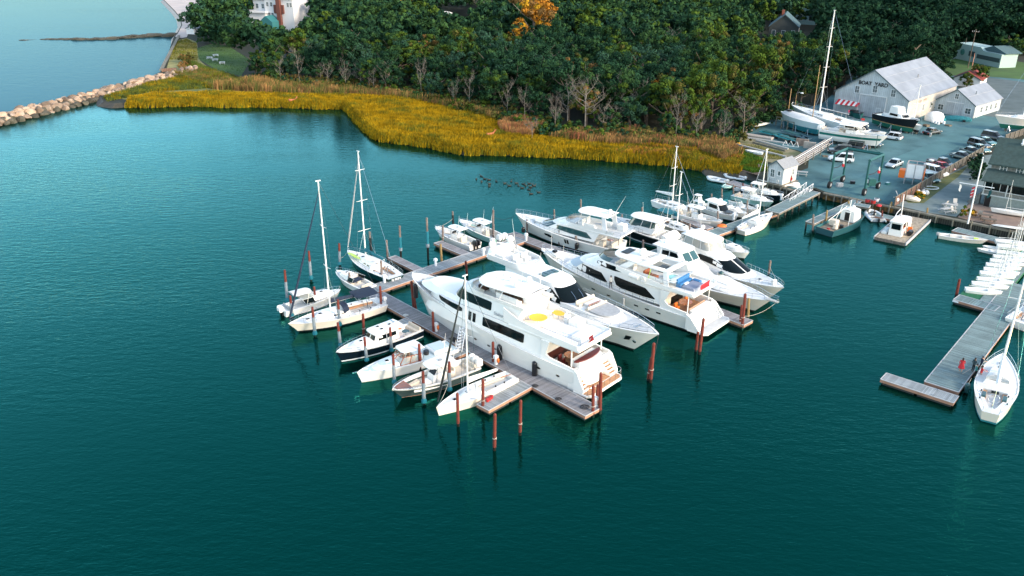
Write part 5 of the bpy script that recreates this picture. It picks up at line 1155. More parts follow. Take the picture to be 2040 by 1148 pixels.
# ---- 2: sleek yacht with dark windscreen, bow to the right
def yacht2():
    L=27.5; r=boat('motor_yacht','sleek white motor yacht with raked dark windscreen and grey foredeck pointing to lower right',(1313,666),3.3,-48.5,L,'yacht')
    h=Hull(r,-12.7,13.75,6.6,3.3,2.1,tr=.88,sm=.38,p=2.1,q=.78,flare=.42,rake=.13,boot=black,bul=.12,inset=.35,deck=nonsw,wells=[(0,.02,.05,.3),(.02,.2,.7,.3),(.80,.99,.12,.25)],top=gel,n=34,sp=1.3)
    m=MB(nonsw); h.stripe(m,lambda t:h.zs(t)-.42,.05,-12,12.5,.03); m.build('rub_rail',r)
    m=MB(nons); ring=[]
    for sg in (-1,1):
        pts=[h.edge(x,.4,.03,sg) for x in ([9.2,10,10.8,11.6,12.3,12.8] if sg<0 else [12.8,12.3,11.6,10.8,10,9.2])]; ring+=pts
    m.cap(ring,.02); m.build('grey_bow_deck',r,0)
    m=MB(steel); m.cyl((10.9,.3,3.05),(10.9,.3,3.3),.15,n=9); m.cyl((10.9,-.3,3.05),(10.9,-.3,3.3),.15,n=9); m.tube([(10.6+.55*math.cos(a),.7*math.sin(a),3.12) for a in [i*PI/8 for i in range(16)]],.035,5,True); m.build('windlass',r)
    # raised foredeck lounge
    c=Sh(plan(-1.5,9.2,2.3,2.15,4.2,2.5,e=.8),plan(-1.5,8.2,2.1,1.9,3.8,3.25,e=.8)); m=MB(gel); c.walls(m); c.roof(m,.06); m.build('foredeck_trunk',r)
    m=MB(greyc); m.slab(plan(4.6,7.7,1.6,1.55,1.9,0,e=.8),3.3,.16,.02,.05); m.build('bow_sunpad',r)
    m=MB(beige); seat(m,2.6,3.2,-1.5,1.5,3.15,.35,'a'); seat(m,4.2,4.7,-1.6,1.6,3.15,.35,'f',.25); m.build('bow_seats',r)
    m=MB(whitec).rb(3.3,4.1,-.85,.85,3.15,3.62,.05); m.build('bow_table',r); m=MB(teakd); 
    for i in range(7): m.cyl((4.18,-.9+i*.3,3.4),(4.18,-.8+i*.3,3.72),.03,n=5)
    m.tube([(4.2,-1,3.72),(4.2,1,3.72)],.05,5); m.build('table_rail',r)
    # deckhouse
    a=Sh(plan(-8.6,3.2,2.45,2.35,3.8,2.6,e=.65),plan(-9.2,-.4,1.95,1.85,1.6,4.95,e=.55)); m=MB(gel); a.walls(m); a.roof(m,.2); m.build('deckhouse',r)
    m=MB(glass); a.strip(m,.385,.615,.14,.84,14,.03); m.build('windscreen',r)
    for sg in (1,-1):
        m=MB(glass); a.win(m,[(-6.0,3.7,3.8),(-4.8,3.2,4.35),(-2.2,3.0,4.5),(-.9,3.0,4.35),(.3,3.0,3.6),(1.1,2.95,3.05)],.03,sg); m.build('window',r)
        m=MB(glass); a.win(m,[(-7.4,3.9,3.95),(-6.3,3.7,4.4),(-5.8,3.7,4.35)],.03,sg); m.build('window',r)
    m=MB(steel)
    for y in (-.7,.5): m.tube([(2.2,y,3.3),(1.5,y+.15,3.85),(.9,y+.2,4.2)],.025,4)
    m.build('wipers',r)
    for i in range(4): m=MB(tglass); m.rb(-3.9,-2.9,-1.2+i*.62,-.68+i*.62,5.02,5.2,.02); m.build('skylight',r)
    # flybridge
    b=Sh(plan(-12.2,-4.6,2.35,2.1,2.8,4.9,e=.8),plan(-12.0,-5.6,2.45,2.15,2.6,5.65,e=.8)); bi=Sh(plan(-12.1,-4.9,2.2,1.95,2.6,5.0,e=.8),plan(-11.9,-5.8,2.3,2.0,2.5,5.65,e=.8)); m=MB(gel); b.walls(m); bi.walls(m,False); m.rings([b.t,bi.t],False,False); m.build('flybridge',r)
    m=MB(nonsw).slab(plan(-12,-5.2,2.1,1.9,2.4,0),5.0,.04,0,.02); m.build('flybridge_sole',r)
    m=MB(whitec); seat(m,-8.7,-7.9,.2,1.2,5.05,.55,'a',.5); seat(m,-8.7,-7.9,-1.2,-.2,5.05,.55,'a',.5); seat(m,-11.3,-9.5,1.3,2.0,5.05,.4,'l'); seat(m,-11.3,-9.5,-2.0,-1.3,5.05,.4,'r'); m.rb(-7.4,-6.4,-1.6,1.6,5.05,5.4,.06); m.build('flybridge_seats',r)
    m=MB(gel).rb(-9.6,-8.95,-.6,.6,5.05,5.75,.05); m.build('flybridge_table',r)
    m=MB(clr); w=Sh(b.t,[(p[0]-.3,p[1]*.93,p[2]+.35) for p in b.t]); w.strip(m,.36,.64,0,1,12,0); m.build('flybridge_screen',r)
    m=MB(gel); m.rings([[(-12.6,y,z) for y,z in ((-2.2,5),(-1.7,6.1),(1.7,6.1),(2.2,5))],[(-11.8,y,z) for y,z in ((-2.2,5),(-1.7,6.2),(1.7,6.2),(2.2,5))]]); m.build('radar_arch',r)
    dome(r,-12.2,1.5,6.1,.48,.2); dome(r,-12.2,-1.5,6.1,.48,.2); radar(r,-12.2,0,6.15); antenna(r,-11.8,2.0,6,3.2,-.6); antenna(r,-11.8,-2.0,6,3.2,-.6)
    for sg in (1,-1): antenna(r,-3.0,sg*1.9,4.8,3.6,.1)
    # stern garage with a tender
    m=MB(gel).slab([(p[0],p[1],0) for p in [(-13.75,-2.4),(-12.6,-2.75),(-12.4,0),(-12.6,2.75),(-13.75,2.4)]],.5,.25,0,.03); m.build('swim_platform',r)
    m=MB(gel); m.rb(-12.6,-9.0,-2.3,2.3,1.4,2.35,.15,tx0=.6); m.build('sunpad_base',r); m=MB(mk('smoke_cover',(.22,.22,.23),.4,var=.6,scale=3)); m.rb(-10.7,-9.5,-1.9,-.7,2.36,2.75,.15); m.build('jet_ski_cover',r)
    m=MB(steel); h.rail(m,-8,12.6,.62,1.25,.18,.022,1); m.build('guard_rail',r)
    m=MB(black); h.hwin(m,[(10.7,1.3,2.1),(11.5,1.45,2.1)],.05); m.build('anchor_pocket',r); m=MB(steel); 
    for sg in (1,-1): p=h.pt(h.t(11.1),1.7,.1); m.sph((11.1,sg*p[1],1.7),(.28,.05,.2),8,5)
    m.build('anchor',r)
    for x in (-6,-3,0,2.4): 
        m=MB(glass); h.hwin(m,[(x,1.1,1.35),(x+.7,1.1,1.35)],.03); m.build('hull_window',r,0)
    fender(r,3.4,-3.4,2.4,black,.9,.17); cleats(r,h,(9.5,5,-5))
    return r
yacht2()
# ---- 3: flybridge yacht with blue lounge and red flag
def yacht3():
    L=26.0; r=boat('motor_yacht','white flybridge yacht with blue lounge, spa pool and red flag on its upper deck',(1078,494),3.5,138,L,'yacht')
    h=Hull(r,-11.8,13.0,6.3,3.5,2.0,tr=.92,sm=.36,p=2.2,q=.75,flare=.36,rake=.11,boot=black,bul=.35,inset=.25,wells=[(0,.02,.05,.3),(.02,.17,.45,.3)],n=32,sp=1.5,top=gel)
    m=MB(gel); h.stripe(m,lambda t:h.zs(t)-.3,.08,-11.5,12,.05); m.build('rub_rail',r)
    a=Sh(plan(-7.8,9.3,2.62,2.5,6.0,2.3,e=.75),plan(-8.6,5.8,2.35,2.25,3.6,4.35,e=.75)); m=MB(gel); a.walls(m); a.roof(m,.1); m.build('main_deck_house',r)
    for sg in (1,-1):
        m=MB(glass); a.win(m,[(-6.9,2.75,2.85),(-5.4,2.65,3.75),(-2,2.75,3.95),(-1.2,2.95,4.0),(-.8,3.6,4.0)],.03,sg); m.build('window',r)
        m=MB(glass); a.win(m,[(.2,2.9,3.0),(1.2,2.85,3.9),(3.5,3.1,4.1),(6.0,3.4,4.15),(6.9,3.75,3.95)],.03,sg); m.build('window',r)
    m=MB(mk('grey_blue_screen_cover',(.42,.52,.60),.5)); a.strip(m,.40,.60,.55,.97,12,.04); m.build('windscreen_cover',r)
    b=Sh(plan(-5.0,5.0,2.3,2.25,3.6,4.3,e=.8),plan(-9.2,2.9,2.3,2.1,3.0,5.45,e=.8)); m=MB(gel); b.walls(m); m.build('upper_house',r)
    for sg in (1,-1): m=MB(glass); b.win(m,[(-2.1,4.75,4.85),(-.6,4.6,5.2),(1.4,4.7,5.25),(2.2,4.9,5.1)],.03,sg); m.build('upper_window',r)
    m=MB(nonsw); ring=plan(-9.0,2.6,2.15,1.95,2.9,4.75,e=.8); m.cap(ring,0); m.build('flybridge_sole',r)
    m=MB(tglass); w=Sh(b.t,[(p[0]-.5,p[1]*.9,p[2]+.5) for p in b.t]); w.strip(m,.36,.64,0,1,14,0); m.build('flybridge_screen',r)
    # fly deck running aft
    m=MB(gel); m.slab(plan(-12.0,-4.5,2.45,2.8,.4,0),4.35,.3,.02,.04); m.build('fly_deck',r)
    m=MB(gel)
    for sg in (1,-1): m.rings([[(x,sg*(2.72-d),z) for x,z in ((-11.9,4.6),(-4,4.6),(-1.2,5.1),(-1.2,5.6),(-4.4,5.35),(-8.2,4.95),(-11.9,4.9))] for d in (0,.12)])
    m.build('fly_bulwark',r)
    m=MB(steel); m.wire([(-6.8,2.6,4.95),(-10.8,2.6,4.92),(-11.9,2.0,4.75),(-11.9,-2.0,4.75),(-10.8,-2.6,4.92),(-6.8,-2.6,4.95)],.6,1.0,.025,1); m.build('fly_rail',r)
    m=MB(aqua); m.cyl((-7.6,.1,4.66),(-7.6,.1,5.05),.8,.8,16); m.m(gel).rings([[(-7.6+rr*math.cos(t_),.1+rr*math.sin(t_),z) for t_ in [i*PI/10 for i in range(20)]] for rr,z in ((1.05,4.65),(1.05,5.12),(.82,5.12),(.82,5.04))],False,False); m.build('spa_pool',r)
    m=MB(nons); m.bx(-6.5,-8.9,1.3,1.35,4.66,5.2); m.build('spa_screen',r,0)
    m=MB(blue); seat(m,-9.6,-9.0,-1.1,1.5,4.66,.5,'f',.5); m.rb(-10.7,-9.7,-1.4,-.9,4.66,5.1,.06); m.build('blue_sofa',r); m=MB(mk('slate_pad',(.22,.25,.33),.8)).rb(-11.3,-9.7,-1.0,1.4,4.66,4.98,.08); m.build('sunpad',r); m=MB(whitec).rb(-9.9,-9.6,.1,.9,4.98,5.12,.05); m.build('cushion',r)
    m=MB(teakd); seat(m,-5.2,-4.6,.7,1.9,4.66,.5,'f',.5); m.rb(-6.2,-5.4,.9,1.6,4.66,5.2,.04); m.build('orange_dinette',r)
    m=MB(black); m.rb(-5.9,-4.9,-1.9,-.9,4.66,5.4,.05); m.build('bar',r); m=MB(whitec); seat(m,-2.6,-1.9,.2,1.0,4.8,.55,'a',.5); seat(m,-1.2,-.2,-1.6,1.6,4.8,.35,'f'); m.build('helm_seats',r)
    # hardtop frame with open middle
    m=MB(gel); z0=6.35
    for (x0,x1,y0,y1) in ((-8.2,-7.5,-2.25,2.25),(-5.3,-3.9,-2.25,2.25),(-7.5,-5.3,-2.25,-1.55),(-7.5,-5.3,1.55,2.25)): m.rb(x0,x1,y0,y1,z0,z0+.22,.07)
    m.slab(plan(-3.95,.4,2.2,1.95,1.6,0,e=.8),z0-.02,.24,.14,.1); m.build('hardtop',r,50)
    m=MB(gel)
    for sg in (1,-1):
        m.rings([[(x,sg*y,z) for x,z,y in ((-6.0+d,4.7,2.45),(-5.2+d,4.7,2.45),(-4.2+d,z0,2.1),(-5.2+d,z0,2.1))] for d in (0,.0001)]) if 0 else m.rings([[(x,sg*(y-e_),z) for x,z,y in ((-8.6,4.7,2.5),(-7.9,4.7,2.5),(-7.5,z0,2.15),(-8.1,z0,2.15))] for e_ in (0,.1)])
        m.rings([[(x,sg*(y-e_),z) for x,z,y in ((-2.4,5.4,2.25),(-1.2,5.4,2.2),(-2.6,z0,2.05),(-3.6,z0,2.1))] for e_ in (0,.1)])
    m.build('hardtop_legs',r)
    m=MB(glass).rb(-1.6,-.6,-.9,.9,z0+.36,z0+.42,.02); m.build('sunroof',r); dome(r,-3.2,0,z0+.3,.5,.1); radar(r,-4.6,1.0,z0+.25); antenna(r,-4.4,-1.9,z0,3.4,-.5)
    m=MB(lime).cyl((-5.7,2.5,4.9),(-5.9,2.3,6.3),.04,n=5); m.build('boat_hook',r)
    m=MB(whitec); m.cyl((-3.3,2.86,5.0),(-4.6,2.86,4.95),.27,.27,10); m.build('life_raft',r); m=MB(whitec); m.tube([(-5.3+.28*math.cos(t_),2.9,5.0+.28*math.sin(t_)) for t_ in [i*PI/8 for i in range(16)]],.09,6,True); m.build('life_ring',r)
    m=MB(alu).cyl((-11.9,0,4.9),(-12.6,0,6.2),.03,n=5); m.build('flag_staff',r); m=MB(red); m.rings([[(-12.5,.1*math.sin(i),6.1-.25*i),(-11.9+.0*i,.9+.1*math.sin(i*1.4),5.5-.22*i)] for i in range(4)],False,False,closed=False); m.m(whitec); m.build('flag',r)
    # aft deck and transom
    m=MB(teak); m.bx(-11.4,-7.9,-2.6,2.6,1.6,1.66); m.build('aft_deck_floor',r,0); m=MB(beige); m.bx(-7.95,-7.85,.6,2.2,1.7,4.2); m.m(glass).bx(-7.95,-7.85,-2.2,.55,1.7,4.2); m.build('saloon_doors',r,0)
    tab(r,-9.6,0,1.66,.8,.9,teakd); m=MB(tan); seat(m,-11.2,-10.6,-1.8,1.8,1.66,.5,'a'); m.build('aft_sofa',r)
    for y in (-1.2,1.2): m=MB(orange); seat(m,-9.4,-8.9,y-.25,y+.25,1.66,.45,'f'); m.build('aft_chair',r)
    m=MB(gel)
    for sg in (1,-1):
        m.rings([[(x,sg*(2.85-d),z) for x,z in ((-7.8,2.0),(-7.8,4.35),(-9.0,4.35),(-8.4,3.1),(-8.9,2.7),(-11.6,2.5),(-11.6,1.9))] for d in (0,.18)])
        m.cyl((-11.3,sg*2.4,2.4),(-11.3,sg*2.4,4.4),.06)
    m.build('aft_coaming',r)
    m=MB(gel); m.rings([[(-11.3,y,2.45),(-11.7,y,2.45),(-13.0,y,.75),(-11.3,y,.75)] for y in (-1.95,1.95)]); m.build('garage_door',r)
    for sg in (1,-1): m=MB(gel); stairs(m,-13.1,-11.6,*((2.0,2.7) if sg>0 else (-2.7,-2.0)),.7,2.3,8,gel,nons); m.build('stairs',r,0)
    for sg in (1,-1): m=MB(gel); m.rings([[(x,sg*(3.0-d),z) for x,z in ((-11.5,.5),(-11.5,2.4),(-12.0,2.2),(-13.2,.9),(-13.2,.5))] for d in (0,.22)]); m.build('wing',r)
    m=MB(gel).slab([(p[0],p[1],0) for p in [(-14.3,-2.5),(-13.9,-3.0),(-11.8,-3.05),(-11.6,0),(-11.8,3.05),(-13.9,3.0),(-14.3,2.5)]],.4,.24,0,.03); m.build('swim_platform',r); m=MB(nons).slab([(p[0],p[1],0) for p in [(-14.15,-2.4),(-13.8,-2.8),(-13.15,-2.85),(-13.05,0),(-13.15,2.85),(-13.8,2.8),(-14.15,2.4)]],.63,.03,0,.01); m.build('platform_pad',r,0)
    m=MB(steel); h.rail(m,-7,12.6,.6,1.3,.1,.022,1); m.build('guard_rail',r)
    m=MB(gel).rb(9.6,11.9,-.5,.9,3.2,3.75,.2,tx1=.5); m.build('covered_tender',r); m=MB(black).rb(9.9,10.4,.3,.8,3.8,4.1,.08); m.build('tender_seat',r)
    antenna(r,11.2,0,3.4,3.0)
    fender(r,-3.0,3.35,1.5,greyc,.9,.18)
    for x in (-8,-6.4,-4.8,-.5,2.2): m=MB(glass); h.hwin(m,[(x,1.2,1.4),(x+.6,1.2,1.4)],.03); m.build('hull_window',r,0)
    return r
yacht3()
person(*(lambda p:(p.x,p.y,2.4))(at(1216,575,2.4)),R(-60),'person in white top and dark trousers on the side deck beside the weathered piling',whitec,black)
# ---- 4: convertible with raised tinted windscreen
def yacht4():
    L=19.5; r=boat('motor_yacht','white sport yacht with green tinted raised windscreen and bow pulpit between two other yachts',(1547,603),2.3,-51,L,'yacht')
    h=Hull(r,-9.6,9.0,5.4,2.35,1.5,tr=.9,sm=.4,p=2.1,q=.78,flare=.45,rake=.12,boot=black,bul=.06,inset=.2,wells=[(.02,.2,.7,.25)],top=mk('warm_gelcoat',(.74,.68,.60),.25,coat=.3),n=28)
    m=MB(gel); h.stripe(m,lambda t:h.zs(t)-.14,.1,-9,8.7,.03); m.build('rub_rail',r)
    a=Sh(plan(-6.2,1.6,2.15,2.1,3.4,1.9,e=.7),plan(-7.0,-3.4,1.75,1.7,.7,3.6,e=.6)); m=MB(gel); a.walls(m); m.build('deckhouse',r)
    c=Sh(plan(-2,5.4,2.0,1.9,4.2,1.95,e=.8),plan(-2,4.4,1.8,1.6,3.8,2.45,e=.8)); m=MB(gel); c.walls(m); c.roof(m,.1); m.build('foredeck_trunk',r)
    b=Sh(plan(-7.6,-3.0,1.85,1.8,.9,3.55,e=.45),plan(-7.9,-4.1,1.75,1.6,.7,4.75,e=.45)); m=MB(gel); b.walls(m); m.build('upper_helm',r)
    m=MB(tglass); b.strip(m,.39,.495,.12,.9,5,.02); b.strip(m,.505,.61,.12,.9,5,.02); m.build('windscreen',r)
    for sg in (1,-1): m=MB(glass); b.win(m,[(-6.9,3.95,4.5),(-5.9,3.75,4.62),(-5.8,3.75,4.62)],.02,sg); b.win(m,[(-5.65,3.75,4.62),(-4.6,3.75,4.6),(-4.3,3.8,4.3)],.02,sg); m.build('window',r)
    m=MB(gel).slab(plan(-8.6,-3.9,1.9,1.75,.9,0,e=.5),4.74,.18,.12,.1); m.build('hardtop',r,50)
    m=MB(greyc).rb(-1.6,.2,.9,1.7,2.5,2.85,.1); m.build('life_raft',r); m=MB(tglass).sph((.5,1.3,2.75),(.35,.3,.3),8,5,-.3); m.build('covered_light',r)
    m=MB(whitec).rb(1.2,3.2,-.9,.9,2.5,2.62,.05); m.build('sunpad',r)
    m=MB(gel); m.rings([[(8.3,y,z),(10.0,y*.5,z+.05)] for y,z in ((-.35,2.3),(.35,2.3),(.35,2.42),(-.35,2.42))]); m.build('pulpit_plank',r)
    m=MB(steel); P=[h.edge(x,.12,0,1) for x in (3,5,7,8.3)]+[Vector((9.9,.2,2.42)),Vector((9.9,-.2,2.42))]+[h.edge(x,.12,0,-1) for x in (8.3,7,5,3)]; m.wire(P,.62,1.1,.022,1); m.build('bow_rail',r)
    m=MB(gel).rb(-9.6,-8,-2.2,2.2,.5,1.4,.1); m.build('transom_seat',r); cleats(r,h,(6,0)); antenna(r,-7.6,1.6,4.8,3,-.8); antenna(r,-7.6,-1.6,4.8,3,-.8); dome(r,-7.4,-.5,4.95,.28,.15)
    return r
yacht4()
def yacht5():
    L=18; r=boat('motor_yacht','white cruiser with clear curtain enclosure on its upper deck, rightmost of the big yachts',(1562,573),2.4,-56,L,'yacht')
    h=Hull(r,-8.6,9.0,5.1,2.4,1.5,tr=.9,sm=.4,p=2.1,q=.78,flare=.45,rake=.12,boot=black,bul=.06,inset=.2,wells=[(.02,.2,.6,.25)],top=mk('warm_gelcoat',(.74,.68,.60),.25,coat=.3),n=28)
    m=MB(gel); h.stripe(m,lambda t:h.zs(t)-.2,.12,-8.5,8.7,.03); m.build('rub_rail',r)
    a=Sh(plan(-6.0,4.2,2.1,2.0,3.6,1.9,e=.7),plan(-6.6,-.4,1.8,1.7,1.6,3.45,e=.6)); m=MB(gel); a.walls(m); a.roof(m,.2); m.build('deckhouse',r)
    m=MB(glass); a.strip(m,.375,.495,.25,.85,8,.02); a.strip(m,.505,.625,.25,.85,8,.02); m.build('windscreen',r)
    for sg in (1,-1): m=MB(glass); a.win(m,[(-4.6,2.7,2.8),(-3.6,2.5,3.2),(-1.6,2.45,3.25),(.4,2.35,2.8),(1.3,2.3,2.4)],.02,sg); m.build('window',r)
    b=Sh(plan(-7.2,-1.4,1.75,1.75,1.6,3.4,e=.7),plan(-7.0,-1.8,1.85,1.8,1.5,3.85,e=.7)); m=MB(gel); b.walls(m); m.build('flybridge',r)
    m=MB(beige); seat(m,-5.8,-5.0,-1.4,1.4,3.45,.5,'a'); seat(m,-3.6,-3.0,-.9,.9,3.45,.6,'a'); m.build('flybridge_seats',r)
    m=MB(clr); w=Sh(b.t,plan(-6.8,-2.3,1.65,1.6,1.2,4.9,e=.7)); w.walls(m); m.build('clear_curtains',r); m=MB(alu)
    for u in (.02,.14,.26,.37,.45,.55,.63,.74,.86,.98): m.cyl(w.P(u,0,.01),w.P(u,1,.01),.03,n=5)
    m.build('curtain_frame',r)
    m=MB(gel).slab(plan(-7.4,-2.1,1.8,1.75,1.4,0,e=.7),4.9,.16,.12,.12); m.build('hardtop',r,50)
    m=MB(clr); q=Sh([(-8.3,-1.9,2.1),(-7.4,-1.9,2.1),(-7.4,1.9,2.1),(-8.3,1.9,2.1)],[(-7.6,-1.6,4.6),(-7.2,-1.6,4.9),(-7.2,1.6,4.9),(-7.6,1.6,4.6)]); q.walls(m); m.build('aft_curtain',r)
    dome(r,-6.8,-1.3,5.05,.3,.15); dome(r,-6.4,1.3,5.05,.3,.3); antenna(r,-6.9,1.5,5,3,-.4)
    m=MB(steel); h.rail(m,1,8.9,.65,1.2,.12,.022,1); m.build('bow_rail',r); hatch(r,5.2,0,2.15); m=MB(whitec).rb(7.2,7.6,-.3,.3,2.3,2.9,.05); m.build('deck_box',r); cleats(r,h,(5,-2))
    m=MB(gel); m.cyl((4.5,-1.0,2.2),(5.5,-.8,2.3),.05,n=6); m.build('deck_gear',r)
    return r
yacht5()
def yacht6():
    L=19.6; r=boat('motor_yacht','white flybridge yacht with bimini hardtop and long bow rail at the back of the basin',(1027,425),2.7,143.5,L,'yacht')
    h=Hull(r,-8.6,9.8,5.2,2.75,1.6,tr=.9,sm=.38,p=2.1,q=.78,flare=.36,rake=.12,boot=black,bul=.1,inset=.28,wells=[(.02,.18,.5,.25)],n=28,top=gel)
    a=Sh(plan(-5.6,6.4,2.1,2.0,4.6,1.95,e=.75),plan(-6.4,2.0,1.85,1.8,2.0,3.45,e=.7)); m=MB(gel); a.walls(m); a.roof(m,.1); m.build('deckhouse',r)
    m=MB(tglass); a.strip(m,.36,.64,.35,.9,16,.02); m.build('windscreen',r)
    for sg in (1,-1):
        m=MB(tglass); a.win(m,[(-5.2,2.35,2.4),(-4.2,2.3,3.1),(-1.6,2.4,3.2),(.8,2.6,3.2),(2.4,2.75,2.9)],.02,sg); m.build('window',r)
        m=MB(glass); h.hwin(m,[(1.5,1.15,1.3),(2.2,1.0,1.55),(3.2,1.15,1.5)],.03,sg); m.build('hull_window',r); m=MB(glass); h.hwin(m,[(-1.5,.8,1.5),(-1.2,.8,1.5)],.03,sg); h.hwin(m,[(-1.05,.8,1.5),(-.75,.8,1.5)],.03,sg); m.build('hull_window',r)
    b=Sh(plan(-8.6,1.6,1.9,1.9,2.6,3.4,e=.8),plan(-8.8,.2,2.0,1.9,2.2,4.05,e=.8)); m=MB(gel); b.walls(m,False); m.slab(plan(-9.9,.9,2.15,1.8,2.2,0,e=.8),3.38,.16,0,.03); m.build('flybridge',r)
    m=MB(nons); m.cap(plan(-9.7,.3,1.95,1.6,2.0,3.56,e=.8),0); m.build('flybridge_sole',r)
    m=MB(whitec); seat(m,-3.0,-2.3,.2,1.1,3.58,.5,'a',.5); seat(m,-3.0,-2.3,-1.1,-.2,3.58,.5,'a',.5); seat(m,-5.4,-3.6,1.0,1.7,3.58,.4,'l'); m.rb(-8.9,-7.8,-1.6,-.5,3.58,4.5,.12); m.rb(-6.6,-5.0,-1.6,-.9,3.58,4.2,.1); m.rb(-1.9,-.6,-1.2,1.2,3.58,3.9,.1); m.build('flybridge_seats',r)
    m=MB(clr); w=Sh(b.t,[(p[0]-.3,p[1]*.93,p[2]+.4) for p in b.t]); w.strip(m,.33,.67,0,1,12,0); m.build('flybridge_screen',r)
    m=MB(gel).slab(plan(-7.4,-2.0,1.6,1.75,1.5,0,e=.7),5.7,.18,.14,.12); m.build('hardtop',r,50); m=MB(whitep)
    for sg in (1,-1): m.rings([[(x,sg*(y),z) for x,z in ((-7.4,3.6),(-6.6,3.6),(-6.4,5.7),(-7.0,5.7))] for y in (1.5,1.4)]); m.cyl((-2.6,sg*1.6,4.1),(-3.0,sg*1.3,5.7),.04)
    m.build('hardtop_legs',r); radar(r,-6.4,0,5.95); dome(r,-7.0,.2,5.9,.3,.3); antenna(r,-7.0,-1.4,5.8,2.6,-1.3,-.4)
    m=MB(steel); m.wire([(-7.6,2.0,3.55),(-9.8,1.9,3.55),(-9.8,-1.9,3.55),(-7.6,-2.0,3.55)],.6,1.0,.022,1); m.cyl((-9.4,1.7,1.2),(-9.4,1.7,3.4),.05); m.cyl((-9.4,-1.7,1.2),(-9.4,-1.7,3.4),.05); m.build('fly_rail',r)
    m=MB(gel).slab([(p[0],p[1],0) for p in [(-9.9,-2.0),(-8.5,-2.3),(-8.4,0),(-8.5,2.3),(-9.9,2.0)]],.4,.2,0,.03); m.build('swim_platform',r)
    m=MB(beige); seat(m,-8.3,-7.6,-1.5,1.5,1.2,.5,'a'); m.rb(-7.0,-6.3,.9,1.8,1.2,2.2,.05); m.build('aft_seats',r); tab(r,-6.9,-.4,1.15,.5,.5,teakd)
    m=MB(steel); h.rail(m,0,9.7,.68,1.25,.1,.025,2); m.build('bow_rail',r); fender(r,-3.2,2.75,1.1,black,.55,.3); fender(r,6.5,2.5,1.4,black,.5,.3); hatch(r,5.0,0,2.6)
    m=MB(whitec).slab(plan(3.2,6.0,1.2,1.1,1.4,0),2.55,.14,0,.05); m.build('bow_sunpad',r)
    return r
yacht6()
def yacht7():
    L=12.6; r=boat('motor_boat','hardtop express cruiser with black hull and white cabin at the back of the basin',(1214,430),2.3,140,L,'motor boat')
    h=Hull(r,-5.7,6.3,4.3,2.3,1.35,tr=.9,sm=.4,p=2.1,q=.78,flare=.38,rake=.12,top=black,bot=black,boot=whitep,sheer=gel,bul=.06,inset=.2,wells=[(.02,.25,.6,.3)],n=24)
    a=Sh(plan(-2.4,3.9,1.75,1.7,2.8,1.65,e=.7),plan(-2.8,1.5,1.55,1.5,1.4,2.5,e=.7)); m=MB(gel); a.walls(m); a.roof(m,.1); m.build('cabin_trunk',r)
    b=Sh(plan(-2.2,2.4,1.55,1.5,1.4,2.35,e=.7),plan(-2.4,1.5,1.45,1.35,1.0,3.5,e=.7)); m=MB(tglass); b.walls(m); m.build('window',r); m=MB(gel)
    for u in (.03,.18,.34,.5,.66,.82,.97): m.cyl(b.P(u,0,.02),b.P(u,1,.02),.05,n=5)
    m.build('window_posts',r)
    m=MB(gel).slab(plan(-3.6,2.1,1.6,1.6,1.6,0,e=.7),3.5,.18,.16,.14); m.build('hardtop',r,50); m=MB(whitec)
    for i in range(5): m.rb(-2.6,-2.5,-1.3+i*.55,-1.0+i*.55,1.6,3.4,.03)
    m.build('curtains',r)
    m=MB(gel); m.rings([[(-4.0,y,1.9),(-4.6,y,1.9),(-6.0,y,.75),(-4.0,y,.75)] for y in (-1.75,1.75)]); m.m(greyc).bx(-5.3,-5.2,-.08,.08,1.0,1.45); m.build('transom',r)
    m=MB(gel).slab([(p[0],p[1],0) for p in [(-6.6,-1.6),(-5.6,-1.9),(-5.6,1.9),(-6.6,1.6)]],.35,.2,0,.03); m.build('swim_platform',r)
    m=MB(beige); seat(m,-4.0,-3.5,-1.4,1.4,.9,.5,'a'); m.build('cockpit_seat',r)
    m=MB(steel); h.rail(m,-1,6.2,.65,1.1,.1,.022,1); m.build('bow_rail',r); antenna(r,-3.0,1.4,3.6,3,-1.2); antenna(r,-3.0,-1.4,3.6,3.2,-.1); antenna(r,-.5,1.3,3.6,2.6,.2); hatch(r,3.0,0,2.2)
    return r
yacht7()
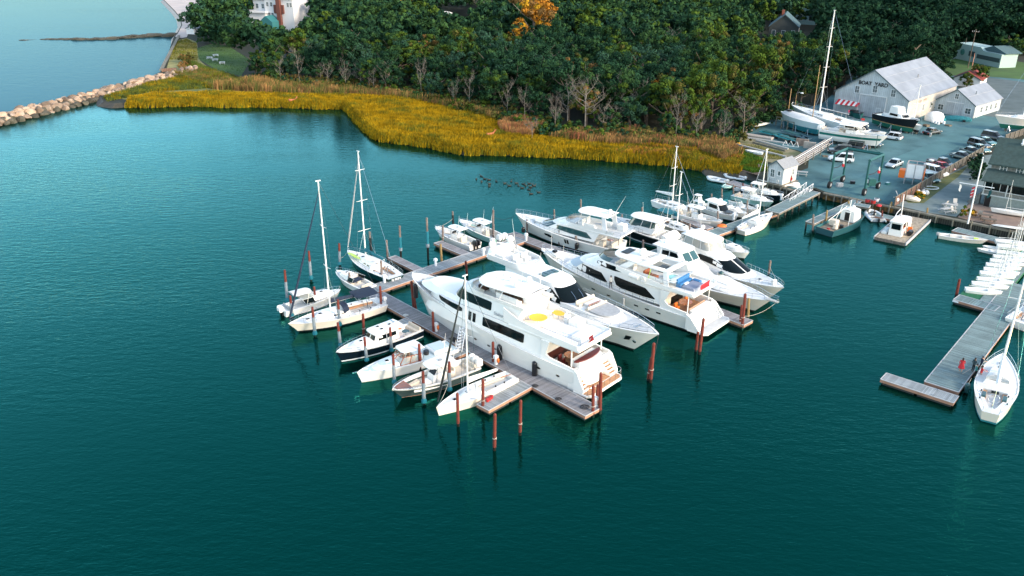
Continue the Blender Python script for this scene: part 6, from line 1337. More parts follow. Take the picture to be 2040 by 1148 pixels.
# ---------------------------------------------------------------- smaller boats
def console_boat(label,bow,zb,ang,L,B,top=gel,eng=gel,ne=2,tt=True,floorc=nonsw,bot=antifoul,boot=None,hs=.85,wheel=True,stripe=None,cushion=beige,sheer=None,name='motor_boat',cat='motor boat',teaknose=False,fly=0,root=None):
    r=root or boat(name,label,bow,zb,ang,L,cat); hl=L/2
    h=Hull(r,-hl+.35,hl,B,zb,hs,tr=.88,sm=.42,p=2.2,q=.72,flare=.32,rake=.11,top=top,bot=bot,boot=boot,sheer=sheer,bul=.04,inset=.16,wells=[(.05,.80,.55,.2),(.80,.93,.3,.3)],deck=floorc,n=22,sp=1.6)
    if stripe: m=MB(stripe); h.stripe(m,lambda t:h.zs(t)*.36,.5,-hl+.5,hl-.6,.02); m.build('stripe',r)
    if teaknose:
        m=MB(teakd); ring=[h.edge(x,.2,.035,-1) for x in (hl-1.9,hl-1.3,hl-.8,hl-.4)]+[h.edge(x,.2,.035,1) for x in (hl-.4,hl-.8,hl-1.3,hl-1.9)]; m.cap(ring,.01); m.build('wood_foredeck',r,0)
    fl=hs-.5; k=L/9.5
    m=MB(gel); m.rb(-.9*k,.7*k,-.55*k,.55*k,fl,fl+1.05,.08,tx1=.25); m.rb(.7*k,1.4*k,-.4*k,.4*k,fl,fl+.5,.08); m.build('console',r)
    m=MB(glass); m.rings([[(.45*k,-.5*k,fl+1.0),(.45*k,.5*k,fl+1.0)],[(.1*k,-.45*k,fl+1.5),(.1*k,.45*k,fl+1.5)]],False,False,closed=False); m.build('windscreen',r)
    m=MB(cushion); seat(m,-1.9*k,-1.3*k,-.55*k,.55*k,fl,.75,'a',.3); seat(m,-hl+.7,-hl+1.2,-.8*k,.8*k,fl,.4,'a'); 
    for sg in (1,-1):
        m.rings([[(x,sg*y,z) for x,y in ((1.5*k,.95*k),(2.9*k,.55*k),(2.9*k,.25*k),(1.5*k,.5*k))] for z in (fl,fl+.35)])
    m.build('seats',r)
    if tt:
        m=MB(gel).slab(plan(-1.9*k,1.1*k,.95*k,.9*k,.6*k,0,e=.6),fl+2.0,.12,.08,.08); m.build('hard_top',r,50); m=MB(steel)
        for sg in (1,-1):
            for x in (-1.2,.3): m.tube([(x*k,sg*.6*k,fl),(x*k,sg*.75*k,fl+1.1),((x-.1)*k,sg*.7*k,fl+2.02)],.035,5)
            m.cyl((-1.2*k,sg*.7*k,fl+1.2),(.3*k,sg*.7*k,fl+1.2),.025,n=4)
        m.build('top_frame',r); m=MB(greyc).cyl((-.6*k,0,fl+2.1),(-.6*k,0,fl+2.28),.26,.24,12); m.build('radar',r); antenna(r,-1.5*k,.8*k,fl+2.1,2.4,-.4,.1); antenna(r,-1.5*k,-.8*k,fl+2.1,2.4,-.4,-.1)
        if fly:
            m=MB(alu); z1=fl+2.1+fly
            for sg in (1,-1):
                for x in (-1.5,.5): m.cyl((x*k,sg*.75*k,fl+2.1),((x*.3-.2)*k,sg*.4*k,z1),.035,n=5)
            m.rb(-.9*k,.4*k,-.5*k,.5*k,z1-1.0,z1-.9,.02); m.build('tower',r); m=MB(gel); m.slab(plan(-.8*k,.4*k,.55*k,.5*k,.3,0),z1,.08,.03,.05); m.rb(-.1,.2,-.35,.35,z1-.9,z1-.3,.04); m.build('tower_top',r)
    for i in range(ne): outboard(r,-hl+.35,(i-(ne-1)/2)*.62*k,hs-.5,eng,1.15)
    m=MB(steel); h.rail(m,hl-2.6*k,hl-.15,.22,.9,.06,.018,0); m.build('bow_rail',r); cleats(r,h,(hl-1.6,0,-hl+1.2),.1)
    return r,h
console_boat('white open fishing boat with two black outboards and T top at the short finger dock',(867,451),1.45,136,9.2,2.9,eng=black,ne=2,hs=.9)
console_boat('white open fishing boat with white outboards and antennas behind the black engined one',(915,437),1.45,134,9.8,2.9,top=seafoam,ne=3,hs=.9)
console_boat('white T top console boat with dark green side and white outboards beside the racing sloop',(781,776),1.35,218,10.3,3.3,top=mk('slate_hull',(.06,.09,.09),.2,coat=.4),ne=3,hs=1.0,bot=mk('pink_bottom',(.45,.22,.15),.6),sheer=gel,teaknose=True,floorc=beige)
console_boat('white fishing boat with tall tower and T top beside the cabin boat',(1440,441),1.25,-44,9.0,3.0,ne=2,hs=.95,fly=1.9)
def sport(label,bow,zb,ang,L,B,top=gel,bimini=None,eng=1,ws=glass,hs=.8,interior=beige,cover=None,cuddy=True,boot=None,stripe=None,bot=antifoul,name='motor_boat',enc=False,dx=0,root=None):
    """small cuddy or bowrider: foredeck, wraparound windscreen, cockpit"""
    r=root or boat(name,label,bow,zb,ang,L,'motor boat'); hl=L/2; k=L/7.3
    h=Hull(r,-hl+.3,hl,B,zb,hs,tr=.88,sm=.42,p=2.2,q=.72,flare=.3,rake=.11,top=top,bot=bot,boot=boot,bul=.03,inset=.14,wells=[(.06,.52,.5,.2)]+([] if cuddy else [(.62,.9,.35,.3)]),n=20,sp=1.5)
    if stripe: m=MB(stripe); h.stripe(m,lambda t:h.zs(t)-.3,.12,-hl+.4,hl-.5,.02); m.build('stripe',r)
    if cuddy:
        a=Sh(plan(.1*k,hl-.9,B*.36,B*.33,1.8*k,zb*.85,e=.8),plan(0,hl-1.5,B*.3,B*.27,1.4*k,zb+.28,e=.8)); m=MB(gel); a.walls(m); a.roof(m,.08); m.build('cabin_top',r); hatch(r,1.3*k,0,zb+.36,.4,.4)
    w=Sh(plan(-1.1*k,1.1*k,B*.38,B*.36,1.3*k,h.zs(.55)+.05,e=.7),plan(-1.4*k,.5*k,B*.34,B*.32,1.0*k,h.zs(.55)+.65,e=.7)); m=MB(ws); w.walls(m,False); m.build('windscreen',r); m=MB(alu); m.tube(w.t,.025,4)
    for u in (.02,.3,.5,.7,.98): m.cyl(w.P(u,0,.01),w.P(u,1,.01),.02,n=4)
    m.build('screen_frame',r)
    fl=hs-.45; m=MB(interior); seat(m,-hl+.8,-hl+1.4,-B*.33,B*.33,fl,.4,'a'); seat(m,-.5*k,.0,B*.1,B*.3,fl,.5,'a',.4); seat(m,-.5*k,.0,-B*.3,-B*.1,fl,.5,'a',.4); m.build('seats',r)
    if bimini is not None:
        m=MB(bimini).slab(plan(-1.9*k+dx,.3*k+dx,B*.36,B*.34,.5*k,0,e=.7),h.zs(.5)+1.35,.08,.12,.1); m.build('bimini',r,50); m=MB(steel)
        for sg in (1,-1):
            for x in (-1.5,-.2): m.cyl((-.9*k,sg*B*.42,h.zs(.4)),((x)*k+dx,sg*B*.33,h.zs(.5)+1.38),.02,n=4)
        m.build('bimini_frame',r)
        if enc: m=MB(clr); q=Sh(w.t,plan(-1.5*k+dx,.2*k+dx,B*.32,B*.31,.5*k,h.zs(.5)+1.36,e=.7)); q.walls(m,False); m.build('side_curtains',r)
    if cover is not None: m=MB(cover); m.rings([[(-.6*k,y,h.zs(.4)+z) for y,z in ((-.9,.1),(-.5,.5),(.5,.5),(.9,.1))],[(-1.1*k,y,h.zs(.4)+z) for y,z in ((-.9,.1),(-.5,.3),(.5,.3),(.9,.1))]]); m.build('folded_top',r)
    for i in range(eng): outboard(r,-hl+.3,(i-(eng-1)/2)*.6,hs-.5,eng_m if False else gel,.9)
    m=MB(steel); h.rail(m,.4,hl-.1,.42,1.0,.08,.018,0); m.build('bow_rail',r)
    return r,h
sport('small white cuddy boat with folded dark top between the two sloops',(670,538),1.25,137,7.4,2.6,cover=navyc,eng=0)
sport('white walkaround boat with white soft top at the leftmost piling',(679,576),1.35,37,8.2,2.7,bimini=whitec,eng=2,interior=greyc,enc=True,cuddy=True,dx=-.3)
sport('white runabout with raked glass nearest the cabin boat',(1489,425),1.15,-50,7.4,2.5,eng=0,boot=black,ws=clr)
sport('white bowrider with teal seats between two runabouts',(1507,417),1.1,-50,7.2,2.4,eng=1,interior=teald,cuddy=False,ws=clr)
sport('pale runabout with cream soft top behind the bowriders',(1541,402),1.15,-46,7.8,2.6,top=seafoam,bimini=whitec,eng=0,ws=clr,enc=True)
sport('dark hulled runabout with grey soft top nearest the quay posts',(1562,389),1.2,-42,7.8,2.6,top=navy,bimini=whitec,eng=1,ws=clr)
sport('small white boat with bow rail hidden behind the rightmost cruiser',(1493,503),1.3,-50,7.0,2.6,eng=0,ws=clr,boot=black)
# cabin boat with dark windows
def cabinboat():
    r=boat('motor_boat','white cabin boat with black windows and black foredeck pad',(1471,430),1.3,-58,8.4,'motor boat'); h=Hull(r,-3.9,4.2,2.9,1.3,.95,tr=.88,flare=.32,rake=.1,boot=black,bul=.04,inset=.15,wells=[(.05,.28,.5,.2)],n=20)
    a=Sh(plan(-1.6,1.6,1.15,1.1,.8,1.1,e=.6),plan(-1.7,.6,1.0,.95,.5,2.3,e=.6)); m=MB(gel); a.walls(m); m.build('cabin',r); m=MB(glass); a.strip(m,.37,.63,.2,.85,8,.02); m.build('windscreen',r)
    for sg in (1,-1): m=MB(glass); a.win(m,[(-1.3,1.5,2.1),(.3,1.5,2.1),(.7,1.5,1.7)],.02,sg); m.build('window',r)
    m=MB(gel).slab(plan(-2.3,.9,1.1,1.05,.6,0,e=.6),2.3,.12,.08,.08); m.build('roof',r,50); m=MB(black).slab(plan(1.5,3.0,.75,.7,.9,0),1.33,.08,.03,.03); m.build('foredeck_pad',r)
    outboard(r,-3.9,.35,.4); outboard(r,-3.9,-.35,.4); m=MB(steel); h.rail(m,1,4.1,.4,1,.08,.018,0); m.build('bow_rail',r)
    m=MB(steel); m.tube([(-1.9,.9,2.3),(-2.0,.9,1.2)],.03,4); m.tube([(-1.9,-.9,2.3),(-2.0,-.9,1.2)],.03,4); m.build('ladder',r)
cabinboat()
# sloops
def sloop(label,bow,zb,ang,L,B,top=gel,bot=antifoul,boot=None,mh=15,mx=.5,boom=4.2,jib=None,cover=whitec,hs=1.05,house=(-.6,2.6),wheel=True,dodger=None,bimini=None,spr=(.45,.72),rail=True,root=None,tr=.66,cockpit=(.08,.36),jtop=.93,mast_m=alu,draft=.5,deckm=nonsw,rake=.10,coam=True,name='sailboat',hh=.42,trk=.35,rad=.1,winp=True,zo=0):
    r=root or boat(name,label,bow,zb,ang,L,'sailboat'); hl=L/2
    h=Hull(r,-hl,hl,B,zb,hs,tr=tr,sm=.45,p=1.9,q=.9,flare=.22,rake=rake,top=top,bot=bot,boot=boot,bul=.05,inset=.1,wells=[(cockpit[0],cockpit[1],.42,B*.2)],trk=trk,n=24,sp=1.4,draft=draft,deck=deckm,dip=.05)
    zc=h.zs(.55)
    if house:
        x0,x1=house; a=Sh(plan(x0,x1,B*.31,B*.27,min(2.2,(x1-x0)*.45),zc-.1,e=.9),plan(x0+.05,x1-.5,B*.26,B*.21,min(1.7,(x1-x0)*.4),zc+hh,e=.9)); m=MB(gel); a.walls(m); a.roof(m,.1); m.build('coachroof',r)
        if winp:
            for sg in (1,-1):
                for xa in (x0+.5,x0+1.4): m=MB(glass); a.win(m,[(xa,zc+.12,zc+.26),(xa+.6,zc+.12,zc+.26)],.015,sg); m.build('window',r,0)
        hatch(r,x1-.9,0,zc+hh+.03,.45,.45); hatch(r,x0+1.0,0,zc+hh+.06,.5,.6,nons); hatch(r,x1+.7 if x1+.7<hl-1.5 else hl-2,0,h.zs(.8)+.03,.4,.4)
    zm=zc+(hh+.06 if house and house[0]<mx*hl*0+ (L*(mx-.5))<house[1] else .05); xm=L*(mx-.5)
    mast(r,xm,mh,zm,boom=boom,bow=hl-.2 if (jib is not None or jtop) else None,stern=-hl+.15,beam=h.hw(mx)-.15,jib=jib,cover=cover,spr=spr,jtop=jtop or .93,m=mast_m,rad=rad,boomz=.95 if house else .7)
    m=MB(steel)
    if rail:
        P1=[h.edge(-hl+.1+(L-.4)*i/9,.08,0,1) for i in range(10)]; P2=[Vector((p.x,-p.y,p.z)) for p in P1[::-1]]; m.wire(P1+P2,.6,1.6,.017,1); m.build('lifelines',r)
    cx=-hl+L*(cockpit[0]+.08)
    m=MB(teak if wheel else beige); m.rb(-hl+L*cockpit[0]+.05,-hl+L*cockpit[1]-.1,B*.17,B*.27,hs-.3,hs-.12,.03); m.rb(-hl+L*cockpit[0]+.05,-hl+L*cockpit[1]-.1,-B*.27,-B*.17,hs-.3,hs-.12,.03); m.build('cockpit_seats',r)
    if wheel:
        m=MB(steel); m.tube([(cx,.5*math.cos(t),hs+.45+.5*math.sin(t)) for t in [i*PI/8 for i in range(16)]],.03,5,True); m.cyl((cx+.1,0,hs-.4),(cx+.1,0,hs+.5),.08,.06,7); m.build('wheel',r)
    else: m=MB(teakd); m.tube([(-hl+.2,0,hs+.1),(-hl+1.6,.1,hs+.3)],.035,5); m.build('tiller',r)
    m=MB(black); 
    for sg in (1,-1):
        for xx in (.18,.30): m=MB(black).cyl((-hl+L*xx,sg*B*.3,hs+.06),(-hl+L*xx,sg*B*.3,hs+.2),.09,.07,8); m.build('winch',r)
    m=None
    if dodger is not None:
        m=MB(dodger); x0=house[0]; m.rings([[(x0+.7-.75*t+.1,B*.27*math.cos(a),zc+hh*.6+(.75+.1*t)*(math.sin(a)**.6)) for a in [PI*i/8 for i in range(9)]] for t in (0,.5,1)],False,False,closed=False); m.build('dodger',r,60)
        m=MB(clr); m.rings([[(x0+1.1,B*.26*math.cos(a),zc+.3) for a in [PI*(.15+.7*i/6) for i in range(7)]],[(x0+.75,B*.25*math.cos(a),zc+hh*.6+.72*math.sin(a)**.6) for a in [PI*(.15+.7*i/6) for i in range(7)]]],False,False,closed=False); m.build('dodger_window',r)
    if bimini is not None:
        m=MB(bimini).slab(plan(cx-.9,cx+2.0,B*.34,B*.34,.4,0,e=.6),hs+1.75,.07,.16,.1); m.build('bimini',r,50); m=MB(steel)
        for sg in (1,-1):
            for xx in (-.7,.6,1.8): m.cyl((cx+.5,sg*B*.4,hs),(cx+xx,sg*B*.33,hs+1.78),.018,n=4)
        m.build('bimini_frame',r)
    return r,h
rs,hs_=sloop('dark green hulled sloop with striped jib and lime board on its foredeck',(692,498),1.45,132,12.0,3.7,top=darkgreen,bot=black,boot=black,mh=16.6,mx=.60,boom=4.6,jib=whitec,cover=teald,house=(-1.6,2.8),spr=(.3,.55,.8),sw=1) if 0 else sloop('dark green hulled sloop with furled jib and lime board on its foredeck',(692,498),1.45,132,12.0,3.7,top=darkgreen,bot=black,boot=black,mh=16.6,mx=.60,boom=4.6,jib=greyc,cover=teald,house=(-1.6,2.8),spr=(.27,.55,.83))
m=MB(lime); m.rings([[(3.0+1.6*math.cos(a)*k,.75+.3*math.sin(a)*k,1.58+d) for a in [i*PI/8 for i in range(16)]] for k,d in ((.95,0),(1,.05),(.95,.1))]); m.build('lime_paddle_board',rs)
text('SLEEPY',.5,whitep,'lettering',rs,(-6.04,0,.72),(R(80),0,-PI/2))
sloop('cream white sloop with navy awning over its cockpit nearest the left pilings',(574,645),1.45,216,12.2,3.9,top=cream,boot=black,bot=black,mh=17.6,mx=.565,boom=4.6,jib=navyc,cover=navyc,house=(-1.2,3.0),dodger=navyc,bimini=navyc,spr=(.35,.66),tr=.75)
sloop('grey white racing sloop with sagging mainsail cover beside the bucket finger dock',(869,812),1.05,221,9.7,2.75,top=cream,bot=cream,mh=13.8,mx=.60,boom=3.9,jib=black,cover=whitec,house=(-.2,1.9),wheel=False,rail=False,tr=.78,cockpit=(.04,.42),spr=(.5,),hh=.3,trk=-.1,jtop=.98,rad=.09,winp=False,rake=.03)
sloop('small beige sloop with teal cover beside the small finger dock',(1397,466),1.15,-53,9.0,2.9,top=mk('beige_hull',(.55,.45,.37),.4),boot=black,mh=9.6,mx=.46,boom=3.6,jib=None,cover=teald,house=(-1.4,2.0),spr=(.55,),jtop=.9,bimini=teald)
sloop('cream hulled sailboat with long boom moored alone on the right side of the straight dock',(1539,423),1.6,43,9.2,2.9,top=cream,mh=12.5,mx=.56,boom=4.8,cover=whitec,house=(-1.2,2.1),wheel=False,rail=False,hs=.85,jtop=.98,spr=(.55,),mast_m=alu)
outboard([o for o in COL.objects if o.name.startswith('sailboat')][-1],-4.7,.5,.4,black,.8)
# tall masts behind the basin belong to two small sloops whose hulls hide between the boats
sloop('white sloop with two forestays, mast standing left of the tower boat',(1392,421),1.1,-46,9.0,2.7,mh=10.8,mx=.42,boom=3.5,cover=whitec,house=(-1.4,2.0),spr=(.3,.62),jtop=.9,wheel=False)
rr_,_=sloop('large white sloop with covered mainsail moored at the walkway where people stand',(1999,703),1.6,57.5,13.6,3.95,mh=20,mx=.60,boom=5.2,jib=None,cover=whitec,house=(-.8,3.4),bimini=None,dodger=whitec,tr=.38,boot=bluebott,bot=bluebott,top=cream,hs=1.25)
m=MB(glass).rb(-2.4,-1.5,-.35,.35,1.15,1.2,.02); m.build('companionway',rr_); m=MB(tglass); m.rb(-3.9,-2.9,-1.1,-.7,1.25,1.45,.05); m.rb(-3.9,-2.9,.7,1.1,1.25,1.45,.05); m.build('cockpit_cushions',rr_)
fender(rr_,-1.5,2.45,.6,tglass,.8,.25); m=MB(rope).tube([(3,2.0,1.4),(2.4,2.6,.9),(1.4,3.2,.62)],.025,4); m.build('mooring_line',rr_)
sloop('white sloop partly outside the right edge of the picture',(2100,598),1.3,35,9.4,3.0,mh=13,mx=.58,boom=3.6,cover=whitec,house=(-1,2.2),tr=.8)
# picnic boat, pale express
def picnic():
    r=boat('motor_boat','navy hulled picnic boat with white cabin and orange cockpit cover',(669,702),1.45,222,10.8,'motor boat'); h=Hull(r,-5.4,5.4,3.3,1.45,1.0,tr=.8,sm=.45,p=2.1,q=.8,flare=.25,rake=.06,top=navy,bot=navy,boot=whitep,sheer=navy,bul=.05,inset=.16,wells=[(.03,.36,.5,.25)],n=24,deck=gel)
    m=MB(gel); h.stripe(m,lambda t:h.zs(t)-.06,.06,-5.3,5.2,.03); m.build('rub_rail',r)
    c=Sh(plan(-.6,4.0,1.2,1.05,2.6,1.2,e=.8),plan(-.6,3.1,1.05,.9,2.2,1.62,e=.8)); m=MB(gel); c.walls(m); c.roof(m,.1); m.build('cabin_trunk',r)
    a=Sh(plan(-2.0,1.3,1.25,1.2,.5,1.15,e=.5),plan(-2.0,.8,1.1,1.0,.4,2.25,e=.5)); m=MB(gel); a.walls(m); m.build('wheelhouse',r)
    m=MB(glass); a.strip(m,.39,.49,.38,.88,4,.02); a.strip(m,.51,.61,.38,.88,4,.02); m.build('windscreen',r)
    for sg in (1,-1): m=MB(glass); a.win(m,[(-1.7,1.65,2.1),(-.6,1.62,2.1),(-.5,1.62,2.1)],.02,sg); a.win(m,[(-.4,1.62,2.1),(.6,1.6,2.1)],.02,sg); m.build('window',r)
    m=MB(gel).slab(plan(-2.9,1.05,1.2,1.1,.6,0,e=.6),2.26,.12,.12,.08); m.build('roof',r,50)
    for x,y in ((-.3,.4),(-.3,-.4),(-1.6,0),(2.2,0)): hatch(r,x,y,2.5 if x<1 else 1.72,.35,.35)
    m=MB(steel); m.cyl((-2,0,2.4),(-2,0,2.9),.05,n=6); m.bx(-2.1,-1.9,-.4,.4,2.75,2.82); m.build('light_mast',r)
    m=MB(orange); m.rings([[(-2.4,y,z) for y,z in ((-1.2,1.1),(-1.0,1.45),(.2,1.6))],[(-3.3,y,z) for y,z in ((-1.2,1.05),(-.9,1.3),(.2,1.4))]],False,False,closed=False); m.build('orange_cover',r)
    m=MB(beige); seat(m,-5.1,-4.5,-1.1,1.1,.6,.4,'a'); seat(m,-4.4,-2.8,.9,1.3,.6,.4); m.build('cockpit_seats',r); tab(r,-3.6,.2,.55,.45,.45,darkgreen,.45)
    m=MB(steel); h.rail(m,-1.5,5.3,.35,1.2,.1,.016,0); m.build('bow_rail',r)
picnic()
def express():
    r=boat('motor_boat','long pale blue decked express boat with white top and varnished windscreen frames',(711,742),1.35,216,11.6,'motor boat'); h=Hull(r,-5.8,5.8,3.2,1.35,1.0,tr=.85,sm=.45,p=2.0,q=.85,flare=.2,rake=.04,top=gel,bot=mk('cream_bottom',(.7,.6,.5),.5),bul=.04,inset=.14,wells=[(.40,.64,.5,.25)],n=24,deck=paleblue)
    a=Sh(plan(1.4,4.2,1.15,1.0,2.2,1.2,e=.8),plan(1.4,3.3,1.0,.85,1.8,1.5,e=.8)); m=MB(gel); a.walls(m); m.m(paleblue); a.roof(m,.08); m.build('cabin_trunk',r); hatch(r,2.3,0,1.6,.4,.4)
    w=Sh(plan(-1.3,1.7,1.25,1.2,.8,1.15,e=.6),plan(-1.3,1.0,1.1,1.0,.6,1.85,e=.6)); m=MB(clr); w.walls(m,False); m.build('windscreen',r); m=MB(teakd); m.tube(w.t,.045,5); m.tube(w.b,.045,5)
    for u in (.02,.2,.35,.5,.65,.8,.98): m.cyl(w.P(u,0,.01),w.P(u,1,.01),.045,n=5)
    m.build('screen_frame',r)
    m=MB(tan); seat(m,-.6,.0,.2,.9,.65,.5,'a'); seat(m,-.6,.0,-.9,-.2,.65,.5,'a'); m.build('seats',r)
    m=MB(gel).slab(plan(-1.7,.9,1.15,1.05,.5,0,e=.6),2.35,.1,.1,.08); m.build('hard_top',r,50); m=MB(steel)
    for sg in (1,-1): m.cyl((-1.5,sg*1.1,1.1),(-1.5,sg*1.0,2.38),.03); m.cyl((.7,sg*1.0,1.85),(.4,sg*.95,2.38),.03)
    m.build('top_posts',r)
    m=MB(gel).rb(-5.0,-2.9,-1.1,1.1,1.05,1.4,.12); m.m(paleblue).rb(-4.8,-3.1,-.95,.95,1.39,1.45,.03); m.build('engine_box',r); m=MB(black); m.cyl((-2.3,.3,1.05),(-2.3,.3,1.5),.3,.3,10); m.build('helm_stool',r)
    m=MB(steel); m.tube([(5.8,0,1.42),(6.3,0,1.4)],.06,5); m.build('anchor_roller',r); cleats(r,h,(4.5,-4.5))
express()
# inflatables and dinghies
ribm=mk('grey_white_hypalon',(.62,.66,.66),.5)
def rib(label,px,py,ang,L=3.6,m=ribm,eng=True,z=0,console=False,cat='inflatable boat',name='inflatable_boat'):
    p=at(px,py,z); r=empty(name,p,R(ang),label,cat); b=L*.21; s=MB(m)
    P=[(-L/2,b,.28),(L*.15,b,.3),(L*.32,b*.75,.36),(L*.45,0,.46),(L*.32,-b*.75,.36),(L*.15,-b,.3),(-L/2,-b,.28)]; s.tube(P,[.12]+[.22*L/3.6]*5+[.12],8); s.build('tube',r,60)
    s=MB(nons); s.prism([(-L*.42,b*.9),(L*.2,b*.8),(L*.38,0),(L*.2,-b*.8),(-L*.42,-b*.9)],.05,.16); s.bx(-L*.43,-L*.4,-b*.9,b*.9,.05,.55); s.build('floor',r,0)
    s=MB(whitec); s.rb(-L*.1,0,-b,b,.3,.42,.03); 
    if console: s.rb(0,.4,-.25,.25,.15,.85,.08)
    s.build('thwart',r)
    if eng: outboard(r,-L*.45,0,.0,gel if not console else black,.7)
    return r
rib('small grey white inflatable with its outboard at the tip of the dinghy dock',1428,361,142,4.2); rib('white inflatable at the far side of the dinghy dock',1463,356,150,4.2); rib('white inflatable drifting behind the little shed posts',1487,343,160,3.8); rib('second white inflatable moored nearest the muddy bank',1491,348,10,3.8)
rib('seafoam green dinghy tied in front of the dinghy dock',1449,374,235,3.4,seafoam,False); rib('dark covered dinghy beside the green one',1472,378,60,3.0,darkgreen,False)
rr=rib('grey inflatable with black engine and a seated driver at the low stage',1741,434,84,5.2,ribm,True,console=True)
p=at(1740,434,.2); person(p.x,p.y,.15,R(70),'person in dark clothes sitting in the grey inflatable',black,black,pose='sit')
def dinghy(r,L=4.2,B=1.6,m=gel,mh=0,rig=True):
    h=Hull(r,-L/2,L/2,B,.5,.38,tr=.72,sm=.45,p=1.9,q=.9,flare=.15,rake=.04,top=m,bot=m,bul=.02,inset=.22,wells=[(.08,.6,.2,.38)],n=14,draft=.12,deck=nonsw)
    if mh: s=MB(alu).cyl((L*.12,0,.3),(L*.12-.05,0,mh),.035,.025,6); s.build('mast',r); s=MB(alu); s.cyl((L*.1,0,.9),(-L*.42,0,.85),.03,n=5); s.build('boom',r)
    if mh and rig:
        s=MB(steel)
        for sg in (1,-1): s.cyl((0,sg*B*.42,.45),(L*.12-.04,0,mh*.8),.01,n=3)
        s.cyl((L*.46,0,.5),(L*.12-.04,0,mh*.8),.01,n=3); s.build('rigging',r)
    return r
DG=[((1922,575),(1999,583)),((1934,563),(2013,573)),((1944,554),(2023,563)),((1950,542),(2027,552)),((1960,535),(2032,545)),((1965,526),(2035,535)),((1974,518),(2042,527)),((1981,510),(2046,518)),((1989,501),(2052,509))]
d0=None; lab=['nearest','second','third','fourth','fifth','sixth','seventh','eighth','farthest']
for i,(a,b) in enumerate(DG):
    A_=at(*a,.85); B_=at(*b,.85); c=(A_+B_)/2; rz=math.atan2(B_.y-A_.y,B_.x-A_.x)
    lb='white racing dinghy on the green netted float, %s of the row from the short float'%lab[i]
    if d0 is None: d0=empty('dinghy',(c.x,c.y,.5),rz,lb,'dinghy','racing dinghies on the float'); dinghy(d0,4.3,1.65,gel,6.4)
    else: copy_tree(d0,(c.x,c.y,.5),rz,lb)
for i,(x,y) in enumerate(((2020,492),(2016,482))): p=at(x,y,.85); copy_tree(d0,(p.x,p.y,.5),R(-20),'white dinghy stored behind the row, %s one'%('nearer','farther')[i])
r=boat('skiff','cream open skiff moored at the slatted float below the flagpole',(1969,478),.75,-28,6.6,'skiff'); Hull(r,-3.3,3.3,1.9,.75,.55,tr=.7,top=cream,bot=cream,bul=.03,inset=.15,wells=[(.05,.75,.35,.2)],n=16,deck=beige,draft=.2); m=MB(lime); m.rb(1.4,2.0,-.3,.3,.62,.72,.03); m.build('lime_bag',r); m=MB(beige); m.rb(-.2,.1,-.8,.8,.35,.55,.03); m.rb(-1.8,-1.5,-.8,.8,.35,.55,.03); m.build('thwart',r); outboard(r,-3.3,0,.1,greyc,.7)
for i,(bx_,by_) in enumerate(((1946,494),(1957,489))):
    r=boat('rowing_boat','small white rowing boat near the slatted float, %s one'%('nearer','farther')[i],(bx_,by_),.55,155,3.6,'rowing boat'); Hull(r,-1.8,1.8,1.3,.55,.4,tr=.7,bul=.02,inset=.1,wells=[(.06,.85,.25,.12)],n=12,draft=.1)
    m=MB(whitec); m.rb(-.3,0,-.55,.55,.3,.38,.02); m.build('thwart',r)
# work boat
def workboat():
    r=boat('work_boat','dark teal work boat with white wheelhouse and cluttered tan deck',(1718,421),1.75,38,10.2,'work boat'); h=Hull(r,-5.1,5.1,3.7,1.75,1.0,tr=.85,sm=.5,p=2.3,q=.6,flare=.15,rake=.04,top=mk('dark_teal_hull',(.012,.07,.085),.5),bot=black,bul=.4,inset=.12,wells=[(.0,.02,.05,.1)],n=20,deck=mk('tan_deck',(.30,.24,.17),.9,var=.2),cap=mk('worn_teal',(.03,.14,.15),.6))
    a=Sh(plan(.8,3.6,1.2,1.15,1.0,1.0,e=.7),plan(.8,3.3,1.1,1.05,.9,2.7,e=.7)); m=MB(gel); a.walls(m); a.roof(m,.1); m.build('wheelhouse',r); m=MB(glass); a.strip(m,.3,.7,.55,.85,8,.02); m.build('window',r); m=MB(black); m.bx(.74,.79,-.5,.4,1.1,2.4); m.build('door',r,0)
    m=MB(alu)
    for y in (-1.2,1.2): m.cyl((-.6,y,.8),(.3,y*.6,3.6),.05,n=5)
    m.cyl((.3,-.75,3.6),(.3,.75,3.6),.05,n=5); m.cyl((.3,0,3.6),(-3.6,.5,1.9),.05,n=5); m.cyl((1.2,0,2.7),(1.2,0,4.4),.07,n=6); m.build('derrick',r)
    m=MB(beige); m.rb(-2.6,-1.6,-.2,.9,.9,1.8,.08); m.cyl((-3.2,-.6,.8),(-3.2,-.6,1.5),.4,.35,10); m.m(black); m.cyl((-2.2,-1.0,.8),(-2.2,-1.0,1.3),.35,.3,9); m.m(redpaint).rb(-4.4,-4.1,-.3,.1,.8,1.0,.03); m.build('deck_gear',r)
    m=MB(whitec).sph((2.2,0,3.1),(.3,.3,.25),8,5); m.build('radar',r)
workboat()
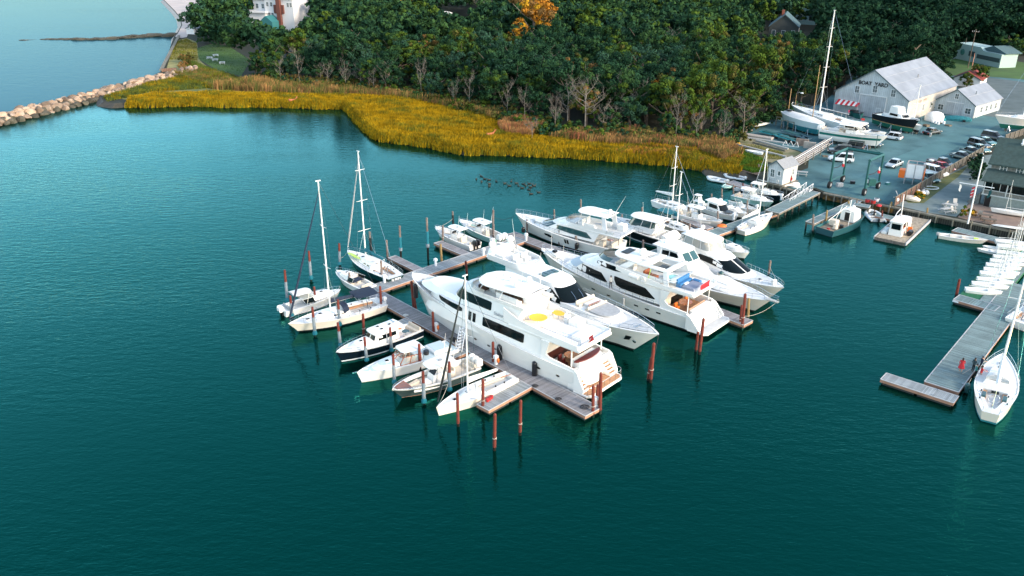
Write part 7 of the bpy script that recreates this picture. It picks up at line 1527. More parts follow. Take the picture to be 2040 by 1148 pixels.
def barge():
    A_=at(1773,478,.5); B_=at(1824,432,.5); d=B_-A_; L=d.length; r=empty('barge',((A_.x+B_.x)/2,(A_.y+B_.y)/2,0),math.atan2(d.y,d.x),'flat work barge with white cab and round white tank','barge')
    m=MB(mk('rusty_barge',(.14,.12,.10),.8,var=.3)); m.bx(-L/2,L/2,-2.2,2.2,-.4,.42); m.build('hull',r,0); m=MB(mk('tan_deck2',(.32,.27,.2),.9,var=.25)); m.bx(-L/2+.1,L/2-.1,-2.1,2.1,.425,.47); m.build('deck',r,0)
    m=MB(rub); m.bx(-L/2,L/2,-2.35,-2.21,.1,.55); m.bx(-L/2,L/2,2.21,2.35,.1,.55); m.build('edge',r,0)
    a=Sh(plan(-4.6,-1.6,.95,.9,.3,.47),plan(-4.5,-1.8,.85,.8,.25,2.6)); m=MB(gel); a.walls(m); m.rb(-4.8,-1.5,-1.0,1.0,2.6,2.75,.05); m.build('cab',r); m=MB(glass); a.strip(m,.39,.61,.5,.88,6,.02); m.build('windscreen',r)
    for sg in (1,-1): m=MB(glass); a.win(m,[(-4.1,1.6,2.35),(-2.6,1.6,2.35)],.02,sg); m.build('window',r)
    m=MB(glass); m.bx(-4.62,-4.56,-.65,.65,1.5,2.35); m.build('rear_window',r,0)
    m=MB(whitec); m.cyl((1.2,.2,.47),(1.2,.2,1.9),.95,.9,14); m.build('tank',r); m=MB(black); m.rb(-1.2,-.2,-.6,.6,.47,1.6,.1); m.cyl((-3.4,-1.7,.9),(-2.4,-1.7,.9),.4,.4,10); m.build('engine',r); m=MB(orange).rb(-1.7,-1.4,-1.6,-1.0,.5,1.4,.03); m.build('orange_panel',r)
    m=MB(ribm).rb(-4.6,-2.2,1.2,2.0,.48,.95,.2); m.build('float_bag',r); m=MB(alu); m.cyl((.4,.6,.5),(2.6,1.4,5.0),.06,n=5); m.tube([(-.5,1.9,.5),(2.8,1.9,1.9),(4.5,1.9,2.0)],.06,5); m.build('davit',r)
barge()
# people on the walkway
def P_(px,py,z): p=at(px,py,z); return p.x,p.y,z
person(*P_(1913,741,.65),R(60),'person in a red dress with dark hair walking alone on the walkway',red,skin,skirt=red,hh=.22,s=.95)
person(*P_(1937,741,.65),R(20),'person in dark patterned clothes with dark hair standing near the sloop',mk('patterned_top',(.02,.05,.06),.8,var=.6,scale=20),black,hh=.2,s=.95)
person(*P_(1941,752,.65),R(-20),'person in a teal top between the group and the sloop',mk('teal_top',(.03,.20,.19),.8),black,s=.9)
person(*P_(1951,757,.65),R(-10),'person in a red top and pale skirt stepping towards the sloop',red,skin,skirt=None,hh=.2,pose='reach',s=.95)
person(*P_(1952,738,.65),R(10),'person in dark jacket bending behind the group at the sloop',navyc,black,pose='reach',s=.95)

def line(p,q,sag,label,m=rope,rad=.022):
    a=at(*p); b=at(*q); s=MB(m); s.tube([a.lerp(b,i/10)-Vector((0,0,sag*4*(i/10)*(1-i/10))) for i in range(11)],rad,4); tag(s.build('mooring_line'),label,'rope')
line((983,432,2.4),(1028,428,2.6),.6,'rope from the tall weathered piling to the middle flybridge boat bow',ropeb)
line((670,700,1.2),(729,690,1.6),.3,'rope from the picnic boat bow to the sleeved piling'); line((784,735,1.0),(712,742,1.2),.3,'rope from the express boat bow to its piling'); line((843,765,1.2),(782,778,1.2),.25,'rope from the T top boat bow to its turquoise footed piling'); line((896,755,1.2),(872,808,1.0),.3,'rope from the racing sloop bow to its piling')
line((628,640,1.2),(576,645,1.3),.3,'rope from the cream sloop bow to the sleeved piling'); line((1298,730,1.5),(1312,668,3.2),.4,'rope from the dark windscreen yacht bow to its red piling',ropeb); line((1480,630,1.5),(1545,604,2.2),.5,'rope from the pulpit yacht to the dock end pilings'); line((1533,530,1.2),(1560,574,2.2),.3,'rope from the rightmost cruiser bow to its piling'); line((1190,790,1.0),(1165,785,.8),.2,'rope from the big yacht platform to the end pilings')
line((902,436,1.2),(868,452,1.4),.3,'rope from the black engined boat bow to the dark piling'); line((676,515,1.2),(693,499,1.4),.3,'rope from the green sloop bow to the sleeved piling'); line((825,600,1.2),(860,575,4.0),.9,'rope from the big yacht bow down to the red piling',ropeb); line((940,725,.8),(985,700,.7),.3,'rope from the outboards of the T top boat to the main dock')
# ---------------------------------------------------------------- boat yard buildings
clad=planks('white_cladding',(.44,.49,.51),.45,0,.05,.7,.05,.4); clad_sunlit=planks('white_cladding_sunlit',(.50,.47,.41),.45,0,.06,.7,.05,.4)  # one cladding, two colours: bluish shade and warm sunlight are painted in
roofm=mk('metal_roof',(.245,.275,.32),.5,scale=.35,col2=(.19,.215,.25),bump=.15,bscale=1); dgrey=mk('dark_grey_trim',(.09,.13,.14),.7); winm=mk('window_pane',(.05,.085,.09),.2); trim=mk('trim_white',(.66,.68,.68),.6)
def frame_at(name,x,y,z,ang,label,cat,group=None): return empty(name,(x,y,z),ang,label,cat,group)
def gable(r,Wd,Ln,eh,rh,m1,m2,over=.35,th=.16,roofmat=roofm,seams=0,split=None):
    """front wall along +x (0..Wd) at y=0, building runs back to y=Ln; ridge along y"""
    m=MB(m1); m.rings([[(x,y,z) for x,z in ((0,0),(0,eh),(Wd/2,rh),(Wd,eh),(Wd,0))] for y in (0,.2)]); m.build('gable_wall',r,0); m=MB(m1); m.rings([[(x,y,z) for x,z in ((0,0),(0,eh),(Wd/2,rh),(Wd,eh),(Wd,0))] for y in (Ln-.2,Ln)]); m.build('gable_wall',r,0)
    q=empty('side_wall_pivot',(0,0,0),0,None,None) if False else None
    m=MB(m2); m.bx(.2,Ln-.2,0,.2,0,eh-.02); o=m.build('side_wall',r,0); o.rotation_euler=(0,0,PI/2); o.location=(.2,0,0)
    m=MB(m2); m.bx(.2,Ln-.2,0,.2,0,eh-.02); o=m.build('side_wall',r,0); o.rotation_euler=(0,0,PI/2); o.location=(Wd,0,0)
    sl=math.hypot(Wd/2,rh-eh); dx,dz=(Wd/2)/sl,(rh-eh)/sl
    for sg in (1,-1):
        m=MB(roofmat); xr=Wd/2; x0=xr-sg*(sl+over)*dx; z0=rh-(sl+over)*dz
        a=[(xr,-over,rh+.03),(x0,-over,z0+.03),(x0,Ln+over,z0+.03),(xr,Ln+over,rh+.03)]; b=[(p[0],p[1],p[2]+th) for p in a]; m.rings([a,b])
        if seams:
            m.m(mk('roof_seam',(.38,.40,.43),.6))
            for k in range(1,seams+1):
                t=k/(seams+1); xs=xr+(x0-xr)*t; zs=rh+(z0-rh)*t+th+.05; m.bx(xs-.05,xs+.05,-over+.1,Ln+over-.1,zs-.03,zs+.0)
        m.build('roof',r,0)
    m=MB(dgrey)
    for sg in (1,-1):
        xr=Wd/2; x0=xr-sg*(sl+over)*dx; z0=rh-(sl+over)*dz
        m.rings([[(xr,-over-.04,rh-.1),(xr,-over-.04,rh+.2)],[(x0,-over-.04,z0-.1),(x0,-over-.04,z0+.2)]],False,False,closed=False)
    m.build('barge_board',r,0)
def window(r,x,z,w,h,y=-.03,side=False,m=winm,panes=True,X=0):
    """window in the front wall (y=const) or the side wall (x=X)"""
    f=MB(trim); g=MB(m)
    def B(mb,a0,a1,z0,z1,d0,d1):
        if side: mb.bx(X+d0,X+d1,a0,a1,z0,z1)
        else: mb.bx(a0,a1,y-d1+.03,y-d0+.03,z0,z1)
    B(f,x-w/2-.1,x-w/2,z-.1,z+h+.1,0,.08); B(f,x+w/2,x+w/2+.1,z-.1,z+h+.1,0,.08); B(f,x-w/2,x+w/2,z+h,z+h+.1,0,.08); B(f,x-w/2-.15,x+w/2+.15,z-.18,z-.102,0,.14)
    if panes: B(f,x-.03,x+.03,z,z+h,.03,.07); B(f,x-w/2,x-.032,z+h*.48,z+h*.52,.03,.065); B(f,x+.032,x+w/2,z+h*.48,z+h*.52,.03,.065)
    o=f.build('window',r,0); B(g,x-w/2,x+w/2,z,z+h,0,.025); g.build('pane',o,0); return o
# big barn: front-left corner, front wall runs towards the right
c0=at(1664.7,181,6); c1=at(1811,201.5,6); d=c1-c0; Wd=d.length; ang=math.atan2(d.y,d.x)
r=empty('boat_shed',(c0.x,c0.y,LZ),ang,'large white metal boat shed with BOAT YARD lettering on its gable','building')
BR=r; gable(r,Wd,29.5,5.0,10.9,clad,clad_sunlit,.3,seams=3)
m=MB(planks('door_boards',(.38,.42,.45),.5,0,.05,.7,.05)); m.bx(6.3,12.6,-.12,-.03,.05,5.0); m.build('door',r,0); m=MB(trim); m.bx(6.2,12.7,-.2,-.02,5.02,5.2); m.bx(6.15,6.29,-.18,-.02,0,5.0); m.bx(12.61,12.75,-.18,-.02,0,5.0); m.build('door_frame',r,0)
m=MB(trim); m.bx(10.6,10.66,-.16,-.125,.1,2.4); m.bx(11.7,11.76,-.16,-.125,.1,2.4); m.bx(10.66,11.7,-.16,-.125,2.3,2.36); m.build('wicket_door',r,0)
for x,z in ((5.3,5.3),(9.6,5.9),(14.0,5.5)): window(r,x,z,1.0,1.5,m=mk('louvre',(.10,.13,.14),.6))
window(r,14.6,1.5,1.1,.9,panes=False)
text('BOAT',1.2,black,'lettering',r,(7.0,-.06,7.75),(PI/2,0,0),ext=.04); text('YARD',1.2,black,'lettering',r,(10.9,-.06,7.75),(PI/2,0,0),ext=.04)
for y in (5,9.5,14): window(r,y,1.5,.7,1.5,side=True,X=Wd)
m=MB(mk('faded_board',(.62,.52,.42),.8)); m.bx(Wd+.02,Wd+.06,1,18,3.0,3.1); m.build('side_board',r,0)
text('MARINE  SUPPLY',.95,mk('faded_letters',(.50,.40,.34),.8),'lettering',r,(Wd+.05,8.2,4.0),(PI/2,0,PI/2),ext=.02)
m=MB(steel).cyl((13.6,14,8.2),(13.6,14,9.0),.12); m.build('vent_pipe',r)
# small barn
c0=at(1864.5,199,4); c1=at(1943.5,211,4); d=c1-c0; W2_=d.length; r=empty('workshop',(c0.x,c0.y,LZ),math.atan2(d.y,d.x),'smaller white gabled workshop right of the large boat shed','building')
gable(r,W2_,14.6,3.0,6.1,clad,clad,.3,seams=1)
m=MB(planks('door_boards',(.57,.60,.63),.5,0,.05,.7,.05)); m.bx(2.9,6.7,-.1,-.03,.05,3.0); m.build('door',r,0); m=MB(trim); m.bx(2.8,6.8,-.16,-.02,3.02,3.15); m.bx(4.77,4.83,-.13,-.11,.1,3); m.build('door_frame',r,0)
window(r,4.8,4.0,.8,1.1); window(r,1.5,.9,1.2,1.2); window(r,8.0,.9,1.2,1.2)
for y in (3.8,6.6,9,11.8): window(r,y,.9,.9,1.3,side=True,X=W2_)
m=MB(trim); m.bx(W2_+.01,W2_+.07,1.5,2.4,0,2.1); m.build('side_door',r,0); m=MB(steel).cyl((7.0,5,4.6),(7.0,5,5.5),.12); m.build('vent_pipe',r)
# shed on posts
a=at(1528,361,1.6); r=empty('shed',(a.x,a.y,1.55),R(-48),'little white shed with grey gable roof standing on posts over the water','shed')
SR=r; gable(r,3.0,4.6,2.9,4.0,clad,mk('cream_boards',(.66,.60,.52),.7),.25,.1,mk('grey_shingle',(.24,.26,.28),.8,var=.1)); window(r,.9,1.1,.7,1.3); window(r,2.2,1.6,.45,.7,panes=False); window(r,3.2,1.3,.6,1.0,side=True,X=3.0)
m=MB(capm); m.bx(-.3,3.4,-.5,4.8,-.2,-.02); 
for x in (0,1.5,3.0): m.cyl((x,-.3,-3.2),(x,-.3,-.2),.13,n=7); m.cyl((x,2.4,-2.5),(x,2.4,-.2),.13,n=7)
m.build('platform',r,0); m=MB(whitec); m.tube([(2.1+.24*math.cos(t),-.1,.45+.3*math.sin(t)) for t in [i*PI/8 for i in range(16)]],.06,6,True); m.build('life_ring',r); m=MB(greyc); m.bx(.3,1.5,-.07,-.04,.35,.5); m.build('sign',r,0)
p=at(1575,368,1.1); person(p.x,p.y,LZ,R(200),'person in a red jacket beside the little shed on posts',red,greyc)
# clubhouse
a=at(1950,409,LZ); r=empty('clubhouse',(a.x,a.y,LZ),R(-40),'grey shingled clubhouse with glazed porch and dark green roofs','building')
shg=mk('grey_shingles',(.14,.15,.14),.9,var=.25,scale=3,bump=.4); groof=mk('green_roof',(.035,.065,.06),.9,var=.15,scale=2,bump=.3,bscale=10); gw=mk('porch_white',(.42,.47,.47),.6)
m=MB(mk('porch_base',(.20,.25,.24),.8,var=.1)); m.bx(.6,17,0,3.0,0,1.9); m.build('base_wall',r,0)
m=MB(shg); m.bx(.0,17,3.0,11,0,6.4); m.build('upper_wall',r,0)
m=MB(shg); m.rings([[(x,y,z) for y,z in ((3,6.4),(7,9.6),(11,6.4))] for x in (0,.1)]); m.build('gable_end',r,0)
m=MB(gw); m.bx(0,17,-.15,3,1.92,2.1); 
for x in (.1,3.4,6.7,10,13.3): m.bx(x,x+.16,-.1,.05,2.1,4.25)
m.bx(0,17,-.12,.0,2.75,2.85); m.bx(0,17,-.1,.06,4.1,4.3); m.build('porch_frame',r,0)
m=MB(glass); m.bx(0,17,.07,.1,2.86,4.1); m.build('porch_glazing',r,0); m=MB(shg); m.bx(0,17,.0,.06,2.1,2.75); m.build('porch_parapet',r,0)
for x in (1.2,2.4,7.6,11): m=MB(gw); m.bx(x,x+.08,.01,.06,2.86,4.1); m.build('mullion',r,0)
m=MB(groof); m.rings([[(x,y,z+d) for y,z in ((-.5,4.2),(3.0,5.5))] +[(x,y,z+.15+d) for y,z in ((3.0,5.5),(-.5,4.2))] for x,d in ((-.4,0),(17,0))]); m.build('porch_roof',r,0)
for x in (1.8,4.2,6.8,9.5,12): window(r,x,5.62,.9,.66,y=2.97)
m=MB(groof); m.rings([[(x,y,z) for y,z in ((2.4,6.35),(7,9.9),(7,10.1),(2.4,6.55))] for x in (-.5,17.5)]); m.build('roof',r,0); m=MB(groof); m.rings([[(x,y,z) for y,z in ((11.6,6.35),(7.01,9.9),(7.01,10.1),(11.6,6.55))] for x in (-.5,17.5)]); m.build('roof',r,0)
m=MB(whitep)
for x,y,z in ((3.2,6.2,9.6),(5.2,4.7,8.4),(7,3.3,7.3)): m.cyl((x,y,z-.2),(x,y,z+.8),.16,n=8); m.rb(x-.25,x+.25,y-.25,y+.25,z+.0,z+.12,.02)
m.build('roof_vents',r); m=MB(black); m.bx(.65,1.5,-.04,.02,0,1.8); m.build('basement_door',r,0)
m=MB(shg); stairs(m,-1.9,-.2,.4,1.6,0,1.9,8,shg,capm); m.build('steps',r,0)
# plank fence
fm=planks('fence_boards',(.10,.095,.085),.18,0,.25,.9,.12); fb=planks('fence_boards_brown',(.15,.085,.065),.18,0,.2,.9,.1)
def fence(a,b,h,m,label,step=2.4,name='fence'):
    a=at(*a,LZ); b=at(*b,LZ); d=b-a; r=empty(name,(a.x,a.y,LZ),math.atan2(d.y,d.x),label,'fence'); L=d.length
    MB(m).bx(0,L,-.03,.03,.08,h).build('boards',r,0); q=MB(capm); q.bx(0,L,-.07,.07,h+.003,h+.06); q.bx(0,L,.035,.09,.5,.6); q.build('rail',r,0)
    for i in range(int(L/step)+1): MB(capm).bx(i*step-.07,i*step+.07,-.16,-.035,0,h+.15).build('post',r,0)
fence((1780,413),(1832,382),1.7,fb,'red brown board fence at the quay end beside the white floats'); fence((1832,382),(1958,308),1.7,fm,'long grey board fence between parked cars and clubhouse yard'); fence((2000,283),(2060,262),1.5,fm,'short grey fence behind the clubhouse roof')
# flagpole with yard
b=at(1928,446,LZ); r=empty('flagpole',(b.x,b.y,LZ),R(-38),'tall white flagpole with yardarm and three flags at the clubhouse terrace','flagpole')
MB(whitep).cyl((0,0,0),(0,0,10.4),.13,.08,9).build('pole',r); m=MB(whitep); m.cyl((-2.4,0,6.2),(2.4,0,6.2),.07,n=7); m.build('yardarm',r); MB(whitep).sph((0,0,10.5),.13,8,5).build('finial',r)
m=MB(red); m.rings([[(-.05-.35*math.sin(i*.9)*.2-.1*i*.3,.0+.05*math.sin(i),6.0-.28*i),(-.55+.06*math.sin(i*1.3),.06,5.7-.28*i)] for i in range(7)],False,False,closed=False); m.m(whitec)
for k in (1,3,5): m.rings([[(-.12-.03*k,-.03,5.95-.28*k),(-.56,.03,5.65-.28*k)],[(-.12-.03*k,-.03,5.82-.28*k),(-.56,.03,5.52-.28*k)]],False,False,closed=False)
m.build('striped_flag',r); m=MB(tglass); m.rings([[(2.1+.1*math.sin(i),.05,5.9-.3*i),(1.75+.08*math.sin(i*1.5),.1,5.6-.3*i)] for i in range(5)],False,False,closed=False); m.build('green_flag',r); m=MB(whitec); m.rings([[(-2.3,.0,6.0-.35*i),(-2.05+.06*math.sin(i*2),.1,5.8-.35*i)] for i in range(4)],False,False,closed=False); m.build('pennant',r)
# ---------------------------------------------------------------- travel lift
tg=mk('lift_green',(.008,.085,.08),.45); q=[Vector((55.9,141.5,0)),Vector((60.3,137.2,0)),Vector((59.6,145.4,0)),Vector((64.3,141.2,0))]
r=empty('travel_lift',(q[0].x,q[0].y,LZ),0,'green travelling boat hoist on rubber wheels at the lift basin','boat hoist'); q=[v-q[0] for v in q]; FL,FR_,BL,BRr=q; Z=6.1
for v in q: MB(tg).cyl(v+Vector((0,0,1.0)),v+Vector((0,0,Z)),.19,.19,4).build('leg',r,0)
for a,b in ((FL,BL),(BL,BRr),(FR_,BRr)): MB(tg).cyl(a+Vector((0,0,Z)),b+Vector((0,0,Z)),.27,.27,4).build('top_beam',r,0)
for a,b in ((FL,BL),(FR_,BRr)):
    MB(tg).cyl(a+Vector((0,0,1.3)),b+Vector((0,0,1.3)),.16,.16,4).build('lower_beam',r,0); m=MB(ropeb); m.tube([a+Vector((0,0,3.6)),a.lerp(b,.5)+Vector((0,0,3.3)),b+Vector((0,0,3.8))],.06,5); m.build('sling',r)
dv_=(BL-FL).normalized(); nd=Vector((dv_.y,-dv_.x,0))
for v in q:
    o=MB(rubber); o.cyl(v-nd*.22+Vector((0,0,.62)),v+nd*.22+Vector((0,0,.62)),.62,.62,16); o=o.build('wheel',r); MB(greyc).cyl(v-nd*.24+Vector((0,0,.62)),v+nd*.24+Vector((0,0,.62)),.28,.28,10).build('hub',o)
m=MB(tg); c=FR_.lerp(BRr,.4); m.rb(c.x-.6,c.x+.6,c.y-.6,c.y+.6,1.4,2.6,.1); m.build('engine_house',r); m=MB(whitep).rb(c.x-.9,c.x-.62,c.y-.3,c.y+.3,1.8,2.4,.05); m.build('control_box',r)
for a,b in ((BL,FL),(BRr,FR_)): c=a.lerp(b,.15); m=MB(red); m.cyl(c+Vector((0,0,3.0)),c+Vector((0,0,3.5)),.22,.2,9); m.m(whitec).cyl(c+Vector((0,0,3.5)),c+Vector((0,0,4.1)),.2,.06,9); m.build('warning_buoy',r)
m=MB(tg); m.tube([BRr+Vector((0,0,Z)),BRr+Vector((-1.2,1,Z+.6)),BRr+Vector((-1.2,1,Z+3.2))],.06,5); m.build('exhaust_stack',r)
# staging tower in white and orange
p=at(1800,366,LZ); r=empty('staging_tower',p,R(-30),'white and orange panelled staging tower on legs beside the board fence','staging')
for x in (0,1.4,2.8):
    for y in (0,2.4): MB(greyc).cyl((x,y,0),(x,y,3.7),.08,n=6).build('leg',r)
for x0 in (.08,1.48): m=MB(whitep); m.bx(x0,x0+1.24,-.03,.03,1.2,3.6); m.build('white_panel',r,0)
m=MB(orange); m.bx(-1.1,-.09,.0,1.6,1.0,2.4); m.build('orange_box',r,0); m=MB(orange); m.bx(2.9,3.0,-.1,2.4,.9,2.6); m.build('orange_panel',r,0); m=MB(mk('pink_top',(.6,.45,.42),.7)); m.bx(.0,2.8,.05,2.35,1.1,1.18); m.build('deck',r,0); m=MB(mk('pink_top',(.6,.45,.42),.7)); m.tube([(0,0,3.7),(2.8,0,3.7),(2.8,2.4,3.7),(0,2.4,3.7)],.05,5,True); m.build('top_frame',r)
# ---------------------------------------------------------------- cars
def car(kind,rear,front,mcol,label,z=LZ):
    a=at(*rear,z); b=at(*front,z); c=(a+b)/2; rz=math.atan2(b.y-a.y,b.x-a.x); L={'sedan':4.7,'suv':4.8,'pickup':5.6,'wagon':4.7,'jeep':4.5}[kind]; w=.93
    r=empty('parked_car',(c.x,c.y,z),rz,label,'car'); hl=L/2; hb={'sedan':.88,'suv':1.02,'pickup':1.05,'wagon':.95,'jeep':1.1}[kind]; ht={'sedan':1.42,'suv':1.75,'pickup':1.8,'wagon':1.62,'jeep':1.85}[kind]
    st=[(-hl,.8,.45,hb-.12),(-hl+.15,.97,.28,hb-.02),(-hl+.9,1,.25,hb),(0,1,.22,hb),(hl-1.2,1,.25,hb-.02),(hl-.35,.95,.28,hb-.14),(hl-.05,.84,.36,hb-.24),(hl,.78,.45,hb-.32)]
    m=MB(mcol); m.rings([[(x,y*w*k,zz) for y,zz in ((-.8,z0),(-1,z0+.12),(-1,z1-.16),(-.86,z1),(.86,z1),(1,z1-.16),(1,z0+.12),(.8,z0))] for x,k,z0,z1 in st]); m.build('body',r,40)
    xa,xf,ta,tf={'sedan':(-hl+.9,hl-1.25,-hl+1.45,hl-2.1),'suv':(-hl+.08,hl-1.2,-hl+.35,hl-1.95),'wagon':(-hl+.1,hl-1.2,-hl+.5,hl-2.0),'pickup':(-.5,hl-1.25,-.3,hl-2.05),'jeep':(-hl+.05,hl-1.25,-hl+.12,hl-1.5)}[kind]
    s=Sh(plan(xa,xf,w*.9,w*.9,.25,hb-.03,n=4,e=.4),plan(ta,tf,w*.76,w*.74,.2,ht-.06,n=4,e=.4)); m=MB(glass); s.walls(m); m.build('windows',r,30)
    m=MB(mcol); m.slab(plan(ta-.04,tf+.03,w*.78,w*.76,.2,0,n=4,e=.4),ht-.07,.09,.03,.1)
    for u in (.03,.2,.365,.635,.8,.97): m.cyl(s.P(u,0,.01),s.P(u,1,.01),.045,n=4)
    m.build('roof',r,50)
    for x in (-hl+.85,hl-.9):
        for y in (-w+.12,w-.12):
            o=MB(rubber).cyl((x,y-.12,.34),(x,y+.12,.34),.34,.34,14).build('wheel',r); MB(steel).cyl((x,y-.13,.34),(x,y+.13,.34),.19,.19,8).build('rim',o)
    for y in (-.6,.6):
        m=MB(whitec).rb(hl-.14,hl+.01,y-.18,y+.18,hb-.42,hb-.27,.02); m.build('headlight',r); m=MB(redpaint).rb(-hl-.01,-hl+.12,y-.16,y+.16,hb-.4,hb-.2,.02); m.build('tail_light',r)
    if kind=='pickup': m=MB(black); m.bx(-hl+.15,-.62,-w*.82,w*.82,hb+.004,hb+.02); m.build('bed',r,0)
    return r
def cp(n,c,me=0.0): return mk('car_paint_'+n,c,.25,coat=1,metal=me)
white=cp('white',(.70,.72,.73)); silv=cp('silver',(.45,.50,.51),.3); blk=cp('black',(.008,.01,.011)); dkb=cp('dark_blue',(.01,.035,.045)); dkg_=cp('dark_green',(.02,.07,.065)); tealc=cp('teal',(.04,.16,.155)); redc=cp('red',(.42,.015,.02)); gryc=cp('grey',(.05,.08,.08))
car('wagon',(1790,280),(1758,275),white,'white wagon parked under the bow of the green striped boat'); car('pickup',(1703,287),(1755,296),dkb,'dark teal pickup truck parked in front of the white wagon'); car('jeep',(1717,301),(1677,296),blk,'boxy black off road car left of the dark pickup'); car('suv',(1692,307),(1652,305),blk,'black car parked behind the white car near the hoist'); car('suv',(1697,324),(1652,320),white,'white car seen through the frame of the green hoist'); car('sedan',(1794,326),(1766,338),silv,'silver sedan driving alone in the middle of the yard'); car('sedan',(1842,270),(1871,265),blk,'black sedan with a person at its rear near the black hulled boat')
for k,rr_,ff,mc,lb in (('pickup',(1847,325),(1901,340),blk,'black pickup truck with white load parked at the board fence'),('sedan',(1862,334),(1890,342),redc,'red car squeezed between black pickup and white off roader'),('suv',(1842,344),(1880,354),white,'white off roader parked at the board fence by the staging tower'),('sedan',(1836,355),(1862,366),tealc,'teal car half hidden behind the staging tower'),('sedan',(1894,312),(1940,322),gryc,'dark sedan with pale windows, first beyond the black pickup'),('sedan',(1917,302),(1952,313),dkg_,'dark green car, second beyond the black pickup'),('sedan',(1936,297),(1966,307),tealc,'grey green car, third beyond the black pickup'),('suv',(1928,288),(1972,300),blk,'black off roader parked fourth beyond the black pickup'),('sedan',(1948,283),(1978,292),tealc,'pale teal car behind the fourth parked off roader'),('suv',(1956,274),(2000,283),blk,'black van shaped car farthest along the fence row')): car(k,rr_,ff,mc,lb)
p=at(1853,273,LZ); person(p.x,p.y,LZ,R(60),'person in pale trousers standing at the rear of the black sedan',dkg_,whitec)
m=MB(whitec); m.cyl((0,0,0),(0,0,.2),.5,.45,12); p=at(1856,320,LZ+1.1); tag(m.build('round_load',loc=p),'round white load in the bed of the black pickup','load')
# ---------------------------------------------------------------- boats ashore
def boatz(name,label,bow,zb,ang,L,cat,z0):
    b=at(bow[0],bow[1],z0+zb); a=R(ang); return empty(name,(b.x-math.cos(a)*L/2,b.y-math.sin(a)*L/2,z0),a,label,cat)
def stands(r,L,w,h,label=None):
    for x in (-.3,0,.3):
        m=MB(capm); m.rb(x*L-.25,x*L+.25,-.25,.25,-h,-.55,.03); m.build('keel_block',r,0)
        for sg in (1,-1): m=MB(steel); m.cyl((x*L,sg*w,-.1),(x*L-.4,sg*(w+.4),-h),.05,n=5); m.cyl((x*L,sg*w,-.1),(x*L+.4,sg*(w+.4),-h),.05,n=5); m.build('boat_stand',r)
z0=LZ+1.3
r=boatz('sailboat','white covered sailboat with turquoise bottom propped at the edge of the trees',(1557,222),1.9,118,12.5,'sailboat',z0)
h=Hull(r,-6,6.5,3.7,1.9,1.5,tr=.55,flare=.15,rake=.1,top=mk('faded_white',(.55,.68,.70),.5),bot=bluebott,boot=bluebott,bul=.02,n=20,draft=.9,trk=.4); m=MB(whitec); m.rings([[(x,y*h.hw(h.t(x))*.98,h.zs(h.t(x))+z*k) for y,z in ((-1,0),(-.6,.5),(0,.85),(.6,.5),(1,0))] for x,k in ((-5.6,.3),(-3,1),(0,1.1),(3.2,1),(5.4,.4))]); m.build('winter_cover',r,50); m=MB(black); m.rb(3.0,4.4,-.25,.55,2.55,2.75,.05); m.build('dark_patch',r); m=MB(mk('bronze_mast',(.42,.26,.12),.45)).cyl((4.2,0,2),(4.2,0,7.4),.07,n=6); m.build('mast',r); m=MB(goldm).cyl((-3,0,2),(-3,0,13.5),.09,.06,6); m.build('mast',r); stands(r,12,1.5,1.3)
rr2=boatz('sailboat','long grey white racing yacht ashore with the tallest mast of the yard',(1577,205),2.6,114,22,'sailboat',LZ+1.6)
sloop('x',(0,0),2.2,0,22,4.9,root=rr2,top=mk('racing_white',(.62,.70,.72),.35,var=.08),bot=mk('racing_bottom',(.03,.18,.19),.5),mh=24.0,mx=.58,boom=8.5,cover=None,house=(-1,4),hs=1.6,draft=.8,rail=True,jtop=.98,spr=(.25,.45,.65,.83),tr=.8,rad=.16,cockpit=(.05,.4)); stands(rr2,20,1.9,1.6)
r=boatz('motor_boat','white console boat with wide green stripe on blocks in front of the racing yacht',(1770,271),1.9,-40,14,'motor boat',z0)
console_boat('',(0,0),1.9,0,14,3.7,root=r,stripe=greenstripe,ne=3,hs=1.5,bot=gel); stands(r,12,1.5,1.3)
r=boatz('motor_boat','white cabin boat with black windows ashore behind the green striped boat',(1766,264),1.9,-40,11,'motor boat',z0)
h=Hull(r,-5,5.5,3.4,1.9,1.5,tr=.88,bul=.04,n=18,wells=[(.05,.3,.5,.2)],bot=gel,draft=.8); a=Sh(plan(-2.8,2.2,1.35,1.3,1.0,1.6,e=.6),plan(-2.9,1.0,1.2,1.15,.6,3.0,e=.6)); m=MB(gel); a.walls(m); m.build('cabin',r); m=MB(glass); a.strip(m,.36,.64,.2,.85,8,.02); m.build('windscreen',r)
for sg in (1,-1): m=MB(glass); a.win(m,[(-2.6,2.0,2.8),(-.9,2.0,2.8),(-.8,2.0,2.8)],.02,sg); a.win(m,[(-.5,2.0,2.8),(1.0,2.0,2.8),(1.4,2.0,2.2)],.02,sg); m.build('window',r)
m=MB(gel).slab(plan(-3.9,1.5,1.3,1.25,.7,0,e=.6),3.0,.14,.08,.08); m.build('roof',r,50); m=MB(black).slab(plan(2.6,4.2,.9,.8,1,0),1.95,.08,.03,.03); m.build('foredeck_pad',r); stands(r,10,1.4,1.3)
r=boatz('motor_boat','black hulled fishing cruiser with white wheelhouse ashore below the large boat shed',(1832,239),2.2,-68,12,'motor boat',z0)
h=Hull(r,-6,6,3.9,2.3,1.4,tr=.85,top=black,bot=mk('green_bottom',(.01,.14,.09),.6),boot=goldm,bul=.25,inset=.12,n=20,deck=paleblue,draft=.9,wells=[(.02,.4,.6,.2)]); a=Sh(plan(-1.6,3.0,1.4,1.3,1.6,1.7,e=.7),plan(-1.6,1.9,1.25,1.15,1.0,2.6,e=.7)); m=MB(gel); a.walls(m); a.roof(m,.05); m.build('cabin',r); m=MB(glass); a.strip(m,.4,.6,.3,.85,6,.02); a.win(m,[(-1.2,2.0,2.45),(1,2.0,2.45)]); m.build('window',r)
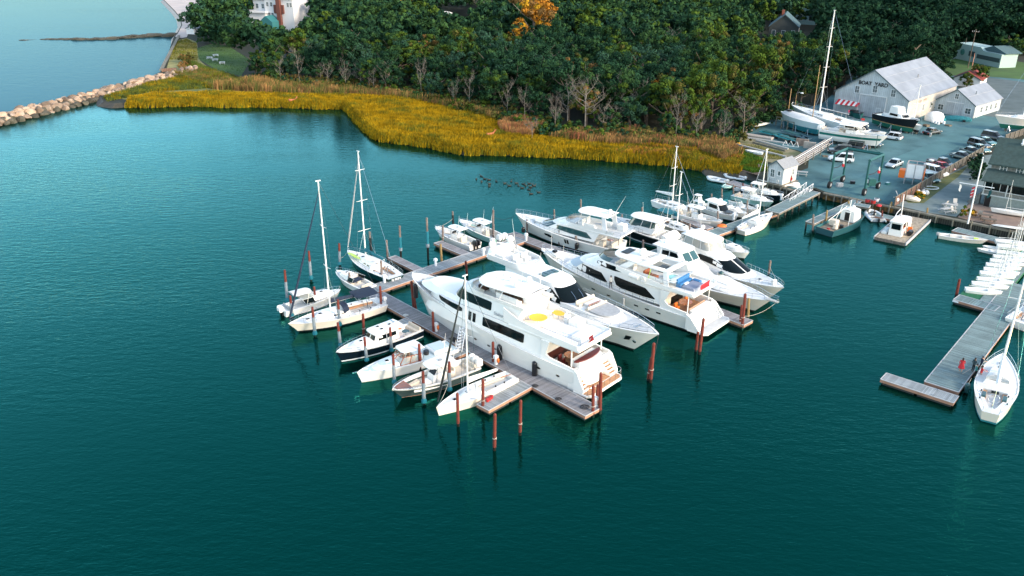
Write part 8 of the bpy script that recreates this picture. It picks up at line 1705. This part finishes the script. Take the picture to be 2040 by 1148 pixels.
a=Sh(plan(-1.6,1.2,1.2,1.1,.4,2.6,e=.6),plan(-1.5,.7,1.05,1.0,.3,3.9,e=.6)); m=MB(gel); a.walls(m); a.roof(m,.05); m.build('flybridge',r); m=MB(clr); a.strip(m,.38,.62,.1,.5,6,.02); m.build('flybridge_window',r); stands(r,10,1.5,1.3)
r=boatz('sailboat','small white sailboat with tall thin mast ashore beside the sunlit shed wall',(1838,249),1.4,-75,6.5,'sailboat',LZ+.9); sloop('x',(0,0),1.2,0,6.5,2.3,root=r,mh=9.5,mx=.55,boom=2.6,cover=None,house=(-.6,1.4),wheel=False,rail=False,hs=.9,jtop=.9,spr=(.5,)); stands(r,6,.9,.9)
r=boatz('sailboat','cream sailboat with dark bottom on stands at the right edge of the yard',(1982,229),1.9,166,13,'sailboat',LZ+1.6); sloop('x',(0,0),1.9,0,13,3.9,root=r,top=cream,bot=mk('green_bottom',(.01,.14,.09),.6),boot=gel,mh=17,mx=.56,boom=5,cover=None,house=(-1,3),hs=1.5,draft=.9,jtop=.93,spr=(.35,.65)); stands(r,12,1.6,1.6)
# ---------------------------------------------------------------- odds and ends of the yard
def pole(bx_,by_,h,label,m=greyc,rad=.13,cross=False,lamp=False,name='utility_pole',cat='pole',lean=0):
    p=at(bx_,by_,LZ); r=empty(name,p,R(-30),label,cat); MB(m).cyl((0,0,0),(lean,0,h),rad,rad*.7,7).build('pole',r)
    if cross: q=MB(m); q.bx(-1,1,-.06,.06,h-.9,h-.75); q.m(whitep); [q.cyl((x,0,h-.75),(x,0,h-.5),.06,n=5) for x in (-.9,-.3,.3,.9)]; q.build('crossarm',r)
    if lamp: q=MB(greyc); q.tube([(0,0,h),(.5,0,h+.3),(1.0,0,h+.25)],.05,5); q.build('arm',r); q=MB(whitep); q.sph((1.2,0,h+.15),(.4,.25,.18),9,5); q.build('lamp_head',r)
pole(1928,136,12,'wooden utility pole with crossarm in front of the white building',bark,.17,True); pole(1917,118,7,'dark pole left of the utility pole on the lawn',bark,.12); pole(1864,127,5,'weathered post standing at the garden path',greyc,.14); pole(1935,140,5.2,'pink and white flagpole on the lawn',mk('pinkish',(.7,.3,.2),.6),.1,name='flagpole'); pole(1581,232,5.5,'yard lamp on a tall thin pole beside the covered sailboat',goldm,.08,lamp=True,name='street_lamp',cat='lamp'); pole(477,40,17,'tall white flagpole left of the mansion',whitep,.22,name='flagpole'); pole(1887,82,3,'thin post at the left end of the white building',greyc,.1)
# awning hut
p=at(1660,226,LZ); r=empty('awning_hut',p,R(-40),'red and white striped awning on posts at the left corner of the big shed','awning'); 
for i in range(9): m=MB(red if i%2==0 else whitec); m.rings([[(.6*i,0,2.3),(.6*i+.6,0,2.3),(.6*i+.6,2.8,3.3),(.6*i,2.8,3.3)],[(.6*i,0,2.38),(.6*i+.6,0,2.38),(.6*i+.6,2.8,3.38),(.6*i,2.8,3.38)]]); m.build('awning_stripe',r,0)
for x in (.1,5.3):
    for y,z in ((.1,2.3),(2.7,3.2)): MB(greyc).cyl((x,y,0),(x,y,z),.06,n=6).build('post',r)
def thingbox(name,px,py,rz,dims,m,label,cat,z=LZ,r_=.08,grp=None):
    p=at(px,py,z); q=MB(m); q.rb(-dims[0]/2,dims[0]/2,-dims[1]/2,dims[1]/2,0,dims[2],r_); q.m(m); o=q.build(name,loc=p,rz=R(rz)); return tag(o,label,cat,grp)
for i,(px,py,lb) in enumerate(((1700,232,'left teal waste container by the big shed door'),(1708,236,'right teal waste container by the big shed door'))):
    p=at(px,py,LZ); r=empty('waste_container',p,R(-40),lb,'container'); m=MB(tg); m.rings([[(-.8,-.6,.1),(.8,-.6,.1),(.8,.6,.1),(-.8,.6,.1)],[(-1,-.75,1.3),(1,-.75,1.3),(1,.75,1.3),(-1,.75,1.3)]]); m.build('body',r,0); m=MB(black); m.rb(-1.05,1.05,-.8,.8,1.31,1.45,.04); m.build('lid',r)
p=at(1690,232,LZ); person(p.x,p.y,LZ,R(-90),'person in a pink top under the striped awning',mk('pink_top2',(.6,.05,.15),.7),greyc)
# tarps
def mound(name,px,py,rx,ry,h,m,label,cat,rz=0,seed=1):
    p=at(px,py,LZ); g=random.Random(seed); q=MB(m); q.rings([[(rx*math.cos(a)*k*(1+g.uniform(-.07,.07)),ry*math.sin(a)*k*(1+g.uniform(-.07,.07)),h*z) for a in [i*PI/7 for i in range(14)]] for k,z in ((1,0),(.97,.45),(.75,.82),(.4,.97),(.05,1))]); return tag(q.build(name,loc=p,rz=R(rz)),label,cat)
mound('covered_boat',1861,240,2.2,1.7,2.1,whitec,'pale rounded tarpaulin over a boat between the two sheds','covered boat'); mound('tarpaulin_heap',1906,240,3.2,1.2,1.1,teald,'turquoise tarpaulin heap in front of the workshop door','tarpaulin',-20,3)
tabm=mk('bleached_wood',(.42,.42,.40),.85)
def picnic_table(px,py,rz,label,m=tabm):
    p=at(px,py,LZ); r=empty('picnic_table',p,R(rz),label,'picnic table'); q=MB(m); q.bx(-.95,.95,-.38,.38,.72,.77); q.build('table_top',r,0)
    for sg in (1,-1): q=MB(m); q.bx(-.95,.95,sg*.75-.14,sg*.75+.14,.42,.46); q.build('bench',r,0)
    for x in (-.7,.7): q=MB(m); q.cyl((x,.75,0),(x,.2,.72),.05,n=4); q.cyl((x,-.75,0),(x,-.2,.72),.05,n=4); q.bx(x-.04,x+.04,-.75,.75,.38,.42); q.build('leg_frame',r,0)
picnic_table(1598,350,-20,'pale picnic table standing alone beside the mast racks'); picnic_table(1893,416,-30,'grey picnic table on the concrete left of the flagpole'); picnic_table(1884,424,20,'second grey picnic table nearest the quay edge'); picnic_table(1962,437,-20,'brown picnic table on the brick terrace',mk('brown_wood',(.12,.10,.08),.9)); picnic_table(1970,446,-20,'darker picnic table in front of the one on the brick terrace',mk('brown_wood',(.12,.10,.08),.9))
for i,(px,py,lb) in enumerate(((418,118,'far left white bench on the mansion lawn'),(429,122,'upper white bench on the mansion lawn'),(443,128,'lower right white bench on the mansion lawn'),(430,113,'white bench nearest the trees on the mansion lawn'))): picnic_table(px,py,10*i,lb,whitep)
def achair(px,py,rz,label):
    p=at(px,py,LZ); r=empty('deck_chair',p,R(rz),label,'chair','garden chairs on the quay'); q=MB(tabm); q.bx(-.3,.3,-.3,.3,.3,.36); q.build('seat',r,0); q=MB(tabm); q.rings([[(-.3,y,.33),(-.36,y,.33),(-.62,y,1.0),(-.56,y,1.0)] for y in (-.3,.3)]); q.build('backrest',r,0)
    for x in (-.25,.28):
        for y in (-.28,.28): MB(tabm).bx(x-.03,x+.03,y-.03,y+.03,0,.3).build('leg',r,0)
achair(1880,410,120,'grey garden chair left of the picnic table on the quay'); achair(1903,409,-100,'grey garden chair right of the picnic table on the quay'); achair(1952,430,60,'garden chair left of the brown picnic table'); achair(1900,424,-60,'garden chair nearest the planter')
# planter bush at the flagpole, weeds
def bush(px,py,h,rad,mats,label,seed,name='bush',dens=26,z=LZ):
    V_,F_,mi_=crown(seed,h,rad,12,dens,.2,[leaf[m] for m in mats],[1]*len(mats),low=.05); o=bpy.data.objects.new(name,npmesh(name,V_,F_,[leaf[m] for m in mats],mi_)); COL.objects.link(o); p=at(px,py,z); o.location=p; return tag(o,label,'bush')
bush(1923,434,1.5,1.3,['yg','gold'],'yellow green bush at the foot of the tall flagpole',401); bush(1936,434,1.4,.8,['olive','brown'],'brown olive bush right of the flagpole',402); bush(1829,399,.9,1.7,['yg','gold'],'yellow weeds beside the white floats at the fence',403); bush(1820,388,.6,.8,['blue','mid'],'low green weeds at the brown fence',404)
for i,(px,py,s,lb) in enumerate([(1787,398,.35,'lone white float hanging low on the brown fence'),(1829,382,.4,'white float against the fence, left of the group'),(1838,386,.5,'largest white float in the group at the fence'),(1846,384,.45,'white float right of the largest one'),(1832,386,.25,'smallest white float of the group'),(1840,381,.35,'white float highest in the group')]):
    p=at(px,py,LZ+s*.9 if i else LZ+1.0); q=MB(whitec); q.sph((0,0,0),s,12,8); q.m(rope).cyl((0,0,s),(0,0,s+.12),.05,n=6); tag(q.build('mooring_float',loc=p),lb,'float')
q=MB(whitep); q.tube([(1.3*math.cos(a),.9*math.sin(a),.25) for a in [i*PI/10 for i in range(20)]],.08,6,True); p=at(1854,377,LZ); tag(q.build('white_hoop',loc=p),'large white hoop lying behind the board fence','hoop')
q=MB(cream); q.tube([(-1.6,.3,.3),(-.3,0,.5),(.8,-.2,.5),(1.7,-.1,.25)],[.25,.5,.55,.3],9); q.cyl((-1.6,.3,.3),(-2.2,.9,1.2),.07,n=5); q.cyl((-1.2,.3,.5),(-2.4,-.4,.4),.06,n=5); p=at(1810,400,LZ); tag(q.build('wreck_pile',loc=p,rz=R(-25)),'cream coloured driftwood and buoy heap at the quay end of the fence','heap')
for i,(px,py,m_) in enumerate(((1728,403,redpaint),(1739,405,redpaint),(1746,401,whitep))):
    p=at(px,py,1.32); q=MB(m_); q.cyl((0,0,0),(0,0,.5),.38,.42,12); q.m(black).cyl((0,0,.505),(0,0,.52),.34,.34,12); tag(q.build('tub',loc=p),('left red tub on the timber landing','right red tub on the timber landing','white tub on the timber landing')[i],'tub')
mound('red_net_heap',1751,412,.45,.35,.3,red,'red net heap on the piling behind the inflatable','net').location.z=1.1
# sunfish on the terrace, boards
r=boatz('sailboat','small white board sailboat lying on the brick terrace by the clubhouse',(1973,416),.3,150,5.6,'sailboat',LZ+.35); dinghy(r,5.6,1.4,gel,5.4)
thingbox('white_board',2006,424,-10,(.9,.7,.1),whitep,'white square board in front of the small sailboat on the terrace','board')
for i in range(5):
    p=at(2003+i*9,452+i*1.2,LZ+.3+.25*(i%2)); q=MB(gel); q.rings([[(x,y*w_,z*w_) for y,z in ((-.35,0),(-.3,.16),(.3,.16),(.35,0),(.0,-.08))] for x,w_ in ((-1.9,.2),(-1.2,.9),(0,1),(1.2,.8),(1.9,.1))]); tag(q.build('surf_board',loc=p,rz=R(-28)),'white board on the rack at the terrace edge, number %s from the left'%('one','two','three','four','five')[i],'board','boards stored on the terrace')
# mast racks
p0=at(1563,347,LZ); p1=at(1640,300,LZ); d=p1-p0; L=d.length; r=empty('mast_rack',p0,math.atan2(d.y,d.x),'long weathered rack holding spare masts beside the little shed','rack')
for i in range(6):
    x=L*i/5
    for y in (-.8,.8): MB(capm).cyl((x,y,0),(x,y,1.6),.09,n=6).build('post',r)
    for z in (.5,1.0,1.45): MB(capm).bx(x-.07,x+.07,-1.0,1.0,z,z+.1).build('arm',r,0)
mi=0
for z in (.68,1.18,1.63):
    for y in (-.75,-.3,.2,.65):
        mi+=1; x0=rnd.uniform(-1.5,1.5); LL=L+rnd.uniform(-4,6) if z<1.5 else L+rnd.uniform(0,8); a_=p0+d.normalized()*x0; n_=Vector((-d.y,d.x,0)).normalized(); q=MB(alu if mi in (3,8,11) else (mk('grey_mast',(.30,.29,.29),.5) if mi%2 else mk('dull_mast',(.42,.38,.36),.5))); q.cyl((0,0,0),(LL*.97,0,0),.09,.07,8)
        pp=a_+n_*y; tag(q.build('spare_mast',loc=(pp.x,pp.y,LZ+z),rz=math.atan2(d.y,d.x)),'spare mast lying on the %s level of the rack'%({.68:'lowest',1.18:'middle',1.63:'top'}[z]),'mast','spare masts on the rack %s level'%({.68:'lowest',1.18:'middle',1.63:'top'}[z]))
# stored slabs, trailers, timbers, trestles
tl=mk('pale_concrete',(.36,.33,.29),.9,var=.15); tl2=mk('brown_board',(.22,.17,.14),.9,var=.2)
for i,(px,py,rz,dm,m_,lb) in enumerate([(1512,275,-38,(6,1.6,.5),tl,'long pale concrete slab left of the turquoise trailers'),(1597,291,-32,(2.6,.4,1.5),tl2,'brown panel standing at the mast racks'),(1612,296,-32,(2.4,.4,1.4),tl,'pale panel right of the brown one'),(1491,262,30,(2.2,.3,1.5),tl2,'tan panel leaning at the trees'),(1502,252,35,(5,.5,.9),tl2,'reddish stack of boards by the trees'),(1525,281,-35,(9,.35,.3),tabm,'long grey timber beam on the bank')]): thingbox('stored_slab',px,py,rz,dm,m_,lb,'slab')
for i,(a_,b_,lb) in enumerate((((1462,287),(1566,313),'very long timber log edging the grass bank'),((1500,284),(1565,301),'dark timber beam behind the edging log'),((1506,280),(1570,297),'grey timber beam farthest from the grass'))):
    A_=at(*a_,LZ+.15); B_=at(*b_,LZ+.15); d_=B_-A_; q=MB(tabm if i!=1 else capm); q.bx(0,d_.length,-.18,.18,-.15,.2); tag(q.build('timber_beam',loc=A_,rz=math.atan2(d_.y,d_.x),smooth=0),lb,'timber')
def trailer(a_,b_,m_,label):
    A_=at(*a_,LZ); B_=at(*b_,LZ); d_=B_-A_; L=d_.length; r=empty('boat_trailer',A_,math.atan2(d_.y,d_.x),label,'trailer')
    q=MB(m_); 
    for y in (-.8,.8): q.bx(0,L,y-.1,y+.1,.55,.75)
    for i in range(5): q.bx(L*i/4-.08,L*i/4+.08,-.7,.7,.56,.7)
    q.build('frame',r,0); q=MB(tg); q.bx(.5,L*.6,-.6,.6,.72,.85); q.build('bunk',r,0)
    for x in (L*.6,L*.75):
        for y in (-1.05,1.05): MB(rubber).cyl((x,y-.12,.35),(x,y+.12,.35),.35,.35,12).build('wheel',r)
tq=mk('turquoise_paint',(.03,.28,.32),.5)
trailer((1517,267),(1565,279),tq,'turquoise boat trailer nearest the trees'); trailer((1550,276),(1600,290),tq,'turquoise boat trailer in the middle of the stored gear'); trailer((1560,266),(1612,283),mk('blue_grey_paint',(.08,.16,.2),.6),'blue grey trailer behind the turquoise ones')
p=at(1559,290,LZ); r=empty('trestle',p,R(-28),'white zigzag trestle beside the turquoise trailers','trestle'); q=MB(whitep); q.tube([(0,0,.0),(.5,0,1.1),(1.1,0,.1),(1.6,0,1.1),(2.2,0,.1),(2.8,0,1.1),(3.3,0,0)],.07,5); q.bx(0,3.3,-.05,.05,0,.08); q.build('frame',r,0)
q=MB(cream); q.rings([[(x,y*w_,z*w_+.6) for y,z in ((-.45,.0),(-.35,.4),(.35,.4),(.45,0),(0,-.2))] for x,w_ in ((-2.8,.1),(-1.6,.8),(0,1),(1.6,.8),(2.8,.1))]); p=at(1518,254,LZ); tag(q.build('upturned_hull',loc=p,rz=R(36)),'cream upturned narrow hull lying on boards near the trees','hull')
for i,(px,py) in enumerate(((1556,257),(1568,260),(1545,250))):
    p=at(px,py,LZ); r=empty('trestle',p,R(-30),'tall timber trestle at the stern side of the covered sailboat, %s one'%('left','right','rear')[i],'trestle'); q=MB(capm); q.cyl((0,-.5,0),(0,0,1.9),.07,n=5); q.cyl((0,.5,0),(0,0,1.9),.07,n=5); q.cyl((1.3,-.5,0),(1.3,0,1.9),.07,n=5); q.cyl((1.3,.5,0),(1.3,0,1.9),.07,n=5); q.bx(-.1,1.4,-.06,.06,1.9,2.02); q.build('frame',r)
r=boatz('dinghy','white pram dinghy lying on the grass bank',(1484,300),.3,150,3.6,'dinghy',LZ+.2); dinghy(r,3.6,1.6,mk('bluish_white',(.6,.72,.76),.5))
for i,(px,py,m_,lb) in enumerate(((1467,283,yellow,'yellow kayak tipped against the bank by the trees'),(1462,281,tg,'green kayak beside the yellow one'))):
    p=at(px,py,LZ+.35); q=MB(m_); q.rings([[(x,y*w_,z*w_) for y,z in ((-.33,.0),(-.25,.2),(.25,.2),(.33,0),(0,-.2))] for x,w_ in ((-1.7,.05),(-1,.75),(0,1),(1,.75),(1.7,.05))]); o=q.build('kayak',loc=p,rz=R(110)); o.rotation_euler=(0,R(-8),R(110)); tag(o,lb,'kayak')
mound('dust_sheet',1584,372,.9,.7,.8,whitec,'white covered heap right of the little shed','cover',0,5); q=MB(cream); q.tube([(0,0,.35),(2.6,.5,.5)],[.16,.14],7); q.tube([(.2,.6,.3),(2.2,-.4,.35)],[.14,.14],7); p=at(1562,375,LZ); tag(q.build('cream_pipes',loc=p,rz=R(20)),'cream pipes lying crossed beside the little shed','pipe')
for i in range(5):
    p=at(1858+i*5.5,246+((i*7)%5)-2,LZ); tag(MB(whitep).cyl((0,0,0),(0,0,.5+.1*(i%3)),.3,.26,9).build('paint_drum',loc=p),'pale drum among the clutter below the workshop','drum','drums below the workshop')
# ---------------------------------------------------------------- distant buildings
def house(name,px,py,rz,w,l,eh,rh,wm,rm,label,wins=3,z=LZ,chim=True):
    p=at(px,py,z); r=empty(name,p,R(rz),label,'house'); gable(r,w,l,eh,rh,wm,wm,.5,.2,rm)
    for i in range(wins): window(r,w*(i+.5)/wins,eh*.3,w/wins*.35,eh*.4,panes=False)
    for i in range(4): window(r,l*(i+.5)/4,eh*.3,.9,eh*.4,side=True,X=w,panes=False)
    if chim: q=MB(mk('brick_red',(.26,.08,.05),.9)); q.bx(w*.35,w*.35+1,l*.4,l*.4+1,eh,rh+1.3); q.build('chimney',r,0)
    return r
bl=mk('blue_grey_roof',(.07,.13,.14),.9,var=.15); wh=mk('house_white',(.60,.62,.62),.8)
house('house',1530,78,-20,11,13,5,9.5,mk('grey_brown_wall',(.06,.07,.065),.9),bl,'grey shingled house with blue grey roof among the trees'); house('house',1583,48,-30,9,9,6,9,mk('aqua_wall',(.30,.5,.52),.8),bl,'small pale house behind the shingled one',2); house('house',1537,20,-15,22,8,6,9,wh,bl,'white house with long blue roof at the top of the wood',5); house('house',1486,6,-10,8,8,6,9,wh,bl,'white house fragment at the top edge of the picture',2); house('house',725,10,-8,7,8,8,11,mk('brick_red',(.26,.08,.05),.9),bl,'dark red house behind the trees right of the mansion',2)
# white building on the lawn
p=at(1899,116,LZ); d=at(1990,136,LZ)-p; r=empty('white_building',p,math.atan2(d.y,d.x),'low white building with dark window band and round green emblem','building'); L=d.length
m=MB(mk('white_render',(.34,.47,.45),.8)); m.rings([[(x,y,z) for x,z in ((0,0),(0,5.2),(L*.55,5.2),(L*.62,4.2),(L,4.2),(L,0))] for y in (0,6)]); m.build('walls',r,0); m=MB(bl); m.rings([[(L*.5,y,4.3),(L+.5,y,4.3),(L+.5,y,4.5),(L*.75,y,6.2),(L*.5,y,4.5)] for y in (1,7)]); m.build('roof',r,0)
m=MB(winm); m.bx(L*.32,L*.45,-.06,-.01,1.8,3.4); m.build('window',r,0); m=MB(winm); m.bx(L*.5,L*.98,-.06,-.01,1.6,2.9); m.build('window_band',r,0)
m=MB(mk('emblem_green',(.02,.16,.13),.7)); m.cyl((L*.18,-.02,2.6),(L*.18,-.08,2.6),1.0,1.0,18); m.build('emblem',r,0); m=MB(mk('emblem_line',(.15,.4,.36),.7)); m.tube([(L*.18+.75*math.cos(a),-.11,2.6+.75*math.sin(a)) for a in [i*PI/9 for i in range(18)]],.05,4,True); m.cyl((L*.18,-.11,1.9),(L*.18,-.11,3.3),.06,n=4); m.build('emblem_ring',r,0)
p=at(1897,170,LZ); r=empty('red_hut',p,R(-40),'low hut with dark red roof behind the big boat shed','hut'); gable(r,7,8,2.2,4.0,whitep,whitep,.4,.2,mk('red_roof',(.20,.035,.03),.9))
m=MB(leaf['deep']); 
# mansion
p=at(494,58,LZ); r=empty('mansion',p,R(-22),'white mansion with brick chimney and grey hipped roofs among the trees','house')
wm=mk('mansion_white',(.70,.70,.70),.7); gr=mk('slate_roof',(.13,.19,.20),.85,var=.15)
m=MB(wm); m.bx(0,10,0,10,0,7); m.build('ground_floor_wing',r,0); m=MB(wm); m.bx(-1,11,-1,11,7,7.7); m.build('terrace_cornice',r,0)
m=MB(wm); m.bx(2,9,3,11,7.7,12); m.bx(9.5,24,1,13,0,13); m.build('upper_floors',r,0)
m=MB(gr); m.rings([[(1.2,2.2,12),(9.8,2.2,12),(9.8,11.8,12),(1.2,11.8,12)],[(4,6,14.5),(7,6,14.5),(7,8,14.5),(4,8,14.5)]]); m.build('roof',r,0); m=MB(gr); m.rings([[(8.8,.2,13),(24.8,.2,13),(24.8,13.8,13),(8.8,13.8,13)],[(13,6,17.5),(20,6,17.5),(20,8,17.5),(13,8,17.5)]]); m.build('roof',r,0)
m=MB(mk('mansion_brick',(.15,.055,.04),.9)); m.bx(16.3,18.2,-.4,.8,0,18.5); m.bx(14.5,19.5,.3,.97,7,10.5); m.build('chimney',r,0)
for x,z in ((11,3),(11,9.8),(13,9.8),(21.5,9.8),(23,9.8),(11.5,5.5),(13.2,5.5)): window(r,x,z,1.0,1.6,y=.97)
for x in (1.6,8.4): window(r,x,1.5,1.1,2.6)
window(r,5,1.2,3.2,3.2,panes=True); window(r,4,8.6,1.2,1.8,y=2.97); window(r,7,8.6,1.2,1.8,y=2.97)
m=MB(mk('teal_gable',(.03,.17,.18),.7)); m.rings([[(10.5,-5,0),(17,-5,0),(17,-5,4),(13.7,-5,6.4),(10.5,-5,4)],[(10.5,.8,0),(17,.8,0),(17,.8,4),(13.7,.8,6.4),(10.5,.8,4)]]); m.build('annex',r,0); m=MB(redpaint); m.bx(1,6,-1.6,-.4,0,1.6); m.build('red_terrace',r,0)
p=at(372,68,LZ); r=empty('beach_hut',p,R(-20),'small white hut at the shore end of the beach','hut'); gable(r,4,5,2.2,3.0,whitep,whitep,.3)
p=at(779,44,LZ); r=empty('portable_cabin',p,R(0),'turquoise portable cabin under the silvery conifer','cabin'); MB(tq).rb(-1,1,-1,1,0,4,.2).build('body',r); MB(whitep).rb(-1.1,1.1,-1.1,1.1,4.02,4.3,.1).build('roof',r)
mound('white_marquee',883,40,6,5,4,whitec,'white marquee seen through the trees at the far lawn','tent',0,9)

# small clutter: pallets, crates, cones
g=random.Random(21)
pal=mk('pallet_wood',(.20,.16,.11),.9,var=.3)
for i,(px,py,lb) in enumerate(((1872,246,'pallet stack beside the turquoise heap'),(1889,251,'pallet lying alone in front of the workshop'),(1845,252,'pallet stack behind the black sedan'),(1644,312,'pallet under the long spare masts'),(1700,262,'pallet behind the green striped boat'),(1745,245,'pallet stack beside the big shed door'))):
    p=at(px,py,LZ); r=empty('pallet',p,g.uniform(0,3),lb,'pallet'); n_=1+i%3
    for k in range(n_):
        q=MB(pal)
        for j in range(5): q.bx(-.6,.6,-.5+j*.22,-.38+j*.22,k*.16+.1,k*.16+.13)
        for x in (-.55,0,.55): q.bx(x-.05,x+.05,-.5,.5,k*.16,k*.16+.098)
        q.build('deck',r,0)
for i,(px,py,m_,lb) in enumerate(((1855,240,tg,'green crate beside the tarpaulin covered boat'),(1880,240,tq,'turquoise crate in front of the workshop'),(1920,243,black,'black bin at the right corner of the workshop'),(1790,246,whitep,'white box under the bow of the black hulled cruiser'),(1718,240,redpaint,'red box near the waste containers'),(1600,262,whitep,'white bucket on the gravel near the covered sailboat'),(1672,372,greyc,'grey box at the left wheels of the hoist'),(1768,368,tealc,'teal box beside the staging tower'),(1698,366,black,'black stand between the legs of the hoist'))):
    thingbox('crate',px,py,g.uniform(0,90),(g.uniform(.6,1.1),g.uniform(.5,.9),g.uniform(.4,.9)),m_,lb,'crate',r_=.04)
